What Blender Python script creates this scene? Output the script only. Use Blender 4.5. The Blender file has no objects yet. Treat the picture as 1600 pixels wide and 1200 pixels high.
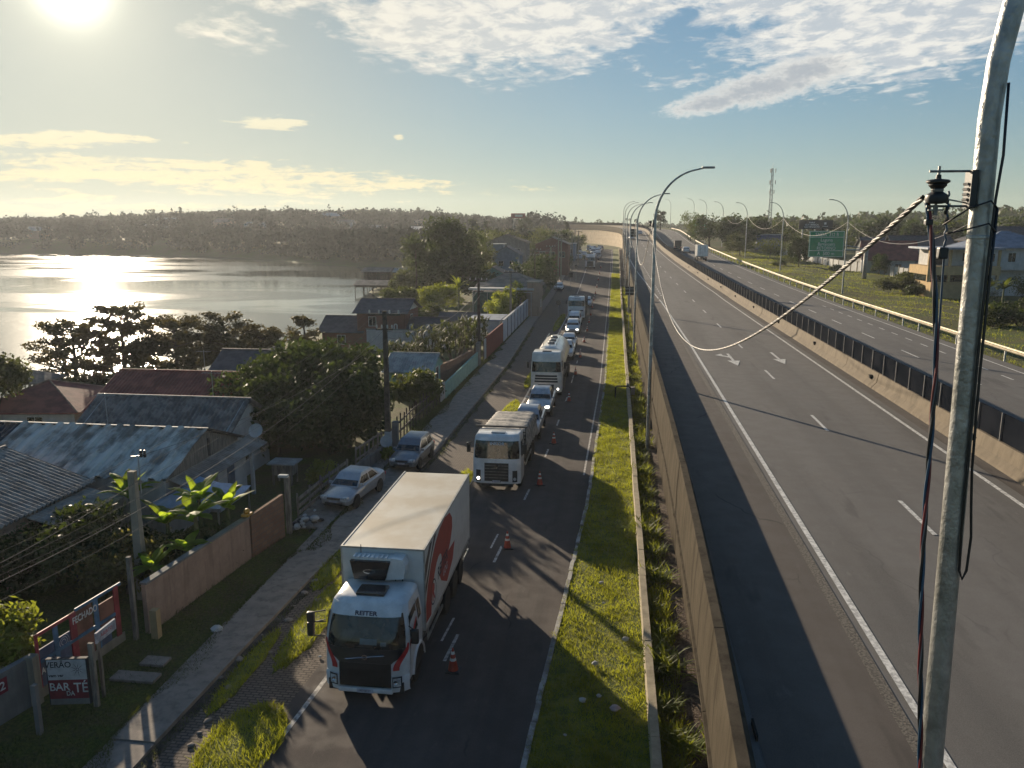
import bpy, bmesh, math, random
import numpy as np
from math import sin, cos, pi, radians, sqrt, atan2, exp
from mathutils import Vector, Matrix

SC = bpy.context.scene
COL = SC.collection
RND = random.Random(11)

# ------------------------------------------------------------ camera, sky, sun, exposure
CAMH = 13.4
cd = bpy.data.cameras.new('camera'); cam = bpy.data.objects.new('camera', cd); COL.objects.link(cam)
cam.location = (0, 0, CAMH)
cam.rotation_euler = (radians(90 - 11.222), 0, radians(7.245))
cd.sensor_width = 36; cd.lens = 28.125; cd.clip_start = .05; cd.clip_end = 9000
SC.camera = cam
SUN_AZ, SUN_EL = radians(-34.4), radians(13.7)
SDIR = Vector((sin(SUN_AZ) * cos(SUN_EL), cos(SUN_AZ) * cos(SUN_EL), sin(SUN_EL)))
ld = bpy.data.lights.new('sun', 'SUN'); ld.energy = 3.9; ld.angle = radians(.6); ld.color = (1.0, .83, .62)
lo = bpy.data.objects.new('sun', ld); COL.objects.link(lo)
lo.rotation_euler = SDIR.to_track_quat('Z', 'Y').to_euler()
SC.view_settings.view_transform = 'Standard'; SC.view_settings.look = 'None'
SC.view_settings.exposure = 1.2; SC.view_settings.gamma = 1.0
SC.cycles.max_bounces = 8; SC.cycles.volume_bounces = 0
SC.cycles.transparent_max_bounces = 12


class NT:
    """tiny node-graph helper"""
    def __init__(s, tree):
        s.t = tree; s.n = tree.nodes; s.l = tree.links
    def node(s, typ, **kw):
        n = s.n.new(typ)
        for k, v in kw.items():
            if k == 'i':
                for kk, vv in v.items():
                    s.set(n, kk, vv)
            else:
                setattr(n, k, v)
        return n
    def set(s, n, key, v):
        sock = n.inputs[key]
        if isinstance(v, bpy.types.NodeSocket):
            s.l.new(v, sock)
        else:
            if isinstance(v, (tuple, list)) and sock.type == 'RGBA' and len(v) == 3: v = (*v, 1)
            sock.default_value = v
    def math(s, op, a, b=None, c=None, clamp=False):
        n = s.node('ShaderNodeMath', operation=op, use_clamp=clamp)
        s.set(n, 0, a)
        if b is not None: s.set(n, 1, b)
        if c is not None: s.set(n, 2, c)
        return n.outputs[0]
    def mix(s, f, a, b, blend='MIX'):
        n = s.node('ShaderNodeMix', data_type='RGBA', blend_type=blend)
        s.set(n, 0, f); s.set(n, 6, a); s.set(n, 7, b)
        return n.outputs[2]
    def ramp(s, f, lo, hi, a=0., b=1., smooth=True):
        n = s.node('ShaderNodeMapRange', clamp=True)
        n.interpolation_type = 'SMOOTHSTEP' if smooth else 'LINEAR'
        s.set(n, 0, f); s.set(n, 1, lo); s.set(n, 2, hi); s.set(n, 3, a); s.set(n, 4, b)
        return n.outputs[0]
    def noise(s, vec, scale, detail=4., rough=.55, dist=0.):
        n = s.node('ShaderNodeTexNoise')
        if vec is not None: s.set(n, 'Vector', vec)
        s.set(n, 'Scale', scale); s.set(n, 'Detail', detail); s.set(n, 'Roughness', rough); s.set(n, 'Distortion', dist)
        return n.outputs[0]
    def mapping(s, vec, scale=(1, 1, 1), rot=(0, 0, 0), loc=(0, 0, 0)):
        n = s.node('ShaderNodeMapping'); s.set(n, 'Vector', vec)
        s.set(n, 'Scale', scale); s.set(n, 'Rotation', rot); s.set(n, 'Location', loc)
        return n.outputs[0]


def make_world():
    w = bpy.data.worlds.new('World'); SC.world = w; w.use_nodes = True
    T = NT(w.node_tree); T.n.clear()
    STR = .05
    sky = T.node('ShaderNodeTexSky', sky_type='NISHITA', sun_disc=False)
    sky.sun_elevation = SUN_EL; sky.sun_rotation = SUN_AZ
    sky.air_density = 1.0; sky.dust_density = 0.6; sky.ozone_density = 1.4; sky.altitude = 10
    tc = T.node('ShaderNodeTexCoord').outputs['Generated']
    nv = T.node('ShaderNodeVectorMath', operation='NORMALIZE'); T.set(nv, 0, tc); d = nv.outputs[0]
    sp = T.node('ShaderNodeSeparateXYZ'); T.set(sp, 0, d); x, y, z = sp.outputs
    az = T.math('MULTIPLY', T.math('ARCTAN2', x, y), 57.2958)
    el = T.math('MULTIPLY', T.math('ARCSINE', z), 57.2958)
    zz = T.math('ADD', T.math('MAXIMUM', z, 0.), .05)
    cb = T.node('ShaderNodeCombineXYZ'); T.set(cb, 0, T.math('DIVIDE', x, zz)); T.set(cb, 1, T.math('DIVIDE', y, zz))
    uv = cb.outputs[0]
    ca = T.node('ShaderNodeCombineXYZ'); T.set(ca, 0, az); T.set(ca, 1, el); ae = ca.outputs[0]

    def ell(a0, e0, ra, re, tilt=0.):
        m = T.mapping(ae, scale=(1, 1, 1), loc=(-a0, -e0, 0))
        m = T.mapping(m, rot=(0, 0, -radians(tilt)))
        m = T.mapping(m, scale=(1 / ra, 1 / re, 1))
        l = T.node('ShaderNodeVectorMath', operation='LENGTH'); T.set(l, 0, m)
        return T.ramp(l.outputs['Value'], 0.0, 1.25, 1., 0.)
    def mx(*a):
        r = a[0]
        for b in a[1:]: r = T.math('MAXIMUM', r, b)
        return r
    warp = T.noise(uv, .9, 3)
    big = T.noise(T.mapping(uv, scale=(1, .8, 1)), 1.1, 5, .6, .5)
    cell = T.noise(T.mapping(uv, scale=(1, .75, 1), rot=(0, 0, .5)), 7.0, 4, .6, .4)
    fine = T.noise(uv, 22., 3, .6)
    mask = mx(ell(-7., 13.6, 14.5, 5.4), ell(-13., 12.6, 9, 3.2, -6), ell(-4., 15.5, 20, 3.8), ell(17., 12.2, 16., 5.6, 4), ell(10., 14.5, 9, 4.),
              ell(18., 22., 34, 7), T.math('MULTIPLY', ell(-25.5, 12.2, 5., 2.2), .55), T.math('MULTIPLY', ell(-22, 14.0, 7., 1.6), .6),
              T.math('MULTIPLY', ell(4, 9.3, 7., 1.2), .5), T.math('MULTIPLY', ell(-12, 10.6, 6., 1.1, 10), .6))
    s = T.math('ADD', T.math('MULTIPLY', cell, .75), T.math('ADD', T.math('MULTIPLY', big, .5), T.math('MULTIPLY', fine, .12)))
    dens1 = T.ramp(T.math('ADD', s, T.math('MULTIPLY', mask, .62)), .89, 1.15)
    dens1 = T.math('MULTIPLY', dens1, T.ramp(mask, .05, .25))
    # low streaks on the left, warm
    st = T.noise(T.mapping(ae, scale=(.085, .9, 1), rot=(0, 0, .03)), 1.35, 6, .62, .6)
    sm = mx(ell(-27, 3.1, 24, 2.1, -2), T.math('MULTIPLY', ell(-36, 5.0, 11, 1.0, 2), 1.0), T.math('MULTIPLY', ell(-23, 6.6, 4.6, .75, 2), 1.1),
            T.math('MULTIPLY', ell(-14.9, 5.9, .8, .35), 1.), T.math('MULTIPLY', ell(-6, 2.5, 14, 1.), .5), T.math('MULTIPLY', ell(-40, 1.2, 30, 1.2), .8))
    puff = T.noise(T.mapping(ae, scale=(.45, 1.3, 1)), 1.6, 5, .65, .4)
    sd = T.math('ADD', T.math('ADD', T.math('MULTIPLY', st, .75), T.math('MULTIPLY', puff, .45)), T.math('MULTIPLY', sm, .36))
    dens2 = T.math('MULTIPLY', T.ramp(sd, .80, .93), T.ramp(sm, .03, .3))
    # the grey cloud with bright rim
    gm = mx(ell(9.3, 8.7, 6.4, 1.35, 9), ell(12, 9.6, 4.2, 1.2, 5), ell(6.0, 7.9, 4., .9, 8))
    gn = T.noise(T.mapping(ae, scale=(.5, 1., 1)), 2.2, 8, .72, .3)
    gs = T.math('ADD', gm, T.math('MULTIPLY', T.math('SUBTRACT', gn, .5), 1.5))
    dens3 = T.ramp(gs, .16, .70)
    core = T.ramp(gs, .34, 1.0)
    # colours
    dp = T.node('ShaderNodeVectorMath', operation='DOT_PRODUCT'); T.set(dp, 0, d); T.set(dp, 1, tuple(SDIR))
    sdot = T.math('MAXIMUM', dp.outputs['Value'], 0.)
    near = T.math('POWER', sdot, 10.)
    shade = T.ramp(T.noise(T.mapping(uv, loc=(.06, .05, 0), scale=(1, .75, 1), rot=(0, 0, .5)), 7.0, 5, .65, .4), .40, .60)
    cw = T.mix(shade, (.42, .405, .37), (.25, .27, .285))
    cw = T.mix(T.math('MULTIPLY', near, .5), cw, (.44, .39, .28))
    warm = T.mix(T.ramp(el, 1.5, 8.), (.47, .385, .22), (.44, .40, .28))
    cg = T.mix(core, (.37, .365, .34), (.195, .212, .228))
    k = 1 / STR
    def up(c): 
        n = T.node('ShaderNodeVectorMath', operation='SCALE'); T.set(n, 0, c); T.set(n, 'Scale', k); return n.outputs[0]
    # dust near the horizon: pale yellow-green band of the real sky
    hz = T.math('POWER', T.math('SUBTRACT', 1., T.math('MINIMUM', T.math('MAXIMUM', z, 0.), 1.)), 11.)
    dn = T.node('ShaderNodeVectorMath', operation='MULTIPLY_ADD'); T.set(dn, 0, sky.outputs[0]); T.set(dn, 1, (STR / .44,) * 3); T.set(dn, 2, (1., 1., 1.))
    dv = T.node('ShaderNodeVectorMath', operation='DIVIDE'); T.set(dv, 0, sky.outputs[0]); T.set(dv, 1, dn.outputs[0])
    d0 = T.node('ShaderNodeVectorMath', operation='DOT_PRODUCT'); T.set(d0, 0, d); T.set(d0, 1, tuple(SDIR))
    base = T.mix(1., dv.outputs[0], T.mix(T.math('POWER', T.math('MAXIMUM', d0.outputs['Value'], 0.), 9.), (.62, .98, 1.30), (.74, .82, .82)), 'MULTIPLY')
    hb = T.mix(near, (.235, .255, .185), (.28, .26, .175))
    c = T.mix(T.math('MULTIPLY', hz, .62), base, up(hb))
    c = T.mix(T.math('MULTIPLY', dens1, .86), c, up(cw))
    c = T.mix(T.math('MULTIPLY', dens2, .72), c, up(warm))
    c = T.mix(T.math('MULTIPLY', dens3, .92), c, up(cg))
    def glow(p, a, col):
        g = T.math('MULTIPLY', T.math('POWER', sdot, p), a * k)
        n = T.node('ShaderNodeVectorMath', operation='SCALE'); T.set(n, 0, col); T.set(n, 'Scale', g); return n.outputs[0]
    for p_, a_, col_ in ((2600., .8, (1, .93, .72)), (420., .11, (1, .88, .60)), (70., .03, (1, .87, .60)), (12., .008, (1, .86, .58))):
        n = T.node('ShaderNodeVectorMath', operation='ADD'); T.set(n, 0, c); T.set(n, 1, glow(p_, a_, col_)); c = n.outputs[0]
    bg = T.node('ShaderNodeBackground'); T.set(bg, 'Color', c); T.set(bg, 'Strength', STR)
    out = T.node('ShaderNodeOutputWorld'); T.l.new(bg.outputs[0], out.inputs[0])
make_world()

# ------------------------------------------------------------ materials
MATS = {}
def mat(name, col, rough=.7, metal=0., var=.18, scale=3., bump=0., bscale=30., col2=None, stretch=(1, 1, 1), spec=.5, emit=None, coat=0., trans=0., tcol=None, speck=0., fac=(.38, .62)):
    if name in MATS: return MATS[name]
    m = bpy.data.materials.new(name); m.use_nodes = True; MATS[name] = m
    T = NT(m.node_tree); bs = T.n['Principled BSDF']
    tc = T.node('ShaderNodeTexCoord').outputs['Object']
    v = T.mapping(tc, scale=stretch) if stretch != (1, 1, 1) else tc
    a = tuple(c * (1 - var) for c in col); b = tuple(min(1, c * (1 + var)) for c in col) if col2 is None else col2
    if col2 is not None: a = col
    f = T.ramp(T.noise(v, scale, 5, .6), fac[0], fac[1])
    c = T.mix(f, a, b)
    if speck:
        c = T.mix(T.math('MULTIPLY', T.ramp(T.noise(tc, bscale * 1.7, 2, .5), .55, .75), speck), c, tuple(min(1, q * 2.2) for q in b))
    T.set(bs, 'Base Color', c)
    T.set(bs, 'Roughness', rough); T.set(bs, 'Metallic', metal); T.set(bs, 'Specular IOR Level', spec)
    if coat: T.set(bs, 'Coat Weight', coat); T.set(bs, 'Coat Roughness', .08)
    if bump:
        bn = T.node('ShaderNodeBump'); T.set(bn, 'Strength', bump); T.set(bn, 'Distance', .05)
        T.set(bn, 'Height', T.noise(v, bscale, 4, .6)); T.l.new(bn.outputs[0], bs.inputs['Normal'])
    if emit:
        T.set(bs, 'Emission Color', emit[0]); T.set(bs, 'Emission Strength', emit[1])
    if trans:
        out = T.n['Material Output']
        tr = T.node('ShaderNodeBsdfTranslucent'); T.set(tr, 'Color', T.mix(f, tuple(q * .7 for q in tcol), tcol))
        ms = T.node('ShaderNodeMixShader'); T.set(ms, 0, trans)
        T.l.new(bs.outputs[0], ms.inputs[1]); T.l.new(tr.outputs[0], ms.inputs[2]); T.l.new(ms.outputs[0], out.inputs[0])
    return m

def leafmat(name, col, tcol, trans=.4, scale=.6):
    return mat(name, tuple(c * .6 for c in col), rough=.6, col2=tuple(c * 1.35 for c in col), scale=scale, trans=trans, tcol=tcol, spec=.3)

# ------------------------------------------------------------ mesh builder
class MB:
    def __init__(s): s.v = []; s.f = []; s.m = []; s.cur = 0
    def add(s, vs, fs):
        b = len(s.v); s.v.extend(vs)
        for f in fs: s.f.append(tuple(i + b for i in f)); s.m.append(s.cur)
        return b
    def quad(s, a, b, c, d): s.add([a, b, c, d], [(0, 1, 2, 3)]); return s
    def poly(s, pts): s.add(list(pts), [tuple(range(len(pts)))]); return s
    def box(s, x0, x1, y0, y1, z0, z1):
        vs = [(x, y, z) for z in (z0, z1) for y in (y0, y1) for x in (x0, x1)]
        s.add(vs, [(0, 2, 3, 1), (4, 5, 7, 6), (0, 1, 5, 4), (2, 6, 7, 3), (0, 4, 6, 2), (1, 3, 7, 5)]); return s
    def rbox(s, x0, x1, y0, y1, z0, z1, c=.03):
        cx, cy, cz = (x0 + x1) / 2, (y0 + y1) / 2, (z0 + z1) / 2
        hx, hy, hz = (x1 - x0) / 2, (y1 - y0) / 2, (z1 - z0) / 2
        c = min(c, hx * .9, hy * .9, hz * .9)
        bm = bmesh.new(); bmesh.ops.create_cube(bm, size=2)
        for v in bm.verts: v.co = Vector((cx + v.co.x * hx, cy + v.co.y * hy, cz + v.co.z * hz))
        bmesh.ops.bevel(bm, geom=bm.edges[:], offset=c, segments=2, affect='EDGES', profile=.6)
        bm.verts.index_update()
        s.add([tuple(v.co) for v in bm.verts], [tuple(v.index for v in f.verts) for f in bm.faces]); bm.free(); return s
    def tube(s, path, r, n=6, cap=True):
        P = [Vector(p) for p in path]; rs = r if isinstance(r, (list, tuple)) else [r] * len(P)
        rings = []; prev = None
        for i, p in enumerate(P):
            t = (P[min(i + 1, len(P) - 1)] - P[max(i - 1, 0)])
            if t.length < 1e-9: t = Vector((0, 0, 1))
            t.normalize()
            if prev is None:
                u = t.cross(Vector((0, 0, 1)) if abs(t.z) < .9 else Vector((1, 0, 0))).normalized()
            else:
                u = (prev - t * prev.dot(t)).normalized()
            prev = u; w = t.cross(u)
            rings.append([tuple(p + (u * cos(2 * pi * k / n) + w * sin(2 * pi * k / n)) * rs[i]) for k in range(n)])
        s.loft(rings, cap); return s
    def loft(s, rings, cap=True, closed=True):
        n = len(rings[0]); b = len(s.v)
        for r in rings: s.v.extend([tuple(p) for p in r])
        for i in range(len(rings) - 1):
            for k in range(n if closed else n - 1):
                k2 = (k + 1) % n
                s.f.append((b + i * n + k, b + i * n + k2, b + (i + 1) * n + k2, b + (i + 1) * n + k)); s.m.append(s.cur)
        if cap and closed:
            s.f.append(tuple(b + k for k in reversed(range(n)))); s.m.append(s.cur)
            s.f.append(tuple(b + (len(rings) - 1) * n + k for k in range(n))); s.m.append(s.cur)
        return s
    def prism(s, pts, axis, a0, a1):
        """extrude a 2D outline along an axis; pts are the two other coordinates in order"""
        def mk(p, a):
            return (a, p[0], p[1]) if axis == 'x' else (p[0], a, p[1]) if axis == 'y' else (p[0], p[1], a)
        s.loft([[mk(p, a0) for p in pts], [mk(p, a1) for p in pts]]); return s
    def lathe(s, prof, c=(0, 0, 0), n=16, axis='z'):
        rings = []
        for r, h in prof:
            ring = []
            for k in range(n):
                a = 2 * pi * k / n; u, w = r * cos(a), r * sin(a)
                ring.append((c[0] + u, c[1] + w, c[2] + h) if axis == 'z' else (c[0] + h, c[1] + u, c[2] + w) if axis == 'x' else (c[0] + u, c[1] + h, c[2] + w))
            rings.append(ring)
        s.loft(rings); return s
    def ell(s, c, rx, ry, rz, n=10, m=6, jit=0., rnd=None):
        rings = []
        for i in range(m + 1):
            th = pi * (i + (.02 if i == 0 else -.02 if i == m else 0)) / m
            rings.append([(c[0] + rx * sin(th) * cos(2 * pi * k / n) * (1 + (rnd.uniform(-jit, jit) if rnd else 0)),
                           c[1] + ry * sin(th) * sin(2 * pi * k / n) * (1 + (rnd.uniform(-jit, jit) if rnd else 0)),
                           c[2] + rz * cos(th)) for k in range(n)])
        s.loft(rings); return s
    def xf(s, M, start=0):
        for i in range(start, len(s.v)): s.v[i] = tuple(M @ Vector(s.v[i]))
        return s
    SEP = {'red_stripe', 'drain_notch', 'drain_slot', 'fuel_tank', 'manhole_lid', 'stilts', 'wall_pillars', 'tail_light', 'insulators', 'side_guard', 'mudguard', 'gable_wall', 'roof_hoop', 'hose', 'grille_bar', 'panel_joint', 'gate_frame', 'gate_panel', 'pillar', 'knots'}
    def parts(s):
        p = list(range(len(s.v)))
        def fd(i):
            while p[i] != i: p[i] = p[p[i]]; i = p[i]
            return i
        for f in s.f:
            a = fd(f[0])
            for i in f[1:]:
                b = fd(i)
                if b != a: p[b] = a
        g = {}
        for f, m in zip(s.f, s.m): g.setdefault(fd(f[0]), []).append((f, m))
        out = []
        for fs in g.values():
            ids = sorted({i for f, _ in fs for i in f}); mp = {i: k for k, i in enumerate(ids)}; q = MB(); q.v = [s.v[i] for i in ids]; q.f = [tuple(mp[i] for i in f) for f, _ in fs]; q.m = [m for _, m in fs]; out.append(q)
        return out
    def build(s, name, mats, parent=None, smooth=False, loc=None, one=False):
        if name in MB.SEP and parent is not None and not one:
            nm = {'stilts': 'stilt', 'wall_pillars': 'wall_pillar', 'insulators': 'insulator', 'knots': 'knot'}.get(name, name); r = None
            for q in s.parts()[:100]: r = q.build(nm, mats, parent, smooth, loc, True)
            return r
        me = bpy.data.meshes.new(name); me.from_pydata(s.v, [], s.f)
        if not isinstance(mats, (list, tuple)): mats = [mats]
        for m in mats: me.materials.append(m)
        if len(mats) > 1: me.polygons.foreach_set('material_index', s.m)
        bm = bmesh.new(); bm.from_mesh(me); bmesh.ops.recalc_face_normals(bm, faces=bm.faces); bm.to_mesh(me); bm.free()
        if smooth:
            me.polygons.foreach_set('use_smooth', [True] * len(me.polygons))
            if smooth != 'all':
                try: me.set_sharp_from_angle(angle=radians(35))
                except Exception: pass
        me.update()
        o = bpy.data.objects.new(name, me); COL.objects.link(o)
        if parent is not None: o.parent = parent
        if loc: o.location = loc
        return o

def mesh_np(name, V, F, m, parent=None, loc=None):
    """fast quad mesh from numpy arrays"""
    me = bpy.data.meshes.new(name); nv, nf = len(V), len(F); k = F.shape[1]
    me.vertices.add(nv); me.vertices.foreach_set('co', V.astype(np.float32).ravel())
    me.loops.add(nf * k); me.loops.foreach_set('vertex_index', F.astype(np.int32).ravel())
    me.polygons.add(nf); me.polygons.foreach_set('loop_start', (np.arange(nf) * k).astype(np.int32))
    me.polygons.foreach_set('loop_total', np.full(nf, k, dtype=np.int32))
    me.materials.append(m); me.update(calc_edges=True)
    o = bpy.data.objects.new(name, me); COL.objects.link(o)
    if parent is not None: o.parent = parent
    if loc: o.location = loc
    return o

def thing(name, label, cat, loc=(0, 0, 0), rz=0., group=None):
    o = bpy.data.objects.new(name, None); COL.objects.link(o); o.empty_display_size = .3
    o.location = loc; o.rotation_euler = (0, 0, rz); o['label'] = label; o['category'] = cat
    if group: o['group'] = group
    return o
def tag(o, label, cat, group=None, kind=None):
    o['label'] = label; o['category'] = cat
    if group: o['group'] = group
    if kind: o['kind'] = kind
    return o
def struct(o): o['kind'] = 'structure'; return o
def copy_tree(o, parent=None):
    c = o.copy(); COL.objects.link(c)
    if parent is not None: c.parent = parent
    for ch in o.children: copy_tree(ch, c)
    return c
def dup(o, loc, rz=None, label=None, scale=None, group=None):
    c = copy_tree(o); c.location = loc
    if rz is not None: c.rotation_euler = (0, 0, rz)
    if scale is not None: c.scale = scale if isinstance(scale, (tuple, list)) else (scale,) * 3
    if label: c['label'] = label
    if group: c['group'] = group
    return c
def text_mesh(s, size, bold=0.0, xs=1.0, extrude=0.0):
    cu = bpy.data.curves.new('t', 'FONT'); cu.body = s; cu.size = size; cu.align_x = 'CENTER'; cu.align_y = 'CENTER'
    cu.offset = bold; cu.extrude = extrude; cu.resolution_u = 3
    o = bpy.data.objects.new('t', cu); COL.objects.link(o)
    bpy.context.view_layer.update()
    dg = bpy.context.evaluated_depsgraph_get()
    me = bpy.data.meshes.new_from_object(o.evaluated_get(dg))
    vs = [(v.co.x * xs, v.co.y, v.co.z) for v in me.vertices]; fs = [tuple(p.vertices) for p in me.polygons]
    bpy.data.objects.remove(o); bpy.data.curves.remove(cu); bpy.data.meshes.remove(me)
    return vs, fs
def put_text(name, s, size, M, m, parent=None, bold=0., xs=1.):
    vs, fs = text_mesh(s, size, bold, xs)
    b = MB(); b.add([tuple(M @ Vector(v)) for v in vs], fs)
    return b.build(name, m, parent)
def basis(o, xdir, ydir):
    """matrix that places the local XY plane at o with given world axes"""
    X = Vector(xdir).normalized(); Y = Vector(ydir).normalized(); Z = X.cross(Y)
    M = Matrix.Identity(4)
    for i in range(3): M[i][0] = X[i]; M[i][1] = Y[i]; M[i][2] = Z[i]; M[i][3] = o[i]
    return M

def interp(tab):
    xs = [t[0] for t in tab]; ys = [t[1] for t in tab]
    return lambda q: float(np.interp(q, xs, ys))
# ------------------------------------------------------------ ground heights and road lines (X right, Y along the road)
gz = interp([(-60, 0), (120, 0), (140, .25), (165, .9), (190, 2.0), (215, 3.0), (245, 4.1), (270, 4.5), (300, 4.7), (420, 4.8), (600, 6), (900, 5)])
hz = interp([(-60, 4.5), (100, 4.5), (120, 4.7), (140, 5.05), (160, 5.5), (180, 6.0), (215, 7.0), (250, 8.3), (290, 10.2), (330, 11.6), (370, 12.5), (420, 12.9), (520, 13.0), (900, 12.5)])
def curve(y):
    return 0. if y < 305 else -((y - 305) ** 2) / 430.
def curve_d(y):
    return 0. if y < 305 else -(y - 305) / 215.
narrow = interp([(0, 0), (110, 0), (140, -.6), (175, -1.5), (215, -2.3), (260, -2.8), (900, -2.8)])
Ledge = interp([(-30, -8.8), (15, -8.7), (21, -8.3), (40, -7.3), (60, -6.75), (180, -7.0), (270, -7.4), (400, -8)])
Kedge = interp([(-30, -2.4), (15, -2.15), (22, -1.85), (28, -1.55), (38, -1.1), (68, -.65), (150, -.65), (400, -.8)])
Gut = interp([(-30, -11.6), (18, -11.3), (27, -11.0), (45, -10.0), (76, -9.8), (115, -10.7), (220, -11.2), (400, -12)])
SH = interp([(-60, -46), (40, -46), (58, -48), (66, -47), (71, -38.5), (80, -36.5), (95, -36.5), (113, -36.5), (138, -38.5), (150, -40.5), (162, -44), (175, -50), (196, -53), (234, -61), (269, -74), (301, -113), (345, -157), (385, -227), (402, -330), (412, -900), (425, -2500), (430, -9000)])
ZW = -1.3
def smooth(a, b, x):
    t = min(1, max(0, (x - a) / (b - a))); return t * t * (3 - 2 * t)
def hills(x, y):
    h = 0
    for cx_, cy_, sx, sy, a in ((-300, 640, 130, 120, 10), (-150, 600, 90, 110, 7), (-520, 800, 220, 160, 8), (-430, 520, 160, 60, 3), (-210, 500, 90, 60, 5), (260, 460, 110, 100, 9), (120, 520, 140, 110, 3), (-60, 800, 200, 120, 2), (-900, 900, 300, 300, 5)):
        h += a * exp(-((x - cx_) / sx) ** 2 - ((y - cy_) / sy) ** 2)
    return h
def ground(x, y):
    xl = 2.83 + curve(y)
    side = max(-1e9, y)
    left = gz(y)
    s = SH(y)
    # shore slope
    inland = x - s
    base = -1.0 + (left + 1.0) * smooth(-2, 26, inland) if inland < 26 else left
    if inland < 0: base = -1.0 - 3.0 * smooth(0, 25, -inland)
    if inland > 0 and y > 380: base = max(base, -.6)
    if x > xl and y < 900:
        r = hz(y) - .45
        f = smooth(420, 520, y)
        rr = r * (1 - f) + (6.5) * f
        far = 4.2 if y < 120 else 4.2 + (rr - 4.2) * .55
        d = x - curve(y)
        base = rr + (far - rr) * smooth(28, 60, d)
        if d > 29 and y < 240: base += .25 * sin(d * .45) * cos(y * .21) + .12 * sin(y * .6 + d)
    elif y > 380:
        base = base * (1 - smooth(380, 500, y)) + (smooth(0, 140, inland) * 6.0 - .8) * smooth(380, 500, y) if inland > 0 else base
    return base + (hills(x, y) if inland > 0 else 0)

def grid_mesh(name, xs, ys, fn, m):
    V = np.array([(x, y, fn(x, y)) for y in ys for x in xs], dtype=float)
    nx = len(xs); F = []
    for j in range(len(ys) - 1):
        for i in range(nx - 1):
            a = j * nx + i; F.append((a, a + 1, a + nx + 1, a + nx))
    o = mesh_np(name, V, np.array(F), m); o.data.polygons.foreach_set('use_smooth', [True] * len(F)); return o

# ---- materials of the setting
def ground_mat():
    m = bpy.data.materials.new('ground_soil_grass'); m.use_nodes = True; T = NT(m.node_tree); bs = T.n['Principled BSDF']
    g = T.node('ShaderNodeNewGeometry').outputs['Position']
    a = T.ramp(T.noise(g, .16, 6, .65), .40, .62); b = T.ramp(T.noise(g, .9, 5, .65), .42, .64); c_ = T.ramp(T.noise(g, 9., 3, .6), .3, .7)
    gr = T.mix(c_, (.040, .062, .010), (.095, .130, .018))
    dirt = T.mix(c_, (.060, .046, .027), (.11, .085, .052))
    dry = T.mix(c_, (.07, .07, .025), (.12, .11, .04))
    c = T.mix(a, gr, dry); c = T.mix(T.math('MULTIPLY', b, .55), c, dirt)
    T.set(bs, 'Base Color', c); T.set(bs, 'Roughness', .9); T.set(bs, 'Specular IOR Level', .2)
    bn = T.node('ShaderNodeBump'); T.set(bn, 'Strength', .7); T.set(bn, 'Distance', .12)
    T.set(bn, 'Height', T.noise(g, 6., 6, .7)); T.l.new(bn.outputs[0], bs.inputs['Normal'])
    return m
def asphalt(name, col, warm, crack=.6, seed=0., patch=.5):
    m = bpy.data.materials.new(name); m.use_nodes = True; T = NT(m.node_tree); bs = T.n['Principled BSDF']
    g = T.mapping(T.node('ShaderNodeNewGeometry').outputs['Position'], loc=(seed, seed, 0))
    big = T.ramp(T.noise(T.mapping(g, scale=(.5, .035, 1)), 1.2, 4, .55), .35, .65)      # wheel tracks, long patches
    trk = T.ramp(T.noise(T.mapping(g, scale=(1.3, .012, 1)), 1., 3, .5), .35, .65)
    med = T.ramp(T.noise(g, 1.1, 5, .65), .35, .65)
    fin = T.ramp(T.noise(g, 55., 2, .6), .3, .7)
    dark = tuple(q * .64 for q in col)
    c = T.mix(big, dark, col); c = T.mix(T.math('MULTIPLY', trk, patch), c, warm)
    c = T.mix(T.math('MULTIPLY', med, .3), c, tuple(q * .75 for q in col))
    c = T.mix(T.math('MULTIPLY', fin, .28), c, tuple(min(1, q * 1.9) for q in col))
    vo = T.node('ShaderNodeTexVoronoi', feature='DISTANCE_TO_EDGE'); T.set(vo, 'Scale', .19)
    T.set(vo, 'Vector', T.mapping(T.node('ShaderNodeVectorMath', operation='ADD', i={0: g, 1: T.node('ShaderNodeTexNoise', i={'Scale': .7, 'Vector': g}).outputs['Color']}).outputs[0], scale=(1, .45, 1)))
    cr = T.math('MULTIPLY', T.ramp(vo.outputs['Distance'], .0, .007, 1., 0.), T.ramp(T.noise(g, .22, 2), .52, .60))
    c = T.mix(T.math('MULTIPLY', cr, crack), c, (.02, .019, .018))
    oil = T.math('MULTIPLY', T.ramp(T.noise(T.mapping(g, scale=(.55, .10, 1)), 2.1, 3, .6), .60, .72), .45)
    c = T.mix(oil, c, tuple(q * .45 for q in col))
    gr_ = T.math('MULTIPLY', T.ramp(T.noise(T.mapping(g, scale=(1, .3, 1), loc=(9, 4, 0)), 3.2, 5, .7), .60, .78), .35)
    c = T.mix(gr_, c, tuple(min(1, q * 1.7) for q in warm))
    T.set(bs, 'Base Color', c); T.set(bs, 'Roughness', T.ramp(med, 0, 1, .80, .94)); T.set(bs, 'Specular IOR Level', .2)
    bn = T.node('ShaderNodeBump'); T.set(bn, 'Strength', .35); T.set(bn, 'Distance', .012)
    T.set(bn, 'Height', T.noise(g, 70., 3, .7)); T.l.new(bn.outputs[0], bs.inputs['Normal'])
    return m
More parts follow.
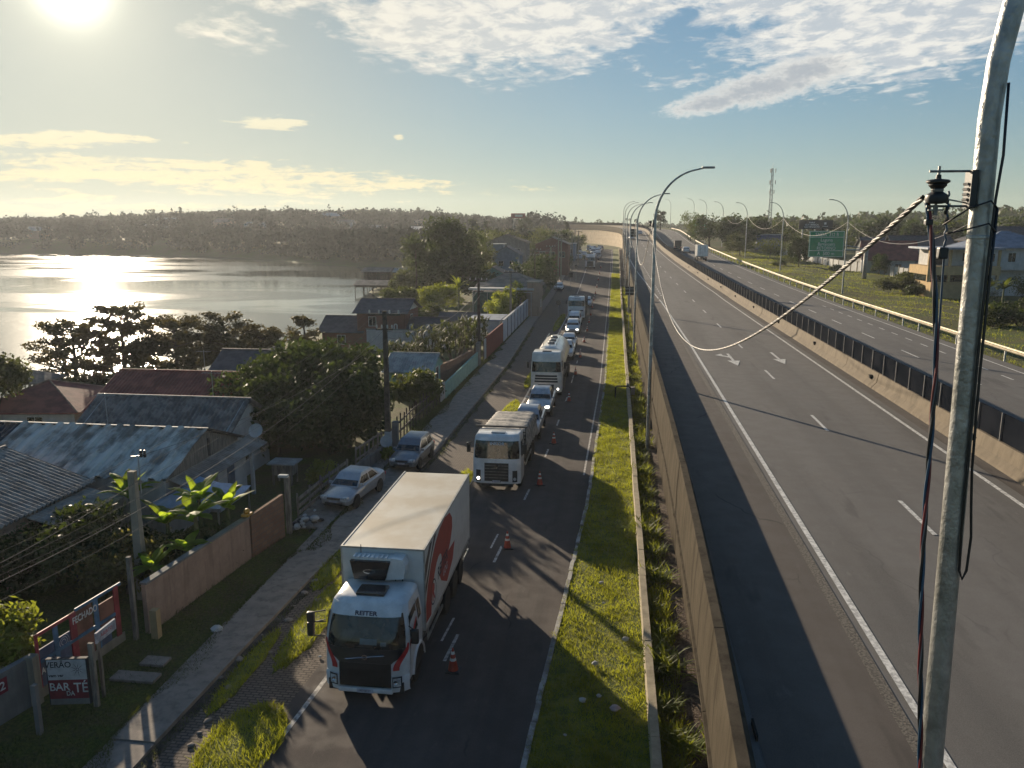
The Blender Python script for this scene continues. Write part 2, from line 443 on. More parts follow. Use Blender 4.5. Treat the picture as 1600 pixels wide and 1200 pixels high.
def concrete(name, col, stain=.6, rows=0.):
    m = bpy.data.materials.new(name); m.use_nodes = True; T = NT(m.node_tree); bs = T.n['Principled BSDF']
    g = T.node('ShaderNodeNewGeometry').outputs['Position']
    med = T.ramp(T.noise(g, 1.6, 5, .65), .35, .68)
    streak = T.ramp(T.noise(T.mapping(g, scale=(1.2, 1.2, .12)), 2.2, 5, .65), .45, .72)
    fin = T.ramp(T.noise(g, 30., 3, .6), .3, .7)
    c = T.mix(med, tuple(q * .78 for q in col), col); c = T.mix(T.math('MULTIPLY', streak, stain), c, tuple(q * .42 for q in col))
    c = T.mix(T.math('MULTIPLY', fin, .2), c, tuple(q * .6 for q in col))
    T.set(bs, 'Base Color', c); T.set(bs, 'Roughness', .88); T.set(bs, 'Specular IOR Level', .25)
    bn = T.node('ShaderNodeBump'); T.set(bn, 'Strength', .5); T.set(bn, 'Distance', .02)
    T.set(bn, 'Height', T.noise(g, 14., 5, .7)); T.l.new(bn.outputs[0], bs.inputs['Normal'])
    return m
def brick(name, c1, c2, mortar, sx, sy, axis='z', bump=.4, msize=.02, stain=.4):
    m = bpy.data.materials.new(name); m.use_nodes = True; T = NT(m.node_tree); bs = T.n['Principled BSDF']
    g = T.node('ShaderNodeNewGeometry').outputs['Position']
    if axis != 'z':
        s3 = T.node('ShaderNodeSeparateXYZ'); T.set(s3, 0, g); cb = T.node('ShaderNodeCombineXYZ')
        T.set(cb, 0, T.math('ADD', s3.outputs[0], s3.outputs[1])); T.set(cb, 1, s3.outputs[2]); g2 = cb.outputs[0]
    else: g2 = g
    bk = T.node('ShaderNodeTexBrick'); T.set(bk, 'Vector', g2); T.set(bk, 'Scale', 1.); T.set(bk, 'Brick Width', sx); T.set(bk, 'Row Height', sy)
    T.set(bk, 'Mortar Size', msize); T.set(bk, 'Color1', c1); T.set(bk, 'Color2', c2); T.set(bk, 'Mortar', mortar)
    c = T.mix(T.math('MULTIPLY', T.ramp(T.noise(g, .7, 5, .65), .4, .7), stain), bk.outputs[0], tuple(q * .45 for q in c1))
    T.set(bs, 'Base Color', c); T.set(bs, 'Roughness', .9); T.set(bs, 'Specular IOR Level', .2)
    bn = T.node('ShaderNodeBump'); T.set(bn, 'Strength', bump); T.set(bn, 'Distance', .02); T.set(bn, 'Height', T.math('SUBTRACT', T.noise(g, 12., 4), bk.outputs['Fac']))
    T.l.new(bn.outputs[0], bs.inputs['Normal'])
    return m
def water_mat():
    m = bpy.data.materials.new('lagoon_water'); m.use_nodes = True; T = NT(m.node_tree); bs = T.n['Principled BSDF']
    g = T.node('ShaderNodeNewGeometry').outputs['Position']
    T.set(bs, 'Base Color', (.075, .080, .062)); T.set(bs, 'IOR', 1.333); T.set(bs, 'Specular IOR Level', .5)
    calm = T.ramp(T.noise(T.mapping(g, scale=(.012, .034, 1), rot=(0, 0, .25)), 1.2, 4, .6, .6), .40, .58)
    T.set(bs, 'Roughness', T.ramp(calm, 0, 1, .07, .16))
    w = T.math('ADD', T.noise(T.mapping(g, scale=(.8, 1.4, 1)), 1.1, 6, .68), T.math('MULTIPLY', T.noise(g, .25, 3, .6), 1.2))
    bn = T.node('ShaderNodeBump'); T.set(bn, 'Strength', T.ramp(calm, 0, 1, .02, .10)); T.set(bn, 'Distance', .55)
    T.set(bn, 'Height', w); T.l.new(bn.outputs[0], bs.inputs['Normal'])
    return m

M_ground = ground_mat()
M_side = asphalt('side_road_asphalt', (.070, .061, .056), (.105, .085, .073), .5, 3.)
M_hwy = asphalt('highway_asphalt', (.130, .123, .113), (.150, .141, .128), .22, 40., .35)
M_shl = asphalt('shoulder_asphalt', (.098, .085, .074), (.110, .095, .082), .7, 77.)
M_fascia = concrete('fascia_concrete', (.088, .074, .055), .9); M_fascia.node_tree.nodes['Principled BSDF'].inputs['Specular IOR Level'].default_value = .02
M_conc = concrete('barrier_concrete', (.175, .142, .10), .7)
M_conc2 = concrete('wall_concrete', (.30, .27, .21), .7)
M_walk = concrete('sidewalk_concrete', (.29, .25, .21), .8)
M_paver = brick('street_pavers', (.19, .155, .125), (.13, .108, .09), (.06, .05, .042), .24, .12)
M_paint = mat('road_paint', (.52, .51, .47), .75, var=.3, scale=9., bump=.2, bscale=60.)
M_paint_old = mat('worn_road_paint', (.20, .19, .175), .85, scale=7., col2=(.50, .48, .44), fac=(.35, .6))
M_soil = mat('planter_soil', (.055, .035, .024), .95, scale=4., col2=(.12, .085, .055), bump=1., bscale=14., speck=.25)
M_turf = mat('turf', (.07, .095, .012), .9, scale=2.5, col2=(.18, .18, .03), bump=.9, bscale=16.)

xs = [-6000, -3500, -2200, -1500, -1000] + list(range(-800, -200, 25)) + list(range(-200, -60, 7)) + list(np.arange(-60, -8, 2.)) + [-6, -3, 0, 1.5, 2.80, 2.86] + list(np.arange(5, 28, 4.)) + list(np.arange(28, 90, 2.)) + list(range(92, 420, 14)) + [460, 600, 900, 1500, 2500, 6000]
ys = [-60, -30, -10] + list(np.arange(0, 260, 3.)) + list(range(260, 700, 10)) + list(range(710, 1100, 40)) + [1200, 1500, 2200, 3500, 6000]
def warp_ground():
    V = []; 
    for y in ys:
        c = curve(min(y, 560)); k = 1.0
        for x in xs:
            # follow the curve of the embankment near it
            wgt = min(1., max(0., (240 - abs(x)) / 160.))
            X = x + c * wgt; V.append((X, y, ground(X, y)))
    nx = len(xs); F = [(j * nx + i, j * nx + i + 1, (j + 1) * nx + i + 1, (j + 1) * nx + i) for j in range(len(ys) - 1) for i in range(nx - 1)]
    o = mesh_np('ground', np.array(V), np.array(F), M_ground); o.data.polygons.foreach_set('use_smooth', [True] * len(F)); return o
struct(warp_ground())
W = MB(); W.quad((-6000, -80, ZW), (-10, -80, ZW), (-10, 700, ZW), (-6000, 700, ZW)); struct(W.build('lagoon_water', water_mat()))

def strip(name, fa, fb, y0, y1, zf, m, step=3., zoff=0., st=True, mats=None):
    b = MB(); n = max(1, int((y1 - y0) / step)); A = []; B = []
    for i in range(n + 1):
        y = y0 + (y1 - y0) * i / n; A.append((fa(y), y, zf(y) + zoff)); B.append((fb(y), y, zf(y) + zoff))
    b.loft([A, B], closed=False); o = b.build(name, m)
    return struct(o) if st else o
C_ = lambda v: (lambda y: v)
# side road
struct_road = strip('side_road', lambda y: Ledge(y) - .5, Kedge, -20, 345, gz, M_side, zoff=.03)
strip('service_street', Gut, lambda y: Ledge(y) - .5, -20, 235, gz, M_paver, zoff=.026)
strip('gutter', lambda y: Gut(y) - .32, Gut, -20, 235, gz, mat('gutter_dirt', (.03, .026, .022), .95, col2=(.10, .09, .08), scale=1.5, bump=1.), zoff=.018)
# pavement slabs with a kerb step
pv = MB(); yy = -20.
while yy < 232:
    L = RND.uniform(3.2, 6.5); ye = min(232, yy + L - .03); w0 = -12.9 if yy < 30 else -12.4
    a, c_ = Gut(yy) - .34, Gut(ye) - .34; dz = RND.uniform(-.02, .02)
    v = [(w0, yy, gz(yy) - .2), (a, yy, gz(yy) - .2), (c_, ye, gz(ye) - .2), (w0, ye, gz(ye) - .2)]
    v += [(p[0], p[1], p[2] + .31 + dz) for p in v]
    pv.add(v, [(0, 3, 2, 1), (4, 5, 6, 7), (0, 1, 5, 4), (1, 2, 6, 5), (2, 3, 7, 6), (3, 0, 4, 7)]); yy = ye + .03
struct(pv.build('sidewalk', M_walk))
# edge line, dashes and marks of the side road
def ribbon(b, pts, w, z):
    n = len(pts); L = []; Rr = []
    for i, (x, y) in enumerate(pts):
        x0, y0 = pts[max(0, i - 1)]; x1, y1 = pts[min(n - 1, i + 1)]; t = Vector((x1 - x0, y1 - y0)).normalized()
        L.append((x - t.y * w / 2, y + t.x * w / 2, z(y))); Rr.append((x + t.y * w / 2, y - t.x * w / 2, z(y)))
    b.loft([L, Rr], closed=False)
mk = MB(); zr = lambda y: gz(y) + .034
yl = -20.
while yl < 290:
    ye = yl + 6; ribbon(mk, [(Ledge(yl), yl), (Ledge(yl + 3), yl + 3), (Ledge(ye), ye)], .14, zr); yl = ye
struct(mk.build('edge_line', M_paint_old))
mk = MB(); mid = interp([(0, -5.5), (17, -5.3), (28, -4.65), (46, -3.75), (64, -3.45), (300, -3.9)])
for y in list(np.arange(-8, 70, 7.6)) + list(np.arange(70, 300, 8.)):
    ribbon(mk, [(mid(y) + .0, y), (mid(y + 1.7), y + 1.7)], .11, zr)
for y in (23.6, 31.4): ribbon(mk, [(mid(y) - .42, y), (mid(y + 1.6) - .42, y + 1.6)], .08, zr)
struct(mk.build('lane_dashes', M_paint_old))
mk = MB(); yl = 42.
while yl < 290: ribbon(mk, [(Kedge(yl) - .35, yl), (Kedge(yl + 5) - .35, yl + 5)], .10, zr); yl += 5
struct(mk.build('right_edge_line', M_paint_old))
# concrete kerb at the verge, partly broken
kb = MB(); y = -20.
while y < 260:
    L = RND.uniform(.8, 1.1) if y < 70 else 3.
    a, c_ = Kedge(y), Kedge(y + L - .02); h = (.13 if RND.random() > .15 or y < 30 else .05) + RND.uniform(-.015, .01); o = RND.uniform(-.02, .02)
    v = [(a + o, y, gz(y) - .1), (a + .15 + o, y, gz(y) - .1), (c_ + .15 + o, y + L - .02, gz(y + L) - .1), (c_ + o, y + L - .02, gz(y + L) - .1)]
    v += [(p[0], p[1], p[2] + .1 + h) for p in v]
    kb.add(v, [(0, 3, 2, 1), (4, 5, 6, 7), (0, 1, 5, 4), (1, 2, 6, 5), (2, 3, 7, 6), (3, 0, 4, 7)]); y += L
struct(kb.build('verge_kerb', mat('kerb_stone', (.20, .19, .175), .9, scale=2., col2=(.42, .41, .38), bump=.6, bscale=12.)))
# verge and planter base
strip('grass_verge_base', lambda y: Kedge(y) + .14, C_(1.2), -20, 300, gz, M_turf, zoff=.07)
strip('planter_bed', C_(1.42), C_(2.9), -20, 300, gz, M_soil, zoff=.3)

# ---------------- highway
def nrm(y):
    d = Vector((curve_d(y), 1.)).normalized(); return Vector((d.y, -d.x))
XOFF = interp([(8, -.27), (11, -.2), (14, -.05), (19, .06), (24, .18), (32, .26), (110, .35)])
def hp(u, y, z, nar=0.):
    """point on the highway: u metres right of the outer barrier, at forward position y"""
    n = nrm(y); uu = u - 2.5 + narrow(y) * nar + (XOFF(y) if u < 2.7 else 0.)
    return (2.5 + curve(y) + n.x * uu, y + n.y * uu, z)
def hstrip(b, u0, u1, y0, y1, zoff, n0=1., n1=1., step=4.):
    n = max(1, int((y1 - y0) / step)); A = []; B = []
    for i in range(n + 1):
        y = y0 + (y1 - y0) * i / n; z = hz(y) + zoff; A.append(hp(u0, y, z, n0)); B.append(hp(u1, y, z, n1))
    b.loft([A, B], closed=False)
def hsect(b, prof, y0, y1, nar=1., step=4., z0=hz):
    n = max(1, int((y1 - y0) / step)); rings = []
    for i in range(n + 1):
        y = y0 + (y1 - y0) * i / n; rings.append([hp(u, y, (z0(y) + z) if z > -50 else gz(y) - 1.5, nar) for u, z in prof])
    b.loft(rings)
b = MB(); hstrip(b, 2.45, 25.9, -20, 40, -.004, 0., 1.); hstrip(b, 2.71, 25.9, 40, 700, -.004, 0., 1.); struct(b.build('highway', M_hwy))
b = MB(); hstrip(b, 2.72, 5.55, -20, 130, .006, 0., 0.); hstrip(b, 13.75, 14.3, -20, 330, .006)
struct(b.build('highway_shoulder', M_shl))
b = MB(); hstrip(b, 5.3, 5.55, -20, 100, .010, 0., 0.); struct(b.build('gravel_seam', mat('rough_seam', (.06, .052, .045), .95, scale=20., col2=(.16, .145, .12), bump=1., bscale=40.)))
mk = MB()
# left solid line, drifting to the barrier where the extra lane begins
pts = [(-20, 5.75), (60, 5.85), (95, 5.6), (125, 4.8), (150, 3.9), (175, 3.4), (200, 3.2)]
fl = interp(pts); A = []; B = []
for y in np.arange(-20, 200, 4.): A.append(hp(fl(y) - .08, y, hz(y) + .012)); B.append(hp(fl(y) + .08, y, hz(y) + .012))
mk.loft([A, B], closed=False)
y = -14.
while y < 330:
    hstrip(mk, 9.43, 9.57, y + .9, y + 3.9, .012, .6, .6, 3.); y += 12.2
y = 104.
while y < 260: hstrip(mk, 5.95, 6.1, y, y + 1.3, .012, .4, .4, 2.); y += 3.1
hstrip(mk, 13.2, 13.36, -20, 430, .012)
hstrip(mk, 17.3, 17.42, -20, 430, .012)
y = -10.
while y < 330:
    hstrip(mk, 20.75, 20.88, y, y + 3.4, .012, 1, 1, 3.); y += 9.6
y = -10.
while y < 95:
    hstrip(mk, 23.3, 23.42, y, y + 1.5, .012, 1, 1, 2.); y += 3.3
hstrip(mk, 24.9, 25.02, -20, 430, .012)
# arrows (pointing to the viewer)
def arrow(cx_, y0, turn):
    z = hz(y0) + .014
    mk.poly([(cx_ - .09, y0 + 1.8, z), (cx_ + .09, y0 + 1.8, z), (cx_ + .09, y0 + 5, z), (cx_ - .09, y0 + 5, z)])
    mk.poly([(cx_, y0, z), (cx_ + .42, y0 + 2.0, z), (cx_ - .42, y0 + 2.0, z)])
    if turn:
        mk.poly([(cx_ - .09, y0 + 3.2, z + .002), (cx_ - .09, y0 + 3.7, z + .002), (cx_ - .5, y0 + 4.3, z + .002), (cx_ - .62, y0 + 4.0, z + .002)])
        mk.poly([(cx_ - .95, y0 + 4.2, z + .001), (cx_ - .45, y0 + 4.9, z + .001), (cx_ - .42, y0 + 3.6, z + .001)])
arrow(8.05, 52.3, True); arrow(11.2, 53.3, False)
struct(mk.build('highway_markings', M_paint))
# outer barrier on a cantilevered slab, in segments
def bthing(name, label, cat): return thing(name, label, cat)
bar = MB(); y = -20.
while y < 560:
    L = 11.8 if y < 330 else 8.; o = RND.uniform(-.012, .012)
    hsect(bar, [(2.12 + o, -1.25), (2.12 + o, -1.19), (2.06 + o, -1.18), (2.06 + o, -1.08), (2.13 + o, -1.07), (2.14 + o, -.1), (2.2 + o, .84), (2.40 + o, .84), (2.46 + o, .30), (2.66 + o, .07), (2.66 + o, -1.25)], y, min(y + L, 560), 0., 4.); y += L + .03
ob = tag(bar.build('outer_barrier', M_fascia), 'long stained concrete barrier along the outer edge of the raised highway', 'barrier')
dr = MB(); y = 13.
while y < 120: dr.box(2.66, 2.70, y, y + .5, hz(y) + .01, hz(y) + .13); y += 9.5
dr.build('drain_slot', mat('black_hole', (.008, .008, .008), 1.), ob)
b = MB(); hsect(b, [(2.71, -99), (2.71, -1.0), (2.95, -1.0), (2.95, -99)], -20, 250, 0., 5.)
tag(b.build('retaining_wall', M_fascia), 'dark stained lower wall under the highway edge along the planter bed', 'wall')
b = MB(); hsect(b, [(2.71, -99), (2.71, -1.0), (2.95, -1.0), (2.95, -99)], 250.05, 560, 0., 5.)
tag(b.build('retaining_wall', brick('panel_wall', (.40, .315, .21), (.36, .285, .19), (.12, .10, .08), 2.4, 1.5, 'xz', .3, .015, .45)), 'tall sunlit tan panel wall under the curving far end of the highway', 'wall')
# median barrier and dark mesh screen
b = MB(); y = -20.
while y < 560:
    L = 5.95; o = RND.uniform(-.015, .015)
    hsect(b, [(14.30 + o, -.02), (14.34 + o, .10), (14.56 + o, .34), (14.66 + o, .85), (14.86 + o, .85), (14.96 + o, .34), (15.2 + o, .1), (15.22 + o, -.02)], y, min(y + L, 560), 1., 6.); y += L + .03
med = tag(b.build('median_barrier', M_conc), 'tan concrete barrier along the highway median with drain notches', 'barrier')
b = MB(); y = 4.
while y < 200: b.box(14.28 + narrow(y), 14.33 + narrow(y), y, y + .34, hz(y) + .06, hz(y) + .34) ; y += 6.6
b2 = MB(); y = 7.
while y < 160: b2.prism([(14.50 + narrow(y), hz(y) + .38), (14.44 + narrow(y), hz(y) + .60), (14.60 + narrow(y), hz(y) + .62), (14.66 + narrow(y), hz(y) + .40)], 'y', y, y + .22); y += 13.2
b2.build('drain_notch', MATS['black_hole'], med)
scr = thing('mesh_screen', 'dark grey mesh anti glare screen standing on the median barrier', 'screen')
b = MB(); hsect(b, [(14.74, .86), (14.74, 1.92), (14.78, 1.92), (14.78, .86)], -20, 430, 1., 4.)
mm = bpy.data.materials.new('screen_mesh'); mm.use_nodes = True; T = NT(mm.node_tree); T.n.remove(T.n['Principled BSDF']); bs = T.node('ShaderNodeBsdfDiffuse')
gp = T.node('ShaderNodeNewGeometry').outputs['Position']
T.set(bs, 'Color', T.mix(T.ramp(T.noise(T.mapping(gp, scale=(1, .6, 1)), 1., 4), .35, .65), (.006, .008, .012), (.014, .016, .021)))
trn = T.node('ShaderNodeBsdfTransparent'); ms = T.node('ShaderNodeMixShader'); T.set(ms, 0, 1.)
T.l.new(trn.outputs[0], ms.inputs[1]); T.l.new(bs.outputs[0], ms.inputs[2]); T.l.new(ms.outputs[0], T.n['Material Output'].inputs[0])
b.build('mesh_panel', mm, scr)
pp = MB().box(-.02, .02, -.02, .02, 0, 1.15)
M_galv = mat('galvanised_steel', (.33, .34, .33), .45, .7, scale=5., var=.25, bump=.15, bscale=40.)
pm = None
for k in range(100):
    y = 14 + k * 1.95; x = hp(14.69, y, 0, 1.)[0]
    if pm is None: po = pp.build('screen_post', mat('dull_post', (.13, .13, .13), .6), scr); pm = po.data
    else:
        po = bpy.data.objects.new('screen_post', pm); COL.objects.link(po); po.parent = scr
    po.location = (x, y, hz(y) + .80)
# low planter wall
lw = MB(); y = -20.
while y < 290:
    o = RND.uniform(-.01, .01); L = 2.4 if y < 80 else 6; a = RND.uniform(-.02, .02)
    lw.box(1.2 + o, 1.42 + o, y, y + L - .015, gz(y) - .4, gz(y) + .74 + a); y += L
tag(lw.build('planter_wall', concrete('low_wall_concrete', (.44, .38, .27), .55)), 'low pale concrete wall between the grass verge and the planter bed', 'wall')
# guard rail on the far side
gr = thing('guard_rail', 'long sunlit steel guard rail along the far side of the highway', 'guard rail')
b = MB(); hsect(b, [(26.55, .50), (26.50, .57), (26.57, .64), (26.50, .72), (26.55, .80), (26.6, .80), (26.56, .72), (26.62, .64), (26.56, .57), (26.6, .50)], 10, 330, 1., 4.)
b.build('rail', mat('weathered_rail', (.27, .235, .165), .55, .4, scale=3., var=.2), gr)
rp = None
for k in range(78):
    y = 22 + k * 4.
    if rp is None: o = MB().box(-.06, .06, -.05, .05, -.3, .78).build('rail_post', M_galv, gr); rp = o.data
    else: o = bpy.data.objects.new('rail_post', rp); COL.objects.link(o); o.parent = gr
    o.location = hp(26.70, y, hz(y) - .15, 1.)
# ------------------------------------------------------------ vehicles (front at local y = 0, facing -Y)
def paint(name, col, rough=.28, dirt=.12):
    return mat(name, col, rough, coat=.5, var=dirt, scale=1.6)
M_white = paint('white_paint', (.66, .66, .64)); M_white2 = paint('cream_white_paint', (.70, .66, .58)); M_silver = mat('silver_paint', (.40, .41, .42), .32, .45, var=.08, coat=.5)
M_grey = mat('grey_blue_paint', (.16, .19, .22), .3, .5, var=.1, coat=.5); M_blk = mat('black_plastic', (.014, .014, .015), .5, var=.3)
M_blkp = paint('black_paint', (.012, .013, .015), .2); M_red = mat('red_paint', (.42, .022, .026), .45, var=.15); M_tyre = mat('tyre_rubber', (.018, .017, .016), .85, var=.3, scale=8)
M_rim = mat('steel_rim', (.22, .22, .21), .5, .6, var=.4, scale=6); M_chr = mat('chrome', (.55, .55, .55), .15, 1.)
M_lamp = mat('headlight_glass', (.55, .56, .56), .08, .2, var=.3, scale=12.); M_lampon = mat('lit_headlight', (.9, .88, .8), .2, emit=((1, .93, .78), 2.2))
M_plate = mat('plate_grey', (.42, .42, .47), .5); M_ink = mat('plate_ink', (.03, .03, .06), .6)
def glassmat():
    m = bpy.data.materials.new('dark_glass'); m.use_nodes = True; T = NT(m.node_tree); bs = T.n['Principled BSDF']
    o = T.node('ShaderNodeTexCoord').outputs['Object']
    T.set(bs, 'Base Color', T.mix(T.ramp(T.noise(o, 2.2, 4, .6), .35, .7), (.006, .009, .010), (.035, .045, .045))); T.set(bs, 'Roughness', .06); T.set(bs, 'Specular IOR Level', .6)
    return m
M_glass = glassmat()
M_orange = mat('amber_lens', (.5, .16, .02), .3)

def wheel_mesh(r=.5, w=.28, n=22):
    t = MB(); t.lathe([(r * .62, -w / 2), (r * .93, -w / 2), (r, -w * .36), (r, w * .36), (r * .93, w / 2), (r * .62, w / 2)], n=n, axis='x')
    k = MB(); k.lathe([(r * .63, -w * .40), (r * .56, -w * .44), (r * .50, -w * .2), (r * .24, -w * .16), (r * .20, -w * .36), (.0 + r * .02, -w * .38)], n=n, axis='x')
    k.lathe([(r * .63, w * .40), (r * .56, w * .44), (r * .50, w * .2), (r * .24, w * .16), (r * .20, w * .36), (.0 + r * .02, w * .38)], n=n, axis='x')
    for i in range(8):
        a = 2 * pi * i / 8; c = (cos(a) * r * .36, sin(a) * r * .36)
        for sg in (-1, 1): k.box(min(sg * w * .13, sg * w * .21), max(sg * w * .13, sg * w * .21), c[0] - r * .045, c[0] + r * .045, c[1] - r * .045, c[1] + r * .045)
    return t, k
_wc = {}
def wheel(parent, x, y, r=.5, w=.28):
    key = (r, w)
    if key not in _wc:
        t, k = wheel_mesh(r, w); o = t.build('wheel', M_tyre, parent, smooth=True); q = k.build('rim', M_rim, o, smooth=True); _wc[key] = (o.data, q.data)
    else:
        o = bpy.data.objects.new('wheel', _wc[key][0]); COL.objects.link(o); o.parent = parent
        q = bpy.data.objects.new('rim', _wc[key][1]); COL.objects.link(q); q.parent = o
    o.location = (x, y, r); return o

class Cab:
    def __init__(s, W=2.5, prof=None, tw=.13, bow=.28, back=1.95, ztap=1.9, ztop=2.9):
        s.W = W; s.yf = interp(prof); s.prof = prof; s.bow = bow; s.back = back; s.tw = tw; s.zt = ztap; s.ztop = ztop
    def hw(s, z): return s.W / 2 - s.tw * smooth(s.zt, s.ztop + .3, z)
    def F(s, x, z):
        h = s.hw(z); return s.yf(z) + s.bow * min(1, abs(x / h)) ** 5
    def shell(s, b, zs, inset=0.):
        rings = []
        for z in zs:
            h = s.hw(z) - inset; r = [(x * h, s.F(x * h, z) + inset, z) for x in [-1, -.985, -.94, -.86, -.74, -.5, -.2, .2, .5, .74, .86, .94, .985, 1]]
            r += [(h, s.back - .06 - inset, z), (h - .06, s.back - inset, z), (-h + .06, s.back - inset, z), (-h, s.back - .06 - inset, z)]
            rings.append(r)
        b.loft(rings)
    def front(s, b, xl, xr, z0, z1, off=.012, nx=9, nz=5):
        A = []
        for j in range(nz + 1):
            z = z0 + (z1 - z0) * j / nz; l = xl(z) if callable(xl) else xl; r = xr(z) if callable(xr) else xr
            A.append([(l + (r - l) * i / nx, s.F(l + (r - l) * i / nx, z) - off, z) for i in range(nx + 1)])
        b.loft(A, closed=False)
    def side(s, b, sg, pts, off=.012):
        b.poly([(sg * (s.hw(z) + off), y, z) for y, z in pts])

def chassis(root, L, y0=1.0, z=.75, w=.42):
    b = MB(); b.box(-w, -w + .09, y0, L, z - .14, z + .12); b.box(w - .09, w, y0, L, z - .14, z + .12)
    y = y0 + .3
    while y < L: b.box(-w + .09, w - .09, y, y + .1, z - .1, z + .06); y += 1.4
    return b.build('chassis', M_blk, root)
def mirror(root, x, y, z, sg, h=.5, arm=.32, w=.24, low=True):
    b = MB(); b.rbox(x - w / 2, x + w / 2, y - .06, y + .10, z - h / 2, z + h / 2, .05)
    b.tube([(x, y, z + h * .45), (x - sg * arm, y + .12, z + h * .6)], .018, 5)
    if low: b.tube([(x, y, z - h * .45), (x - sg * arm, y + .12, z - h * .6)], .018, 5)
    return b.build('mirror', M_blk, root)

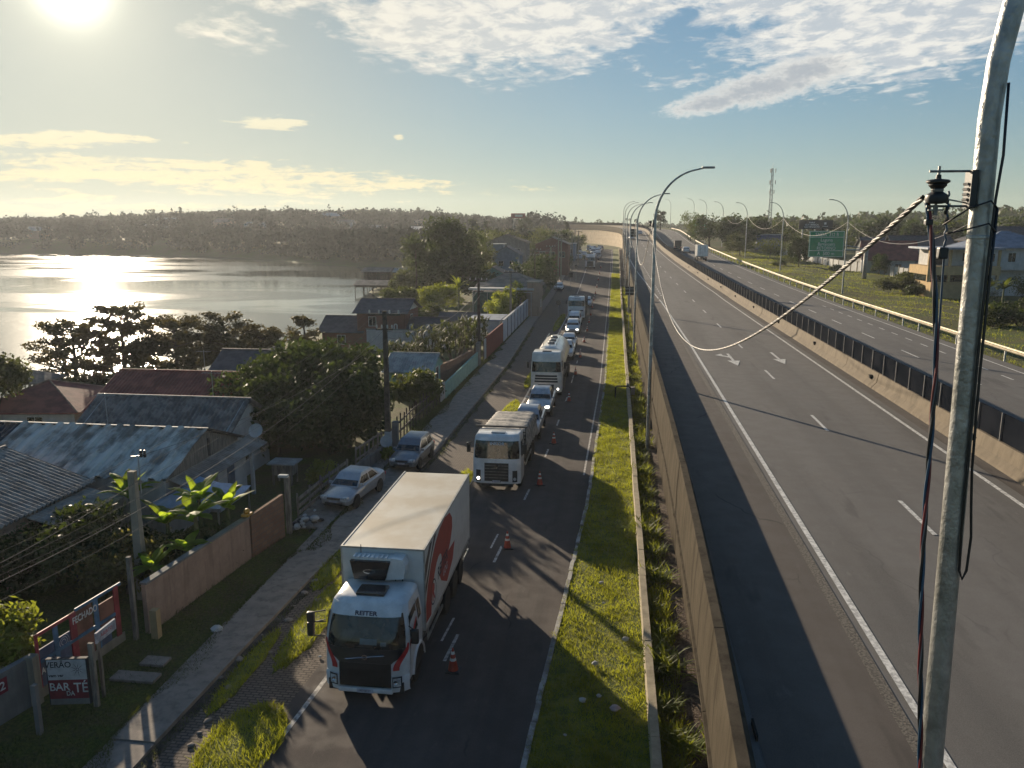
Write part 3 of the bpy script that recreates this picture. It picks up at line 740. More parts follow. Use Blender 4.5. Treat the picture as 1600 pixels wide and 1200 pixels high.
# ---------- the refrigerated lorry in front
def reefer():
    t = thing('box_truck', 'white refrigerated lorry with a big red letter logo on its box, nearest in the queue', 'truck', (-6.75, 20.0, .03))
    t['group'] = 'vehicles queuing in the left lane of the side road'
    c = Cab(2.46, [(.3, .06), (.45, 0.), (1.0, 0.0), (1.35, .03), (1.75, .07), (2.55, .34), (2.72, .42), (2.85, .62), (2.93, 1.0)], .17, .30, 1.9)
    b = MB(); c.shell(b, [.62, .8, 1.05, 1.3, 1.75, 2.1, 2.5, 2.66, 2.76]); rr = []
    for z, sc, yb in ((2.76, .985, 0), (2.84, .95, .10), (2.89, .84, .25), (2.9, .6, .5)):
        h = c.hw(z) * sc; rr.append([(x * h, c.F(x * c.hw(z), 2.76) + yb, z) for x in [-1, -.94, -.74, -.3, .3, .74, .94, 1]] + [(h, 1.88 - yb * .3, z), (-h, 1.88 - yb * .3, z)])
    b.loft(rr)
    cab = b.build('cab', M_white, t, smooth=True)
    # wheel arch: solid black block, recess shade put into its colour, plus flared fender
    for sg in (-1, 1):
        a = MB(); pts = [(y_, z_) for y_, z_ in [(1.30 + .60 * cos(th), .52 + .62 * sin(th)) for th in np.linspace(0, pi, 12)]]
        a.prism([(sg * 1.19, 0)] * 0 or [(p_[0], p_[1]) for p_ in pts], 'x', sg * 1.10, sg * 1.245); a.build('wheel_arch', M_blk, cab)
        f = MB(); o_ = [(1.30 + .72 * cos(th), .50 + .76 * sin(th)) for th in np.linspace(.05, pi - .1, 14)]; i_ = [(1.30 + .60 * cos(th), .50 + .62 * sin(th)) for th in np.linspace(.05, pi - .1, 14)]
        f.loft([[(sg * 1.20, p_[0], p_[1]) for p_ in o_], [(sg * 1.285, p_[0], p_[1]) for p_ in [((a_[0] + b_[0]) / 2, (a_[1] + b_[1]) / 2) for a_, b_ in zip(o_, i_)]], [(sg * 1.27, p_[0], p_[1]) for p_ in i_]], closed=False)
        f.build('fender', M_white, cab, smooth=True)
    b = MB(); c.front(b, lambda z: -c.hw(z) * (.93 - .04 * (z - 1.6)), lambda z: c.hw(z) * (.93 - .04 * (z - 1.6)), 1.62, 2.56, .014, 16, 6); b.build('windshield', M_glass, t, smooth=True)
    b = MB(); c.front(b, lambda z: -c.hw(z) * (.62 + .33 * smooth(1.18, 1.5, z)), lambda z: c.hw(z) * (.62 + .33 * smooth(1.18, 1.5, z)), 1.20, 1.62, .016, 16, 6); b.build('front_panel', mat('charcoal_panel', (.028, .030, .032), .3, var=.1), t, smooth=True)
    b = MB()
    for sg in (-1, 1):
        xs_ = lambda z, k: sg * c.hw(z) * k
        c.front(b, lambda z: sg * c.hw(z) * (.66 + .30 * smooth(1.05, 1.75, z)), lambda z: sg * c.hw(z) * (.80 + .19 * smooth(1.05, 1.6, z)), 1.0, 1.75, .020, 4, 8)
        c.side(b, sg, [(.33, 1.55), (.33, 1.72), (.75, 1.95), (1.15, 2.15), (1.2, 2.05), (.8, 1.8)], .01)
    b.build('red_stripe', M_red, t)
    b = MB(); c.front(b, -.76, .76, .48, 1.20, .018, 8, 4)
    for k in range(6): c.front(b, -.72, .72, .56 + k * .1, .58 + k * .1, .045, 8, 1)
    b.build('grille', M_blk, t)
    b = MB(); rr = []
    for z, e in ((.30, .10), (.34, .02), (.5, 0.), (.74, 0.), (.80, .04)):
        rr.append([(x * 1.235, c.F(x * 1.22, max(z, .45)) - .05 + e, z) for x in [-1, -.98, -.93, -.8, -.62]] + [(x * 1.1, .5, z) for x in (-.62, -1.0)])
    b.loft(rr); st = len(b.v); b.add([(-v[0], v[1], v[2]) for v in b.v[:st]], [tuple(reversed(f)) for f in b.f[:]])
    b.rbox(-.80, .80, -.045, .2, .30, .44, .03); b.build('bumper', M_white, t, smooth=True)
    b = MB(); b.box(-1.1, 1.1, .06, .5, .3, .62); b.build('front_underside', M_blk, t)
    for sg in (-1, 1):
        b = MB(); c.front(b, sg * .80, sg * 1.06, .50, .84, .075, 4, 4); h = b.build('headlight', M_blk, t)
        b = MB(); c.front(b, sg * .83, sg * 1.03, .54, .80, .088, 3, 3); b.build('lens', M_lamp, h, smooth=True)
        b = MB(); yy = c.F(sg * .9, .68) - .10; b.lathe([(.055, 0), (.06, -.02), (.03, .0), (.01, .01)], (sg * .90, yy, .69), 12, 'y'); b.build('reflector', M_chr, h)
        b = MB(); c.side(b, sg, [(.42, 1.86), (.48, 2.46), (1.25, 2.52), (1.25, 1.80), (.9, 1.72)], .014); b.build('side_window', M_glass, t)
        b = MB(); c.side(b, sg, [(1.33, 1.95), (1.33, 2.5), (1.68, 2.5), (1.68, 1.95)], .014); b.build('quarter_window', M_glass, t)
        b = MB(); c.side(b, sg, [(1.27, 1.1), (1.27, 2.6), (1.295, 2.6), (1.295, 1.1)], .013); c.side(b, sg, [(.38, 1.02), (.36, 1.75), (.385, 1.75), (.40, 1.02)], .013); c.side(b, sg, [(1.05, 1.62), (1.05, 1.66), (1.22, 1.66), (1.22, 1.62)], .03); b.build('door_seam', M_blk, t)
        b = MB(); b.box(sg * 1.0 - .16, sg * 1.0 + .16, .35, .85, .30, .58); b.build('step', M_blk, t)
    mirror(t, -1.62, .22, 2.40, -1, .30, .42, .22); mirror(t, -1.64, .24, 2.02, -1, .42, .40, .20); mirror(t, 1.40, .30, 1.95, 1, .42, .2, .22)
    # roof hatch, visor lettering, beacon studs
    b = MB(); b.rbox(-.44, .42, .72, 1.32, 2.88, 2.99, .06); b.build('roof_hatch', M_blkp, t, smooth=True)
    b = MB(); rr = []
    for j, (y, z) in enumerate(((.30, 2.50), (.36, 2.60), (.52, 2.74))):
        rr.append([(x, y + .10 * (abs(x) / 1.0) ** 4 - .05, z) for x in np.linspace(-1.0, 1.0, 12)])
    b.loft(rr, closed=False); b.build('sun_visor', M_white, t, smooth=True)
    nz = Vector((0, -.78, .62)); M = basis((.0, .285, 2.575), (1, 0, 0), (0, .42, .91)); put_text('lettering', 'REITER', .17, M, M_ink, t, .006, 1.25)
    b = MB(); b.box(-.24, .24, -.062, -.052, .31, .43); p = b.build('licence_plate', M_plate, t)
    put_text('plate_text', 'RLH·4C27'.replace('·', ''), .09, basis((0, -.064, .37), (1, 0, 0), (0, 0, 1)), M_ink, p, 0, .9)
    b = MB(); b.tube([(-.56, c.F(0, 1.33) - .03, 1.30), (.56, c.F(0, 1.45) - .035, 1.46)], .013, 5); b.lathe([(.085, -.02), (.085, .0), (.06, .0), (.06, -.02)], (0, c.F(0, 1.38) - .02, 1.38), 16, 'y'); b.build('badge', M_chr, t)
    # dashboard bits as pale patches on the glass, hazy reflection put into their colour
    b = MB(); c.front(b, -.15, .35, 1.74, 1.90, .018, 3, 2); c.front(b, .45, .62, 1.72, 1.83, .018, 2, 2); b.build('hazy_dash_patches', mat('hazy_reflection', (.10, .13, .14), .4), t)
    # box
    x0, x1, y0, y1, z0, z1 = -1.29, 1.29, 2.05, 9.6, 1.22, 3.80
    b = MB(); b.rbox(x0, x1, y0, y1, z0, z1, .02); box = b.build('cargo_box', mat('box_panel', (.62, .61, .57), .38, var=.07, scale=1.2, speck=.0), t)
    b = MB(); b.rbox(x0 + .05, x1 - .05, y0 + .05, y1 - .05, z1 - .01, z1 + .012, .005); b.build('box_roof', mat('box_roof_panel', (.52, .44, .31), .42, scale=.55, col2=(.62, .57, .46), stretch=(1, .8, 1)), box)
    b = MB()
    for xx in (x0 - .012, x1 - .035):
        b.box(xx, xx + .047, y0 - .012, y1 + .012, z1 - .03, z1 + .03); b.box(xx, xx + .047, y0 - .014, y0 + .04, z0, z1 - .03); b.box(xx, xx + .047, y0, y1, z0 - .03, z0 + .05); b.box(xx, xx + .047, y1 - .04, y1 + .014, z0, z1 - .03)
    b.box(x0 + .035, x1 - .035, y0 - .014, y0 + .03, z1 - .03, z1 + .03); b.box(x0 + .035, x1 - .035, y0 - .014, y0 + .03, z0 - .03, z0 + .04)
    b.build('box_trim', mat('aluminium_trim', (.42, .41, .38), .4, .6, var=.2), box)
    # graphics on the right side (and the same on the left)
    xg = x1 + .004
    def gpoly(b, pts, off=0.): b.poly([(xg + off, y, z) for y, z in pts])
    def arcs(cy, cz, ry, rz, a0, a1, n=22): return [(cy + ry * cos(radians(a0 + (a1 - a0) * i / n)), cz + rz * sin(radians(a0 + (a1 - a0) * i / n))) for i in range(n + 1)]
    b = MB()
    # the tall red sweep: rises from the front bottom, over the top, and down to a point
    outer = [(2.12, 1.40), (2.15, 2.0), (2.40, 2.5), (2.9, 3.02), (3.5, 3.42), (4.2, 3.66), (5.0, 3.74), (5.8, 3.62), (6.2, 3.3), (6.2, 2.95), (5.9, 2.6)]
    inner = [(2.78, 1.35), (2.92, 1.85), (3.12, 2.22), (3.38, 2.5), (3.66, 2.7), (3.95, 2.8), (4.2, 2.8), (4.36, 2.7), (4.42, 2.55), (4.36, 2.4), (4.2, 2.25)]
    for i in range(len(outer) - 1): gpoly(b, [outer[i], outer[i + 1], inner[i + 1], inner[i]])
    gpoly(b, [(4.2, 2.25), (5.9, 2.6), (5.5, 2.35), (6.6, 2.30), (6.2, 1.75), (5.2, 1.36), (4.3, 1.80), (4.05, 2.1)])
    b.build('red_logo', mat('logo_red', (.36, .03, .03), .5, var=.08), box)
    b = MB(); gpoly(b, [(2.12, 3.3), (2.12, 2.75), (2.6, 3.3), (3.1, 3.7), (2.75, 3.72)], .001)
    gpoly(b, [(2.12, 2.6), (2.12, 2.3), (3.0, 3.25), (3.7, 3.72), (3.35, 3.74)], .001); b.build('dark_stripe', mat('stripe_brown', (.05, .03, .03), .5), box)
    b = MB(); R1 = arcs(3.15, 1.95, .40, .42, 0, 360); R2 = arcs(3.15, 1.95, .35, .37, 0, 360)
    for i in range(22): gpoly(b, [R1[i], R1[i + 1], R2[i + 1], R2[i]], .003)
    b.build('logo_ring', M_ink, box)
    b = MB(); gpoly(b, [(2.98, 1.68), (3.08, 1.68), (3.08, 1.9), (3.22, 1.68), (3.34, 1.68), (3.2, 1.93), (3.3, 2.02), (3.3, 2.16), (3.18, 2.24), (2.98, 2.24)], .005); b.build('logo_letter', M_red, box)
    put_text('lettering', 'REITER', .56, basis((xg + .006, 4.55, 2.28), (0, 1, .06), (0, 0, 1)), M_ink, box, .012, .92)
    put_text('lettering', 'LOG', .34, basis((xg + .006, 4.95, 1.92), (0, 1, .06), (0, 0, 1)), M_plate, box, .01, 1.0)
    # refrigeration unit
    b = MB(); b.rbox(-.80, .58, 1.66, 2.05, 3.06, 3.66, .08); u = b.build('cooling_unit', M_white, t, smooth=True)
    b = MB(); b.prism([(-.86, 3.58), (.38, 3.58), (.20, 3.0), (-.74, 3.0)], 'y', 1.54, 1.68); b.build('fan_grille', M_blkp, u)
    b = MB(); b.prism([(.40, 3.70), (.74, 3.66), (.82, 3.45), (.76, 3.06), (.22, 3.0)], 'y', 1.58, 2.04); b.build('side_cowl', M_white, u)
    b = MB(); R1 = arcs(-.27, 3.27, .19, .075, 0, 360); R2 = arcs(-.27, 3.27, .155, .045, 0, 360)
    for i in range(22): b.poly([(q[0], 1.532, q[1]) for q in (R1[i], R1[i + 1], R2[i + 1], R2[i])])
    b.build('oval_badge', M_chr, u)
    b = MB()
    for k in range(8): b.box(-.78 + k * .14, -.72 + k * .14, 1.60, 1.9, 3.64, 3.70)
    b.build('top_rail', M_white, u)
    b = MB()
    for x in (-.70, -.36, .40, .62): b.tube([(x, 1.98, 3.08), (x, 2.0, 1.6)], .022, 6)
    b.build('hose', M_blk, t)
    b = MB(); b.tube([(-.62, 1.9, 3.6), (-.60, 1.85, 3.98)], .012, 4); b.build('antenna', M_blk, t)
    chassis(t, 9.3)
    for x, y in ((-1.05, 1.30), (1.05, 1.30)): wheel(t, x, y, .5, .30)
    for y in (5.55, 6.85, 7.95):
        for sg in (-1, 1): wheel(t, sg * .98, y, .5, .52)
    b = MB()
    for sg in (-1, 1):
        for z in (.62, .95): b.box(sg * 1.22 - .02, sg * 1.22 + .02, 2.5, 4.75, z, z + .11); b.box(sg * 1.22 - .02, sg * 1.22 + .02, 8.5, 9.6, z, z + .1)
        for y in (2.8, 4.4, 8.7, 9.4): b.box(sg * 1.16 - .03, sg * 1.16 + .03, y, y + .06, .6, 1.2)
    b.build('side_guard', M_galv, t)
    b = MB()
    for sg in (-1, 1): b.lathe([(.02, 0), (.30, 0), (.32, .03), (.32, 1.3), (.30, 1.33), (.02, 1.33)], (sg * .80, 2.7, .78), 14, 'y')
    b.build('fuel_tank', M_rim, t)
    b = MB()
    for y in (5.55, 6.85, 7.95): 
        for sg in (-1, 1): b.lathe([(.56, -.26), (.58, -.26), (.58, .26), (.56, .26)], (sg * .98, y, .52), 16, 'x') if False else b.box(sg * .98 - .27, sg * .98 + .27, y - .45, y + .45, 1.07, 1.10)
    b.build('mudguard', M_blk, t)
    return t
TR1 = reefer()

def cabtruck(label, loc, kind, name, W=2.45, H=2.9, style='vw', paintm=None, rz=0., group='vehicles queuing in the left lane of the side road', detail=True):
    t = thing(name, label, 'truck', loc, rz, group); pm_ = paintm or M_white
    z1, z2 = (1.72, 2.52) if H < 3.2 else (2.02, 2.82)
    c = Cab(W, [(.35, .04), (.5, 0.), (z1 - .3, .02), (z1, .06), (z2, .16), (H - .12, .24), (H, .5)], .10, .20, 1.75 if H < 3.2 else 2.1, ztop=H)
    b = MB(); c.shell(b, [.42, .6, 1.0, 1.4, z1, z2, H - .22, H - .1]); h = c.hw(H)
    b.loft([[(x * h * s_, c.F(x * h, H - .1) + o_, z) for x in [-1, -.9, -.6, .6, .9, 1]] + [(h * s_, c.back - o_ * .4, z), (-h * s_, c.back - o_ * .4, z)] for z, s_, o_ in ((H - .1, 1, 0), (H - .02, .96, .08), (H, .88, .2))])
    b.build('cab', pm_, t, smooth=True)
    b = MB(); c.front(b, lambda z: -c.hw(z) * .94, lambda z: c.hw(z) * .94, z1, z2 + (.1 if style == 'vw' else 0), .014, 16, 5); b.build('windshield', M_glass, t, smooth=True)
    g = MB()
    if style == 'vw':
        c.front(g, -.62, .62, .55, 1.50, .016, 6, 3); g.build('grille', M_blk, t)
        g = MB()
        for k in range(5): c.front(g, -.60, .60, .72 + k * .16, .75 + k * .16, .035, 6, 1)
        g.build('grille_bar', M_rim, t)
        b = MB(); b.lathe([(.12, -.02), (.12, .0), (.095, .0), (.095, -.02)], (0, c.F(0, 1.3) - .03, 1.30), 16, 'y')
        for q in (((-.07, 1.37), (-.03, 1.22)), ((-.03, 1.22), (0, 1.30)), ((0, 1.30), (.03, 1.22)), ((.03, 1.22), (.07, 1.37))):
            b.tube([(q[0][0], c.F(0, 1.3) - .045, q[0][1]), (q[1][0], c.F(0, 1.3) - .045, q[1][1])], .011, 4)
        b.build('badge', M_chr, t)
        put_text('lettering', 'INKOR', .21, basis((.02, c.F(0, z2 - .02) - .03, z2 - .035), (1, 0, 0), (0, .1, 1)), mat('decal_blue', (.30, .42, .52), .5), t, .006, 1.15)
    elif style == 'daf':
        c.front(g, -.62, .62, .52, 1.05, .016, 6, 3)
        for k in range(3): c.front(g, -.92 + .03 * k, .92 - .03 * k, 1.20 + k * .22, 1.34 + k * .22, .016, 8, 1)
        g.build('grille', M_blk, t)
    elif style == 'dark':
        c.front(g, -.80, .80, .5, z1 - .12, .016, 6, 3)
        for k in range(5): c.front(g, -.8, .8, .62 + k * .2, .65 + k * .2, .03, 6, 1)
        g.build('grille', M_blk, t)
    else:
        c.front(g, -1.0, 1.0, 1.32, 1.48, .016, 6, 1); c.front(g, -.5, .5, .5, .95, .016, 6, 2); g.build('grille', M_blk, t)
        put_text('lettering', 'TRANSPORTES', .17, basis((.0, c.F(0, H - .3) - .03, H - .30), (1, 0, 0), (0, .1, 1)), M_ink, t, .004, 1.1)
    for sg in (-1, 1):
        b = MB()
        if style == 'vw': c.front(b, sg * .82, sg * 1.06, .52, 1.12, .020, 3, 3); hl = b.build('headlight', M_blk, t)
        else: c.front(b, sg * .78, sg * 1.10, .58, .86, .018, 3, 3); hl = b.build('headlight', M_lamp, t)
        b = MB(); b.lathe([(.01, -.03), (.075, -.03), (.085, 0), (.01, .01)], (sg * .94, c.F(sg * .94, .7) - .03, .68), 12, 'y')
        b.build('lens', M_lampon if style in ('daf',) or (style == 'vw' and sg < 0) else M_lamp, hl)
        b = MB(); c.side(b, sg, [(.38, z1 + .02), (.46, z2), (1.25, z2), (1.25, z1 - .05)], .014); b.build('side_window', M_glass, t)
        mirror(t, sg * (W / 2 + .22), .12, z2 - .25, sg, .52, .22, .20)
    b = MB(); b.box(-.85, .85, .0, .4, .28, .42); b.box(-.22, .22, c.F(0, .55) - .05, c.F(0, .55) - .02, .50, .62); b.build('bumper', M_blk, t)
    b = MB(); b.box(-.2, .2, c.F(0, .6) - .065, c.F(0, .6) - .05, .50, .61); b.build('licence_plate', M_plate, t)
    b = MB(); b.rbox(-.36, .36, .62, .95, H - .01, H + .06, .03); b.build('roof_hatch', M_grey if style == 'vw' else M_blk, t)
    for sg in (-1, 1): wheel(t, sg * (W / 2 - .18), 1.15, .5, .30)
    yb = c.back + .15
    if kind == 'tarp':
        L = 6.2; chassis(t, yb + L)
        b = MB(); rr = []
        b.loft([[(x, y, z) for x, z in ((-1.22, 1.2), (-1.28, 1.9), (-1.12, zt_), (1.12, zt_), (1.28, 1.9), (1.22, 1.2))] for y, zt_ in ((yb + .1, 2.66), (yb + L, 2.25))]); b.build('dump_body', mat('dump_steel', (.09, .095, .10), .6, .3, var=.3, scale=3.), t)
        n, m = 26, 40; V = []
        for j in range(m + 1):
            y = yb + .05 + (L + .05) * j / m; row = []
            for i in range(n + 1):
                u = i / n * 2 - 1; w_ = 1.0 if abs(u) < .52 else 1
                if abs(u) < .50: x = u / .50 * 1.16; z = 3.06 + .045 * sin(y * 5.3 + 1.6 * sin(u * 4)) * (1 - abs(u)) + .022 * sin(y * 13 + u * 9) - .10 * abs(u)
                else: q = (abs(u) - .5) / .5; x = (1.16 + .20 * q + .03 * sin(y * 9)) * (1 if u > 0 else -1); z = 3.05 - 1.1 * q
                row.append((x, y, z - .30 - .42 * (j / m)))
            V.append(row)
        b = MB(); b.loft(V, closed=False); b.build('tarpaulin', mat('tarp_canvas', (.33, .31, .27), .8, scale=3., col2=(.17, .165, .155), bump=.4, bscale=9.), t, smooth='all')
        b = MB(); b.box(-1.38, 1.38, yb - .08, yb + .04, 2.92, 3.0); 
        for k in range(7): b.box(.98, 1.28, yb - .02, yb + .06, 1.45 + k * .2, 1.50 + k * .2)
        b.box(.96, 1.0, yb - .02, yb + .05, 1.3, 2.92); b.box(1.26, 1.3, yb - .02, yb + .05, 1.3, 2.92)
        b.build('headboard_rail', M_blk, t)
        for y in (yb + 3.8, yb + 5.1): 
            for sg in (-1, 1): wheel(t, sg * .98, y, .5, .52)
        b = MB(); 
        for sg in (-1, 1): b.box(sg * 1.22 - .02, sg * 1.22 + .02, yb + .6, yb + 3.6, .7, .82)
        b.build('side_guard', M_galv, t)
    elif kind == 'tank':
        L = 9.0; y0 = yb + .5; chassis(t, y0 + L)
        b = MB(); prof = [(.05, 0), (.75, .08), (1.05, .3), (1.22, .8), (1.27, 1.6), (1.27, L - 1.2), (1.2, L - .6), (.8, L - .1), (.05, L)]
        b.lathe(prof, (0, y0, 2.35), 28, 'y'); M = Matrix.Translation((0, 0, 2.35)) @ Matrix.Diagonal((1, 1, .98, 1)) @ Matrix.Translation((0, 0, -2.35)); b.xf(M)
        b.build('tank', M_white2, t, smooth=True)
        b = MB(); b.box(-.5, .5, y0 + .1, y0 + .2, 2.9, 3.25); b.build('warning_board', M_blk, t)
        b = MB(); b.box(.06, .46, y0 + .06, y0 + .1, 2.93, 3.2); b.build('red_board', M_red, t)
        b = MB()
        for y in (y0 + 2.2, y0 + 3.9, y0 + 5.8): b.lathe([(.02, 0), (.30, 0), (.30, .12), (.24, .2), (.02, .2)], (0, y, 3.56), 14); 
        b.build('manhole_lid', M_rim, t)
        b = MB()
        for sg in (-1, 1): b.tube([(sg * .55, y0 + 1., 3.6), (sg * .55, y0 + 1., 3.8), (sg * .55, y0 + 7, 3.8), (sg * .55, y0 + 7, 3.6)], .03, 5)
        b.build('walkway_rail', M_galv, t)
        b = MB(); b.lathe([(.02, -1.4), (.5, -1.2), (.62, -.6), (.62, .6), (.5, 1.2), (.02, 1.4)], (0, y0 + 2.0, 1.5), 12, 'y'); b.build('hopper', M_white2, t, smooth=True)
        b = MB()
        for sg in (-1, 1): b.box(sg * 1.15 - .1, sg * 1.15 + .1, y0 + .4, y0 + 4.4, 1.2, 1.32)
        b.build('mudguard', M_blk, t)
        for y in (yb + .9, yb + 2.2, yb + 6.6, yb + 7.9, yb + 9.1):
            for sg in (-1, 1): wheel(t, sg * .98, y, .5, .52)
    else:
        L = 7.5; chassis(t, yb + L)
        b = MB(); x0, x1 = -1.25, 1.25
        for X in (x0, x1 - .06): b.box(X, X + .06, yb + .1, yb + L, 1.25, 2.85)
        b.box(x0, x1, yb + .1, yb + .18, 1.25, 3.1); b.box(x0, x1, yb + L - .08, yb + L, 1.25, 2.8); b.box(x0, x1, yb + .18, yb + L - .08, 1.25, 1.35)
        y = yb + .9
        while y < yb + L: b.box(x0 - .06, x0, y, y + .1, 1.25, 2.85); b.box(x1, x1 + .06, y, y + .1, 1.25, 2.85); y += .9
        b.build('open_body', mat('dump_steel2', (.055, .055, .055), .65, .2, var=.4, scale=2.), t)
        b = MB()
        for k in range(6): b.tube([(-1.2, yb + .5 + k * 1.25, 2.85), (-.6, yb + .5 + k * 1.25, 3.0), (.6, yb + .5 + k * 1.25, 3.0), (1.2, yb + .5 + k * 1.25, 2.85)], .03, 5)
        b.build('roof_hoop', M_rim, t)
        b = MB().box(-1.18, 1.18, yb + .2, yb + L - .1, 1.36, 2.3).build('load', mat('gravel_load', (.12, .11, .09), .95, bump=1., bscale=6., col2=(.2, .18, .15)), t)
        for y in (yb + 4.6, yb + 5.9):
            for sg in (-1, 1): wheel(t, sg * .98, y, .5, .52)
    return t
cabtruck('white lorry lettered INKOR with a grey tarpaulin over its dump body', (-5.72, 38.7, .03), 'tarp', 'tarpaulin_truck', style='vw')
cabtruck('white tanker lorry with its headlights lit and a cream tank on the trailer', (-5.15, 61.8, .03), 'tank', 'tanker_truck', H=3.55, style='daf', paintm=M_white2)
cabtruck('white lorry with an open dark body and hoops, behind the cream tanker', (-5.3, 114.5, .03), 'open', 'open_body_truck', H=3.35, style='other')
cabtruck('white lorry with a tall black grille, far back on the side road', (-6.15, 205, gz(205) + .03), 'open', 'black_grille_truck', H=3.6, style='dark')

def car(label, loc, name='car', body=M_white, kind='sedan', L=4.2, W=1.68, H=1.42, rz=0., group=None, lit=False, cat='car', detail=True, scale=1.):
    t = thing(name, label, cat, loc, rz, group); w = W / 2
    zb = .30; zbelt = .92 if H < 1.6 else 1.08; hood = zbelt - .04
    if kind == 'pickup': st = [(0, .58, .62, .86), (.05, .42, .80, .95), (.6, .42, hood - .03, 1), (1.35, .42, hood + .04, 1), (2.2, .42, zbelt, 1), (L - .1, .45, zbelt, 1), (L, .5, zbelt - .05, .97)]
    elif kind in ('hatch', 'suv'): st = [(0, .42, .56, .82), (.06, zb, .66, .93), (.5, zb, hood - .08, .99), (1.05, zb, hood, 1), (2.2, zb, zbelt, 1), (L - .25, zb, zbelt, .98), (L, .4, zbelt - .12, .9)]
    else: st = [(0, .40, .54, .80), (.07, zb, .64, .92), (.5, zb, hood - .12, .99), (1.05, zb, hood - .03, 1), (2.0, zb, zbelt, 1), (L - .85, zb, zbelt + .02, .99), (L - .12, zb, zbelt + .02, .94), (L, .42, zbelt - .1, .88)]
    rr = []
    for y, a, zt, k in st:
        ww = w * k; crown = .05; s_ = .10
        rr.append([(-ww * .90, y, a), (-ww, y, a + .12), (-ww * 1.0, y, (a + zt) / 2 + .06), (-ww * .97, y, zt - s_), (-ww * .86, y, zt - .02), (-ww * .4, y, zt + crown), (ww * .4, y, zt + crown), (ww * .86, y, zt - .02), (ww * .97, y, zt - s_), (ww, y, (a + zt) / 2 + .06), (ww, y, a + .12), (ww * .90, y, a)])
    # round the nose in plan
    for i, ring in enumerate(rr[:2]):
        rr[i] = [(x, y + .16 * (abs(x) / w) ** 3, z) for x, y, z in ring]
    rr[-1] = [(x, y - .10 * (abs(x) / w) ** 3, z) for x, y, z in rr[-1]]
    bo = MB().loft(rr).build('body', body, t, smooth=True)
    if kind == 'sedan': y0, y1, y2, y3 = 1.05, 1.78, L - 1.30, L - .70
    elif kind == 'pickup': y0, y1, y2, y3 = 1.30, 1.95, 3.25, 3.45
    elif kind == 'van': y0, y1, y2, y3 = .75, 1.35, L - .12, L - .04
    else: y0, y1, y2, y3 = 1.02, 1.75, L - .55, L - .12
    zb_ = zbelt - .02; wb, wt = w * .90, w * .72
    def cab_(b, e=0.):
        b.loft([[(-wb - e, y0 - e, zb_), (wb + e, y0 - e, zb_), (wb + e, y3 + e, zb_), (-wb - e, y3 + e, zb_)], [(-wt - .01 - e, y1 - .03, H - .07), (wt + .01 + e, y1 - .03, H - .07), (wt + .01 + e, y2 + .03, H - .07), (-wt - .01 - e, y2 + .03, H - .07)],
                [(-wt * .9, y1 + .1, H), (wt * .9, y1 + .1, H), (wt * .9, y2 - .05, H), (-wt * .9, y2 - .05, H)]])
    b = MB(); cab_(b); b.build('cabin', body, t, smooth=True)
    zg0, zg1 = zb_ + .05, H - .11
    def on(sx, y, z):   # point on the cabin side
        f = (z - zb_) / (H - .07 - zb_); return (sx * (wb + (wt - wb) * f + .008), y, z)
    def yA(z): return y0 + (y1 - y0) * (z - zb_) / (H - .07 - zb_)
    def yC(z): return y3 + (y2 - y3) * (z - zb_) / (H - .07 - zb_)
    b = MB(); b.poly([(-wb * .92, yA(zg0) - .016, zg0), (wb * .92, yA(zg0) - .016, zg0), (wt * .96, yA(zg1) - .016, zg1), (-wt * .96, yA(zg1) - .016, zg1)]); b.build('windshield', M_glass, t)
    b = MB(); b.poly([(-wb * .88, yC(zg0) + .016, zg0), (wb * .88, yC(zg0) + .016, zg0), (wt * .92, yC(zg1) + .016, zg1), (-wt * .92, yC(zg1) + .016, zg1)]); b.build('rear_window', M_glass, t)
    ym = (y1 + y2) / 2 + (.05 if kind != 'pickup' else 0)
    for sg in (-1, 1):
        b = MB(); b.poly([on(sg, yA(zg0) + .14, zg0), on(sg, yA(zg1) + .10, zg1), on(sg, ym - .04, zg1), on(sg, ym - .04, zg0)]); b.build('side_window', M_glass, t)
        b = MB(); b.poly([on(sg, ym + .04, zg0), on(sg, ym + .04, zg1), on(sg, yC(zg1) - .12, zg1), on(sg, yC(zg0) - .16, zg0)]); b.build('side_window', M_glass, t)
        b = MB(); b.rbox(sg * (w + .02) - .09, sg * (w + .02) + .09, y0 + .22, y0 + .34, zbelt + .0, zbelt + .13, .03); b.build('mirror', body, t)
        fx = sg * w * .68; b = MB(); zl = .60 if kind != 'pickup' else .72
        b.rbox(min(fx - .16, fx + .16), max(fx - .16, fx + .16), .00 + .02, .26, zl - .02, zl + .12, .04); b.build('headlight', M_lampon if lit else M_lamp, t)
    zg = .46 if kind != 'pickup' else .60
    b = MB(); b.rbox(-w * .42, w * .42, -.005, .1, zg + .12, zg + .21, .02); b.rbox(-w * .55, w * .55, -.02, .08, zg - .13, zg - .02, .02); b.build('grille', M_blk, t)
    b = MB(); b.box(-.2, .2, -.032, -.02, zg - .0, zg + .09); b.build('licence_plate', M_plate, t)
    rw = .30 if kind != 'pickup' else .37; ya, yb_ = .82, L - (.85 if kind != 'pickup' else 1.1)
    b = MB()
    for y in (ya, yb_):
        for sg in (-1, 1): b.lathe([(.01, -.02), (rw + .06, -.02), (rw + .06, .008), (.01, .008)], (sg * (w * 1.0 - .0), y, rw + .02), 18, 'x')
    b.build('wheel_arch', M_blk, t)
    for y in (ya, yb_):
        for sg in (-1, 1): wheel(t, sg * (w - .06), y, rw, .19)
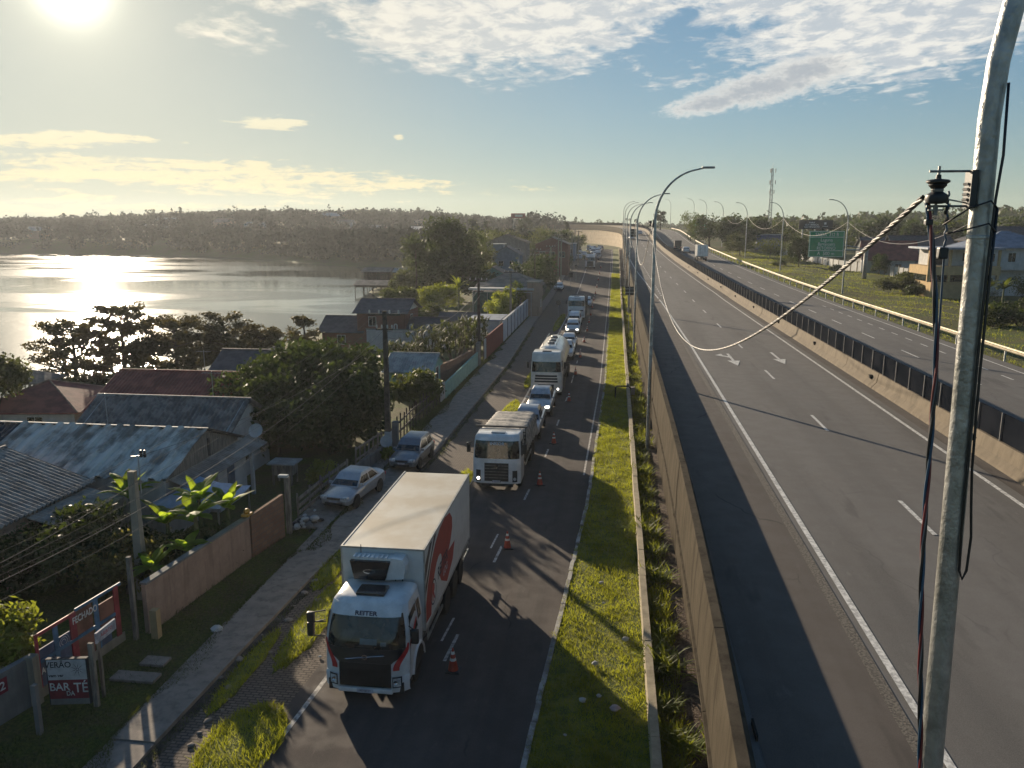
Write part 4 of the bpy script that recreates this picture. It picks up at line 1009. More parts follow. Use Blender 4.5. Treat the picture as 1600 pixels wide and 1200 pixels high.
    if kind == 'pickup':
        b = MB(); b.box(-w * .86, w * .86, y3 + .12, L - .1, zbelt + .0, zbelt + .055); b.build('dark_bed_cavity', M_blk, t)  # dark slab over the open bed, shade of its cavity put into the colour
        b = MB(); b.tube([(-w * .8, y3 + .25, zbelt), (-w * .7, y3 + .15, H - .1), (w * .7, y3 + .15, H - .1), (w * .8, y3 + .25, zbelt)], .035, 6); b.build('roll_bar', M_chr, t)
    b = MB()
    for sg in (-1, 1): b.rbox(sg * w * .78 - .12, sg * w * .78 + .12, L - .12, L + .005, zbelt - .28, zbelt - .1, .03)
    b.build('tail_light', M_red, t)
    if scale != 1.: t.scale = (scale,) * 3
    return t
Q = 'vehicles queuing in the left lane of the side road'
car('silver four door saloon parked on the pavement by the wooden rail fence', (-12.9, 34.6, .11), 'parked_saloon', M_silver, 'sedan', 4.2, 1.62, 1.42, radians(-9))
o = car('grey hatchback parked by the utility pole, with a silver roof', (-11.3, 40.9, .13), 'parked_hatchback', M_grey, 'suv', 3.9, 1.62, 1.50, radians(-4)); 
car('silver pickup with roll bar directly behind the tarpaulin lorry', (-5.35, 48.5, .03), 'pickup_truck', M_silver, 'pickup', 5.2, 1.82, 1.72, 0, Q, cat='pickup')
car('pale grey double cab pickup just in front of the cream tanker', (-5.1, 54.9, .03), 'pickup_truck', mat('pale_silver', (.42, .44, .45), .3, .4, coat=.5), 'pickup', 5.1, 1.80, 1.72, 0, Q, True, 'pickup')
car('white pickup with black grille close behind the cream tanker', (-4.85, 79.5, .03), 'pickup_truck', M_white, 'pickup', 5.2, 1.85, 1.74, 0, Q, cat='pickup')
car('white saloon half hidden behind the white pickup that follows the tanker', (-4.9, 87.2, .03), 'saloon_car', M_white, 'sedan', 4.3, 1.72, 1.45, 0, Q)
car('white sport utility car with dark bumper in front of the white van', (-5.05, 99.0, .03), 'utility_car', M_white, 'suv', 4.3, 1.8, 1.66, 0, Q, True)
car('white van right in front of the open dump lorry', (-5.2, 106.2, .03), 'small_van', M_white, 'van', 4.4, 1.8, 1.85, 0, Q, cat='van')
car('white car with roof shining right behind the open dump lorry', (-4.5, 132., .10), 'hatchback_car', M_white, 'suv', 4.2, 1.75, 1.6, 0, Q)
car('lone white saloon on the narrow service street beside the garden walls', (-10.9, 158, gz(158) + .05), 'saloon_car', M_white, 'sedan', 4.3, 1.72, 1.45, 0, None)
# the jam at the far end of the side road
JM = 'small distant vehicles jammed below the curved highway wall'
jam = [(-5.4, 283, 'sedan', M_white), (-5.0, 292, 'suv', M_blkp), (-5.6, 301, 'sedan', M_blkp), (-7.4, 288, 'suv', M_grey), (-9.0, 280, 'van', M_grey), (-5.9, 222, 'van', M_blkp), (-5.4, 231, 'suv', M_blkp), (-4.9, 238, 'van', M_silver), (-5.7, 246, 'suv', M_white), (-5.2, 252, 'sedan', M_grey), (-6.9, 258, 'van', M_white), (-5.6, 264, 'suv', M_white), (-9.4, 246, 'sedan', M_white), (-7.8, 270, 'van', M_white), (-5.4, 272, 'suv', M_silver), (-10.2, 231, 'suv', M_silver), (-11.6, 262, 'van', M_white2), (-12.8, 225, 'sedan', M_silver)]
cols = {id(M_blkp): 'black', id(M_silver): 'silver', id(M_white): 'white', id(M_grey): 'grey blue', id(M_white2): 'cream'}
seen_ = set()
for x, y, k, m_ in jam:
    first = (k, id(m_)) not in seen_; seen_.add((k, id(m_)))
    car('small %s %s%s in the distant jam below the curved wall' % (cols[id(m_)], {'van': 'van', 'suv': 'utility car', 'sedan': 'saloon'}[k], '' if first else ', farther left'), (x, y, gz(y) + .04), 'distant_' + {'van': 'van', 'suv': 'utility_car', 'sedan': 'saloon'}[k], m_, k, 4.3, 1.75, 2.0 if k == 'van' else 1.6 if k == 'suv' else 1.42, 0, JM + ' ' + cols[id(m_)] + ' ' + k, False, 'van' if k == 'van' else 'car')
# highway vehicles
def hcar(*a, **k): return car(*a, **k)
x, y, z = hp(20.0, 176, hz(176) + .02, 1.)
t = thing('box_van', 'small white box lorry seen from behind on the highway beyond the median', 'truck', (x, y, z))
b = MB(); b.rbox(-1.1, 1.1, 0, 5.0, 1.0, 3.35, .03); b.build('cargo_box', M_white, t)
b = MB(); b.box(-.01, .01, -.012, 0.0, 1.05, 3.3); b.box(-1.08, 1.08, -.012, 0, 3.26, 3.32); b.box(-.5, -.46, -.02, 0, 1.1, 3.2); b.box(.46, .5, -.02, 0, 1.1, 3.2); b.build('door_frame', M_rim, t)
b = MB(); b.rbox(-.95, .95, 5.1, 6.9, .5, 2.3, .15); b.build('cab', M_white, t, smooth=True)
b = MB(); b.box(-1.05, 1.05, .05, .15, .45, .6); b.box(-.4, .4, .0, 6.5, .6, .9); b.build('chassis', M_blk, t)
for yy in (1.3, 5.9):
    for sg in (-1, 1): wheel(t, sg * .88, yy, .42, .3)
b = MB(); b.box(-1.0, -.75, -.03, 0, .8, .92); b.box(.75, 1.0, -.03, 0, .8, .92); b.build('tail_light', M_red, t)
x, y, z = hp(19.6, 204, hz(204) + .02, 1.); car('white car just ahead of the small white box lorry on the highway', (x, y + 4.3, z), 'saloon_car', M_white, 'sedan', 4.3, 1.75, 1.45, pi)
x, y, z = hp(18.3, 213, hz(213) + .02, 1.); o = car('black pickup ahead of the white car on the highway', (x, y + 5, z), 'pickup_truck', M_blkp, 'pickup', 5.3, 1.9, 1.9, pi, cat='pickup')
b = MB(); b.box(-.9, .9, 3.6, 5.2, 1.1, 2.6); b.build('cargo_load', M_blk, o)
for (u, y, m_, k, lab) in ((8, 262, M_white, 'van', 'white van coming over the crest of the highway'), (11.2, 285, M_silver, 'suv', 'silver car coming over the crest of the highway behind the white van')):
    x, y_, z = hp(u, y, hz(y) + .02, 1.); car(lab, (x, y_, z), 'distant_' + ('van' if k == 'van' else 'car'), m_, k, 4.6, 1.8, 2.2 if k == 'van' else 1.6, -curve_d(y), cat='van' if k == 'van' else 'car')

# ------------------------------------------------------------ traffic cones
M_cone = mat('cone_orange', (.36, .045, .022), .6, var=.2, scale=6); M_coneW = mat('cone_reflective', (.72, .70, .66), .5)
def cone(label, x, y, rz=0., tall=.75):
    t = thing('traffic_cone', label, 'traffic cone', (x, y, gz(y) + .035), rz, 'orange traffic cones along the middle of the side road')
    MB().rbox(-.22, .22, -.22, .22, 0, .05, .02).build('base', M_blk, t)
    b = MB(); b.lathe([(.16, .05), (.145, .12), (.098, .36), (.081, .44), (.060, .56), (.041, .65), (.022, .75), (.01, .75)], n=18); b.build('cone_body', M_cone, t, smooth=True)
    MB().lathe([(.101, .355), (.085, .44), (.07, .44), (.07, .355)], n=18).build('reflective_band', M_coneW, t, smooth=True); MB().lathe([(.064, .56), (.045, .65), (.03, .65), (.03, .56)], n=18).build('reflective_band', M_coneW, t, smooth=True)
    return t
cn = [(-4.6, 21.9, 'orange cone nearest the viewer, beside the front lorry cab'), (-4.2, 31.5, 'orange cone beside the rear of the red logo lorry'), (-3.62, 40.0, 'orange cone beside the front wheel of the tarpaulin lorry'),
      (-3.5, 48.2, 'orange cone beside the pickup behind the tarpaulin lorry'), (-3.25, 60.5, 'orange cone beside the lit headlights of the tanker'), (-3.3, 71.8, 'orange cone beside the rear wheels of the tanker'),
      (-3.3, 81.5, 'orange cone beside the white pickup behind the tanker'), (-3.3, 92.5, 'orange cone beside the gap behind the white saloon'), (-3.3, 102.5, 'orange cone beside the white sport utility car'),
      (-3.35, 111.5, 'orange cone beside the front of the open dump lorry'), (-3.4, 121, 'orange cone beside the middle of the open dump lorry'), (-3.45, 131, 'orange cone beside the white car behind the dump lorry')]
for i, (x, y, l) in enumerate(cn): cone(l, x, y, .3 * i)
for i, y in enumerate((142, 153, 165, 178, 192, 207)): cone('tiny distant orange cone, %s of the six before the black grille lorry' % ['nearest', 'second', 'third', 'fourth', 'fifth', 'farthest'][i], -3.5, y)
# ------------------------------------------------------------ vegetation
LM = {
 'dark': leafmat('foliage_dark', (.032, .048, .016), (.085, .12, .015), .28),
 'mid': leafmat('foliage_mid', (.045, .062, .018), (.15, .18, .02), .33),
 'bright': leafmat('foliage_bright', (.10, .13, .02), (.36, .40, .035), .45),
 'olive': leafmat('foliage_olive', (.050, .062, .024), (.13, .145, .03), .32),
 'almond': leafmat('foliage_almond', (.045, .045, .018), (.14, .11, .02), .30),
 'pine': leafmat('foliage_pine', (.030, .045, .022), (.06, .085, .02), .22),
 'banana': leafmat('foliage_banana', (.08, .15, .02), (.50, .66, .04), .6, 2.),
 'grassy': leafmat('grass_blades', (.105, .14, .014), (.50, .52, .03), .5, .8),
 'verge': leafmat('rough_verge_grass', (.095, .115, .018), (.40, .42, .035), .45, .35),
 'forest': mat('forest_far', (.013, .022, .018), .95, col2=(.026, .040, .030), scale=.05, spec=0.),
 'dry': leafmat('dry_grass_blades', (.16, .14, .045), (.36, .30, .06), .4, .8),
 'flower': leafmat('foliage_speckled', (.07, .065, .025), (.30, .27, .06), .4, 3.),
}
M_bark = mat('bark', (.07, .055, .042), .95, scale=4., var=.4, bump=.8, bscale=12., stretch=(1, 1, .25))
M_stem = mat('green_stem', (.09, .10, .035), .7, scale=3., var=.4)

def leafcloud(clumps, n, size, seed, flat=0., asp=.5):
    """n rhombic leaves spread over ellipsoidal clumps [(x,y,z,rx,ry,rz,weight)]"""
    r = np.random.default_rng(seed); C = np.array([c[:3] for c in clumps]); Rr = np.array([c[3:6] for c in clumps]); Wt = np.array([c[6] if len(c) > 6 else c[3] * c[4] * c[5] for c in clumps]) ; Wt = Wt ** .8; Wt /= Wt.sum()
    k = r.choice(len(clumps), n, p=Wt); d = r.normal(size=(n, 3)); d /= np.linalg.norm(d, axis=1)[:, None]
    rad = r.random(n) ** .42; rad *= 1 + .16 * r.normal(size=n)
    P = C[k] + d * Rr[k] * rad[:, None]
    u = r.normal(size=(n, 3)); u[:, 2] *= (1 - flat); u /= np.linalg.norm(u, axis=1)[:, None]
    w = r.normal(size=(n, 3)); w[:, 2] *= (1 - flat); w -= u * (w * u).sum(1)[:, None]; w /= np.linalg.norm(w, axis=1)[:, None]
    s = size * (.6 + .8 * r.random(n))[:, None]; a = u * s; b = w * s * asp
    V = np.empty((n, 4, 3)); V[:, 0] = P - a; V[:, 1] = P - b * .9; V[:, 2] = P + a; V[:, 3] = P + b * .9
    F = np.arange(n * 4).reshape(n, 4)
    return V.reshape(-1, 3), F
def crown_clumps(rx, ry, rz, K, seed, z0=0., fill=.55, cr=.36, flatten=1.):
    r = random.Random(seed); L = [(0, 0, z0, rx * fill, ry * fill, rz * fill)]
    for i in range(K):
        a = r.uniform(0, 2 * pi); e = r.uniform(-.7, 1.) ; q = sqrt(max(0, 1 - e * e)); m = r.uniform(.58, .86); c = cr * r.uniform(.6, 1.25)
        L.append((rx * q * cos(a) * m, ry * q * sin(a) * m, z0 + rz * e * m, rx * c, ry * c, rz * c * flatten))
    return L
def trunk_mesh(h, r, seed, limbs=5, spread=1., lean=0., z1=None):
    q = random.Random(seed); b = MB(); z1 = z1 or h
    p = [(lean * h * (i / 4) ** 2 + q.uniform(-.04, .04) * h * .3, q.uniform(-.03, .03) * h, h * i / 4 - .15) for i in range(5)]
    b.tube(p, [r * 1.3, r, r * .85, r * .7, r * .5], 8)
    for k in range(limbs):
        a = 2 * pi * k / limbs + q.uniform(-.4, .4); st = p[2 + (k % 3 > 0)]; L = spread * q.uniform(.6, 1.)
        b.tube([st, (st[0] + cos(a) * L * .5, st[1] + sin(a) * L * .5, st[2] + (z1 - st[2]) * .45), (st[0] + cos(a) * L, st[1] + sin(a) * L, z1 * q.uniform(.8, 1.05))], [r * .55, r * .32, r * .1], 5)
    return b
_cr = {}
def crown_data(key, fn):
    if key not in _cr:
        V, F = fn(); _cr[key] = (V, F)
    return _cr[key]
_md = {}
def tree(label, x, y, z, rx, ry, h, m='mid', n=2600, leaf=.22, K=16, seed=1, th=None, name='broadleaf_tree', group=None, share=None, cr=.36, flat=0., fill=.55, cat='tree', zfrac=.5, lean=0.):
    """crown centre sits so the tree's top is at z+h"""
    t = thing(name, label, cat, (x, y, z), RND.uniform(0, 6.28) if share else 0., group)
    rz = h * zfrac; zc = h - rz
    th = th or zc * 1.05
    key = share and (share, m)
    if key and key in _md:
        for nm, d in zip(('trunk', 'crown'), _md[key][0]):
            o = bpy.data.objects.new(nm, d); COL.objects.link(o); o.parent = t
        rx0, ry0, h0 = _md[key][1]; t.scale = (rx / rx0, ry / ry0, h / h0)
        return t
    tr = trunk_mesh(th, max(.07, h * .022), seed, 6, min(rx, ry) * .6, lean, zc + rz * .3).build('trunk', M_bark, t, smooth='all')
    V, F = leafcloud(crown_clumps(rx, ry, rz, K, seed, zc, fill, cr), n, leaf, seed, flat)
    V[:, 2] = np.maximum(V[:, 2], .05)
    cr_ = mesh_np('crown', V, F, LM[m], t)
    if key: _md[key] = ((tr.data, cr_.data), (rx, ry, h))
    return t
def bush(label, x, y, z, rx, ry, h, m='mid', n=1800, leaf=.14, seed=1, name='bush', group=None, K=14, share=None, cat='bush', rz=0.):
    t = thing(name, label, cat, (x, y, z), rz, group)
    key = share and ('b', share, m)
    if key and key in _md:
        o = bpy.data.objects.new('foliage', _md[key][0]); COL.objects.link(o); o.parent = t; a, b_, c = _md[key][1]; t.scale = (rx / a, ry / b_, h / c); return t
    V, F = leafcloud(crown_clumps(rx, ry, h * .55, K, seed, h * .45, .6, .38), n, leaf, seed)
    V = V[:]; V[:, 2] = np.abs(V[:, 2]) + .02
    o = mesh_np('foliage', V, F, LM[m], t)
    b = MB(); q = random.Random(seed)
    for k in range(7):
        a = q.uniform(0, 6.28); b.tube([(0, 0, -.1), (cos(a) * rx * .3, sin(a) * ry * .3, h * .4), (cos(a) * rx * .6, sin(a) * ry * .6, h * .8)], [.05, .03, .01], 5)
    b.build('stem', M_bark, t)
    if key: _md[key] = (o.data, (rx, ry, h))
    return t
def blade_leaf(b, p, az, L, w, rise, droop, seg=7, fold=.12, split=0, q=None):
    """a long arched leaf (banana, palm frond spine as a strip)"""
    pts = []; el = rise; x, y, z = p; ds = L / seg
    for i in range(seg + 1):
        pts.append((x, y, z, el)); x += cos(az) * cos(el) * ds; y += sin(az) * cos(el) * ds; z += sin(el) * ds; el -= droop / seg
    A = []; Cc = []; B = []
    for i, (x, y, z, e) in enumerate(pts):
        t = i / seg; ww = w * (sin(pi * min(1, t * .94 + .06)) ** .6) * (1 if t > .1 else .25)
        if q and 0 < i < seg: ww *= q.uniform(.75, 1.05)
        A.append((x - sin(az) * ww, y + cos(az) * ww, z - fold * ww)); Cc.append((x, y, z)); B.append((x + sin(az) * ww, y - cos(az) * ww, z - fold * ww))
    for i in range(seg):
        b.add([A[i], Cc[i], Cc[i + 1], A[i + 1]], [(0, 1, 2, 3)]); b.add([Cc[i], B[i], B[i + 1], Cc[i + 1]], [(0, 1, 2, 3)])
def banana(label, x, y, z, h, seed, nl=8, L=1.7, group=None, m='banana'):
    q = random.Random(seed); t = thing('banana_plant', label, 'banana plant', (x, y, z), 0, group)
    MB().tube([(0, 0, -.1), (.04, .03, h * .5), (.02, 0, h)], [.13, .11, .07], 8).build('stem', M_stem, t, smooth=True)
    b = MB()
    for k in range(nl):
        blade_leaf(b, (0, 0, h - .05), 2 * pi * k / nl + q.uniform(-.4, .4), L * q.uniform(.7, 1.1), .24 * q.uniform(.8, 1.15), q.uniform(.75, 1.35), q.uniform(.7, 1.9), 9, .25, 0, q)
    b.build('leaves', LM[m], t, smooth='all'); return t
def palm(label, x, y, z, h, seed, L=2.2, nf=16, m='olive', name='palm_tree'):
    q = random.Random(seed); t = thing(name, label, 'palm tree', (x, y, z))
    MB().tube([(0, 0, -.2), (.1, .05, h * .5), (.02, .1, h)], [.2, .15, .11], 8).build('trunk', M_bark, t, smooth=True)
    b = MB()
    for k in range(nf):
        az = 2 * pi * k / nf + q.uniform(-.2, .2); el = q.uniform(.1, 1.2); dr = q.uniform(1.2, 1.9); P = Vector((0, .1, h)); LL = L * q.uniform(.85, 1.1); seg = 9; e = el; pts = [P.copy()]
        for i in range(seg): P = P + Vector((cos(az) * cos(e), sin(az) * cos(e), sin(e))) * LL / seg; e -= dr / seg; pts.append(P.copy())
        for i in range(1, seg + 1):
            for s in range(3):
                c = pts[i - 1].lerp(pts[i], s / 3.); ll = LL * .26 * sin(pi * min(1, (i + s / 3) / (seg + 1))) + .08
                for sg in (-1, 1):
                    d = Vector((-sin(az) * sg * .8 + cos(az) * .45, cos(az) * sg * .8 + sin(az) * .45, -.35)).normalized() * ll; wv = Vector((cos(az), sin(az), 0)) * .035
                    b.add([tuple(c - wv), tuple(c + wv), tuple(c + d + wv * .2), tuple(c + d - wv * .2)], [(0, 1, 2, 3)])
    b.build('fronds', LM[m], t); return t

# ---- near left: the dark hedge by the painted gate, the bright shrub, the banana patch
def G(x, y): return ground(x, y)
tree('large dark leafy shrub tree rising behind the painted gate, in front of the corrugated roofs', -20.2, 26.3, 0, 2.9, 2.6, 2.75, 'dark', 9000, .13, 26, 5, name='garden_tree', cr=.34, zfrac=.5)
tree('dark speckled shrub with pale flowers between the painted gate and the concrete post', -17.6, 25.6, 0, 1.6, 1.7, 2.15, 'flower', 5200, .10, 20, 6, name='flowering_shrub', zfrac=.52, cat='shrub')
tree('dark overgrown tree at the left edge above the bright shrub', -22.8, 24.0, 0, 2.4, 2.0, 2.9, 'dark', 5200, .13, 20, 7, name='garden_tree', zfrac=.52)
tree('sunlit bright green shrub leaning over the house number wall at the left edge', -18.1, 19.2, 0, 1.55, 1.4, 2.75, 'bright', 5200, .11, 20, 8, name='leafy_shrub', zfrac=.46, cat='shrub')
for i, (x, y, h, l) in enumerate(((-15.9, 27.6, 1.9, 'tall banana plant with yellow green leaves in front of the blue tarpaulin'), (-15.3, 29.0, 1.8, 'banana plant nearest the corner of the beige wall'), (-16.6, 29.2, 2.0, 'banana plant with upright leaves just below the blue tarpaulin peak'), (-15.6, 26.2, 1.2, 'small banana plant directly behind the beige wall'),
                                 (-19.6, 29.2, 2.0, 'banana plant under the corrugated eave left of the concrete post'), (-17.2, 27.8, 1.5, 'banana plant just right of the short concrete post'), (-16.2, 25.0, .9, 'low bright young banana plant beside the foot of the concrete post'))):
    banana(l, x, y, 0, h + .45, 20 + i, 12, 1.45 if h > 1.3 else 1.0, 'banana plants behind the beige wall')
bush('dense dark undergrowth beneath the banana plants', -16.2, 28.2, 0, 1.6, 2.2, 1.7, 'dark', 3600, .12, 31)
# ---- the big dark trees in the yard
tree('huge dark round tree over the yard between the tiled roofs and the street', -19.4, 49.5, 0, 5.6, 5.0, 6.0, 'dark', 20000, .20, 44, 41, name='yard_tree', cr=.30, zfrac=.53)
tree('dark tree filling the yard behind the parked silver saloon', -19.4, 43.6, 0, 3.6, 3.4, 4.8, 'dark', 11000, .18, 30, 42, name='yard_tree', cr=.34, zfrac=.54)
tree('dark tree on the street side of the yard next to the utility pole', -15.9, 46.0, 0, 2.3, 2.6, 5.2, 'dark', 8000, .17, 26, 43, name='yard_tree', cr=.34, zfrac=.54)
bush('small yellow green bush in front of the yard fence rails', -15.0, 38.6, 0, .75, .9, 1.5, 'bright', 1200, .10, 44)
bush('small sunlit bush at the foot of the utility pole beside the grey hatchback', -12.9, 43.6, 0, .5, .6, .8, 'bright', 700, .08, 45)
tree('round leafy tree over the stake fence in front of the mint green shed', -14.6, 57.0, 0, 2.3, 2.4, 3.1, 'mid', 5000, .16, 20, 46, name='garden_tree', zfrac=.45)
for i, (x, y, h, rx_, m_, l) in enumerate(((-17.6, 75, 4.2, 2.4, 'olive', 'left'), (-15.4, 77, 4.6, 2.3, 'mid', 'middle'), (-14.4, 80.5, 4.6, 1.7, 'olive', 'right'), (-19.0, 71.5, 3.0, 2.0, 'olive', 'lowest'))):
    t = thing('spiky_shrub', '%s of the tall spiky leaved shrubs behind the brown and red walls' % l, 'shrub', (x, y, 0), 0, 'spiky shrubs behind the street wall'); b = MB(); q = random.Random(60 + i)
    for k in range(110):
        a = q.uniform(0, 6.28); rr_ = rx_ * sqrt(q.random()); zz_ = h * q.uniform(.25, .82)
        for j in range(7): blade_leaf(b, (cos(a) * rr_, sin(a) * rr_, zz_), q.uniform(0, 6.28), q.uniform(.5, .95), .06, q.uniform(.5, 1.4), q.uniform(.3, 1.2), 3, .1)
    b.build('leaves', LM[m_], t); b = MB()
    for k in range(12): a = q.uniform(0, 6.28); b.tube([(cos(a) * rx_ * .2, sin(a) * rx_ * .2, -.1), (cos(a) * rx_ * .6, sin(a) * rx_ * .6, h * .8)], [.08, .04], 5)
    b.build('stem', M_bark, t)
# ---- shore almond trees: tiers of wide flat branches
def almond(label, x, y, z, tiers, h, seed, n=4200):
    t = thing('almond_tree', label, 'tree', (x, y, z), 0, 'almond trees along the lagoon shore'); q = random.Random(seed); b = MB(); cl = []
    b.tube([(0, 0, -.5), (.1, 0, h * .5), (.0, .1, h * .97)], [.22, .15, .04], 8)
    for zt, R_, k in tiers:
        for j in range(k):
            a = 2 * pi * j / k + q.uniform(-.5, .5); L = R_ * q.uniform(.65, 1.1); zz_ = zt + q.uniform(-.4, .4); ez = zz_ + q.uniform(-.1, .6) + L * .07
            b.tube([(0, 0, zz_ - .3), (cos(a) * L * .5, sin(a) * L * .5, zz_), (cos(a) * L, sin(a) * L, ez)], [.07, .05, .015], 5)
            for s in (.35, .55, .75, .92, 1.05):
                cl.append((cos(a) * L * s + q.uniform(-.2, .2), sin(a) * L * s + q.uniform(-.2, .2), zz_ + (ez - zz_) * s + q.uniform(-.05, .25), q.uniform(.45, .85), q.uniform(.45, .85), .27 * q.uniform(.6, 1.7)))
    cl.append((0, 0, h, .5, .5, .35)); b.build('trunk', M_bark, t, smooth='all')
    V, F = leafcloud(cl, n, .15, seed, .25, .55); mesh_np('crown', V, F, LM['almond'], t); return t
almond('almond tree with wide flat branches, leftmost on the shore in front of the glittering water', -46.6, 63.5, -.9, [(.8, 3.2, 8), (2.0, 3.6, 8), (3.2, 3.7, 7), (4.3, 3.0, 7), (5.2, 2.0, 5)], 6.1, 71, 9000)
almond('tallest almond tree on the shore, right behind the small hipped roof', -42.0, 63.5, -.9, [(.8, 3.4, 8), (1.8, 3.6, 8), (2.9, 3.6, 8), (4.0, 3.4, 8), (5.3, 3.1, 7), (6.5, 2.3, 6)], 7.3, 72, 15000)
almond('almond tree in the middle of the shore row above the long red tiled roof', -38.0, 65.0, -.9, [(1.0, 3.2, 8), (2.1, 3.4, 8), (3.2, 3.5, 8), (4.5, 3.2, 8), (5.6, 2.4, 6)], 6.4, 73, 12000)
almond('low flat topped almond tree with thin trunks beside the fence stakes on the shore', -35.8, 69.5, -.9, [(2.0, 2.6, 8), (2.9, 3.1, 8), (3.8, 3.0, 8), (4.9, 2.0, 5)], 5.5, 74, 9000)
almond('almond tree at the right end of the shore row beside the dark gabled roof', -33.4, 72.5, -.9, [(2.2, 2.0, 7), (3.0, 2.5, 8), (3.8, 1.8, 6)], 4.2, 75, 6000)
almond('thin almond tree with a high tuft between the dark gabled roof and the slate roofs', -30.2, 75, -.6, [(1.6, 2.2, 6), (2.6, 2.0, 6), (4.6, .9, 4)], 5.0, 76, 4000)
tree('leafy branch tips of a shore tree poking in at the left edge of the view', -39.6, 46, -.8, 2.2, 2.0, 6.2, 'olive', 3400, .16, 16, 77, name='shore_tree', zfrac=.30)
bush('dark round shrubs on the bank beneath the almond trees', -44.6, 59, -.9, 3.6, 3.0, 2.0, 'dark', 3600, .17, 78)
bush('dark shrubs between the hipped roof and the long red tiled roof', -37.5, 58, -.6, 3.2, 2.8, 2.2, 'dark', 3000, .16, 79)
# ---- middle distance left
def MT(label, x, y, rx, h, m, share, name='tree_beyond', n=2600, leaf=.28, **k):
    return tree(label, x, y, G(x, y), rx, rx * .95, h, m, n, leaf, 18, 90 + hash(share) % 7 if False else 90 + sum(map(ord, share)) % 50, name=name, share=share, **k)
tree('tallest dark tree at the water edge behind the slate roofed house', -31.6, 150, 0, 7.2, 6.5, 14.6, 'dark', 13000, .34, 34, 81, name='tall_tree', cr=.30, zfrac=.5)
tree('dark spreading tree low in front of the tallest tree by the water', -28.5, 146, -.2, 6.4, 6, 8.4, 'dark', 9000, .32, 26, 82, name='spreading_tree', cr=.33)
tree('brown tinted loose tree on the water side below the palm', -38.8, 150, -.8, 4.0, 3.8, 6.6, 'olive', 5200, .28, 22, 83, name='shore_tree')
tree('bright feathery bamboo clump behind the slate roofed house', -27.4, 124, -.3, 4.2, 3.6, 4.6, 'bright', 8000, .17, 24, 84, name='bamboo_clump', zfrac=.5, cat='bamboo')
tree('dark green tree beside the bamboo above the slate roofed house', -32.4, 120, -.5, 3.0, 2.8, 5.0, 'mid', 5000, .22, 20, 85, name='shore_tree')
palm('palm tree standing left of the tallest dark tree by the water', -36.8, 147, -.6, 9.6, 86, 3.2, 18, 'olive')
banana('tall banana like palm between the bamboo and the green netted terrace', -22.3, 114, 0, 4.6, 87, 10, 2.6, None, 'bright')
tree('low tree between the banana like palm and the slate roofed house', -24.6, 106, 0, 2.6, 2.4, 2.9, 'mid', 3200, .2, 18, 88, name='garden_tree')
tree('bright yellow green leafy row behind the white panel wall, left half', -15.8, 110, 0, 1.9, 5.2, 4.3, 'bright', 6500, .18, 24, 89, name='bright_shrub', zfrac=.5, cat='shrub')
tree('bright yellow green leafy row behind the white panel wall, far half', -14.9, 120, .0, 1.7, 5.0, 4.9, 'bright', 6500, .18, 24, 90, name='bright_shrub', zfrac=.5, cat='shrub')
mids = [(-20.5, 137, 2.6, 4.6, 'mid', 'round green tree behind the green netted terrace'), (-14.6, 146, 4.4, 8.4, 'dark', 'dark tree just left of the distant brick building'), (-15.4, 154, 3.0, 6.0, 'dark', 'dark tree at the wall by the narrow street, in front of the brick building'),
        (-16.4, 168, 2.8, 6.0, 'dark', 'dark tree overhanging the far end of the narrow street'), (-24.2, 160, 3.2, 5.6, 'mid', 'green tree behind the pale green house'), (-29, 170, 4.2, 8.6, 'olive', 'olive tree left of the pale blue house'),
        (-33, 185, 5.5, 11.2, 'mid', 'tall olive tree right of the tallest tree'), (-29, 215, 5.8, 9.6, 'olive', 'broad tree behind the pale blue house'), (-40, 196, 6.0, 10.2, 'olive', 'broad tree behind the tallest dark tree'),
        (-21, 225, 4.2, 9.2, 'mid', 'tree rising behind the tall grey building'), (-46, 186, 4.6, 6.8, 'olive', 'bushy tree on the bank by the stilt houses'), (-37, 232, 6.6, 9.2, 'mid', 'hazy tree behind the grey building'), (-12.8, 250, 3.6, 6.2, 'dark', 'dark tree before the curved wall, left'), (-14, 275, 4.4, 7.6, 'mid', 'hazy tree beside the curved wall'),
        (-22, 262, 5, 9., 'mid', 'hazy broad tree left of the curved wall'), (-11.5, 195, 2.2, 4.5, 'mid', 'small tree before the brick building'), (-17, 240, 4, 8.4, 'dark', 'dark tree right of the brick building')]
for i, (x, y, rx_, h, m_, l) in enumerate(mids): MT(l, x, y, rx_, h, m_, 'v%d' % (i % 4))
def slim(label, x, y, h, seed, r=2.0, m='pine', group=None):
    t = thing('slender_tree', label, 'tree', (x, y, G(x, y)), 0, group); q = random.Random(seed); b = MB(); b.tube([(0, 0, -.5), (.2, .1, h * .6), (0, 0, h * .96)], [.28, .18, .05], 7)
    cl = []
    for k in range(13):
        z = h * (.50 + .5 * k / 13) ; a = q.uniform(0, 6.28); L = r * (1.15 - .8 * k / 13) * q.uniform(.5, 1.1); cl.append((cos(a) * L, sin(a) * L, z, r * .46, r * .46, r * .30)); b.tube([(0, 0, z - .6), (cos(a) * L, sin(a) * L, z)], [.07, .02], 4)
    b.build('trunk', M_bark, t); V, F = leafcloud(cl, 1300, .30, seed); mesh_np('crown', V, F, LM[m], t); return t
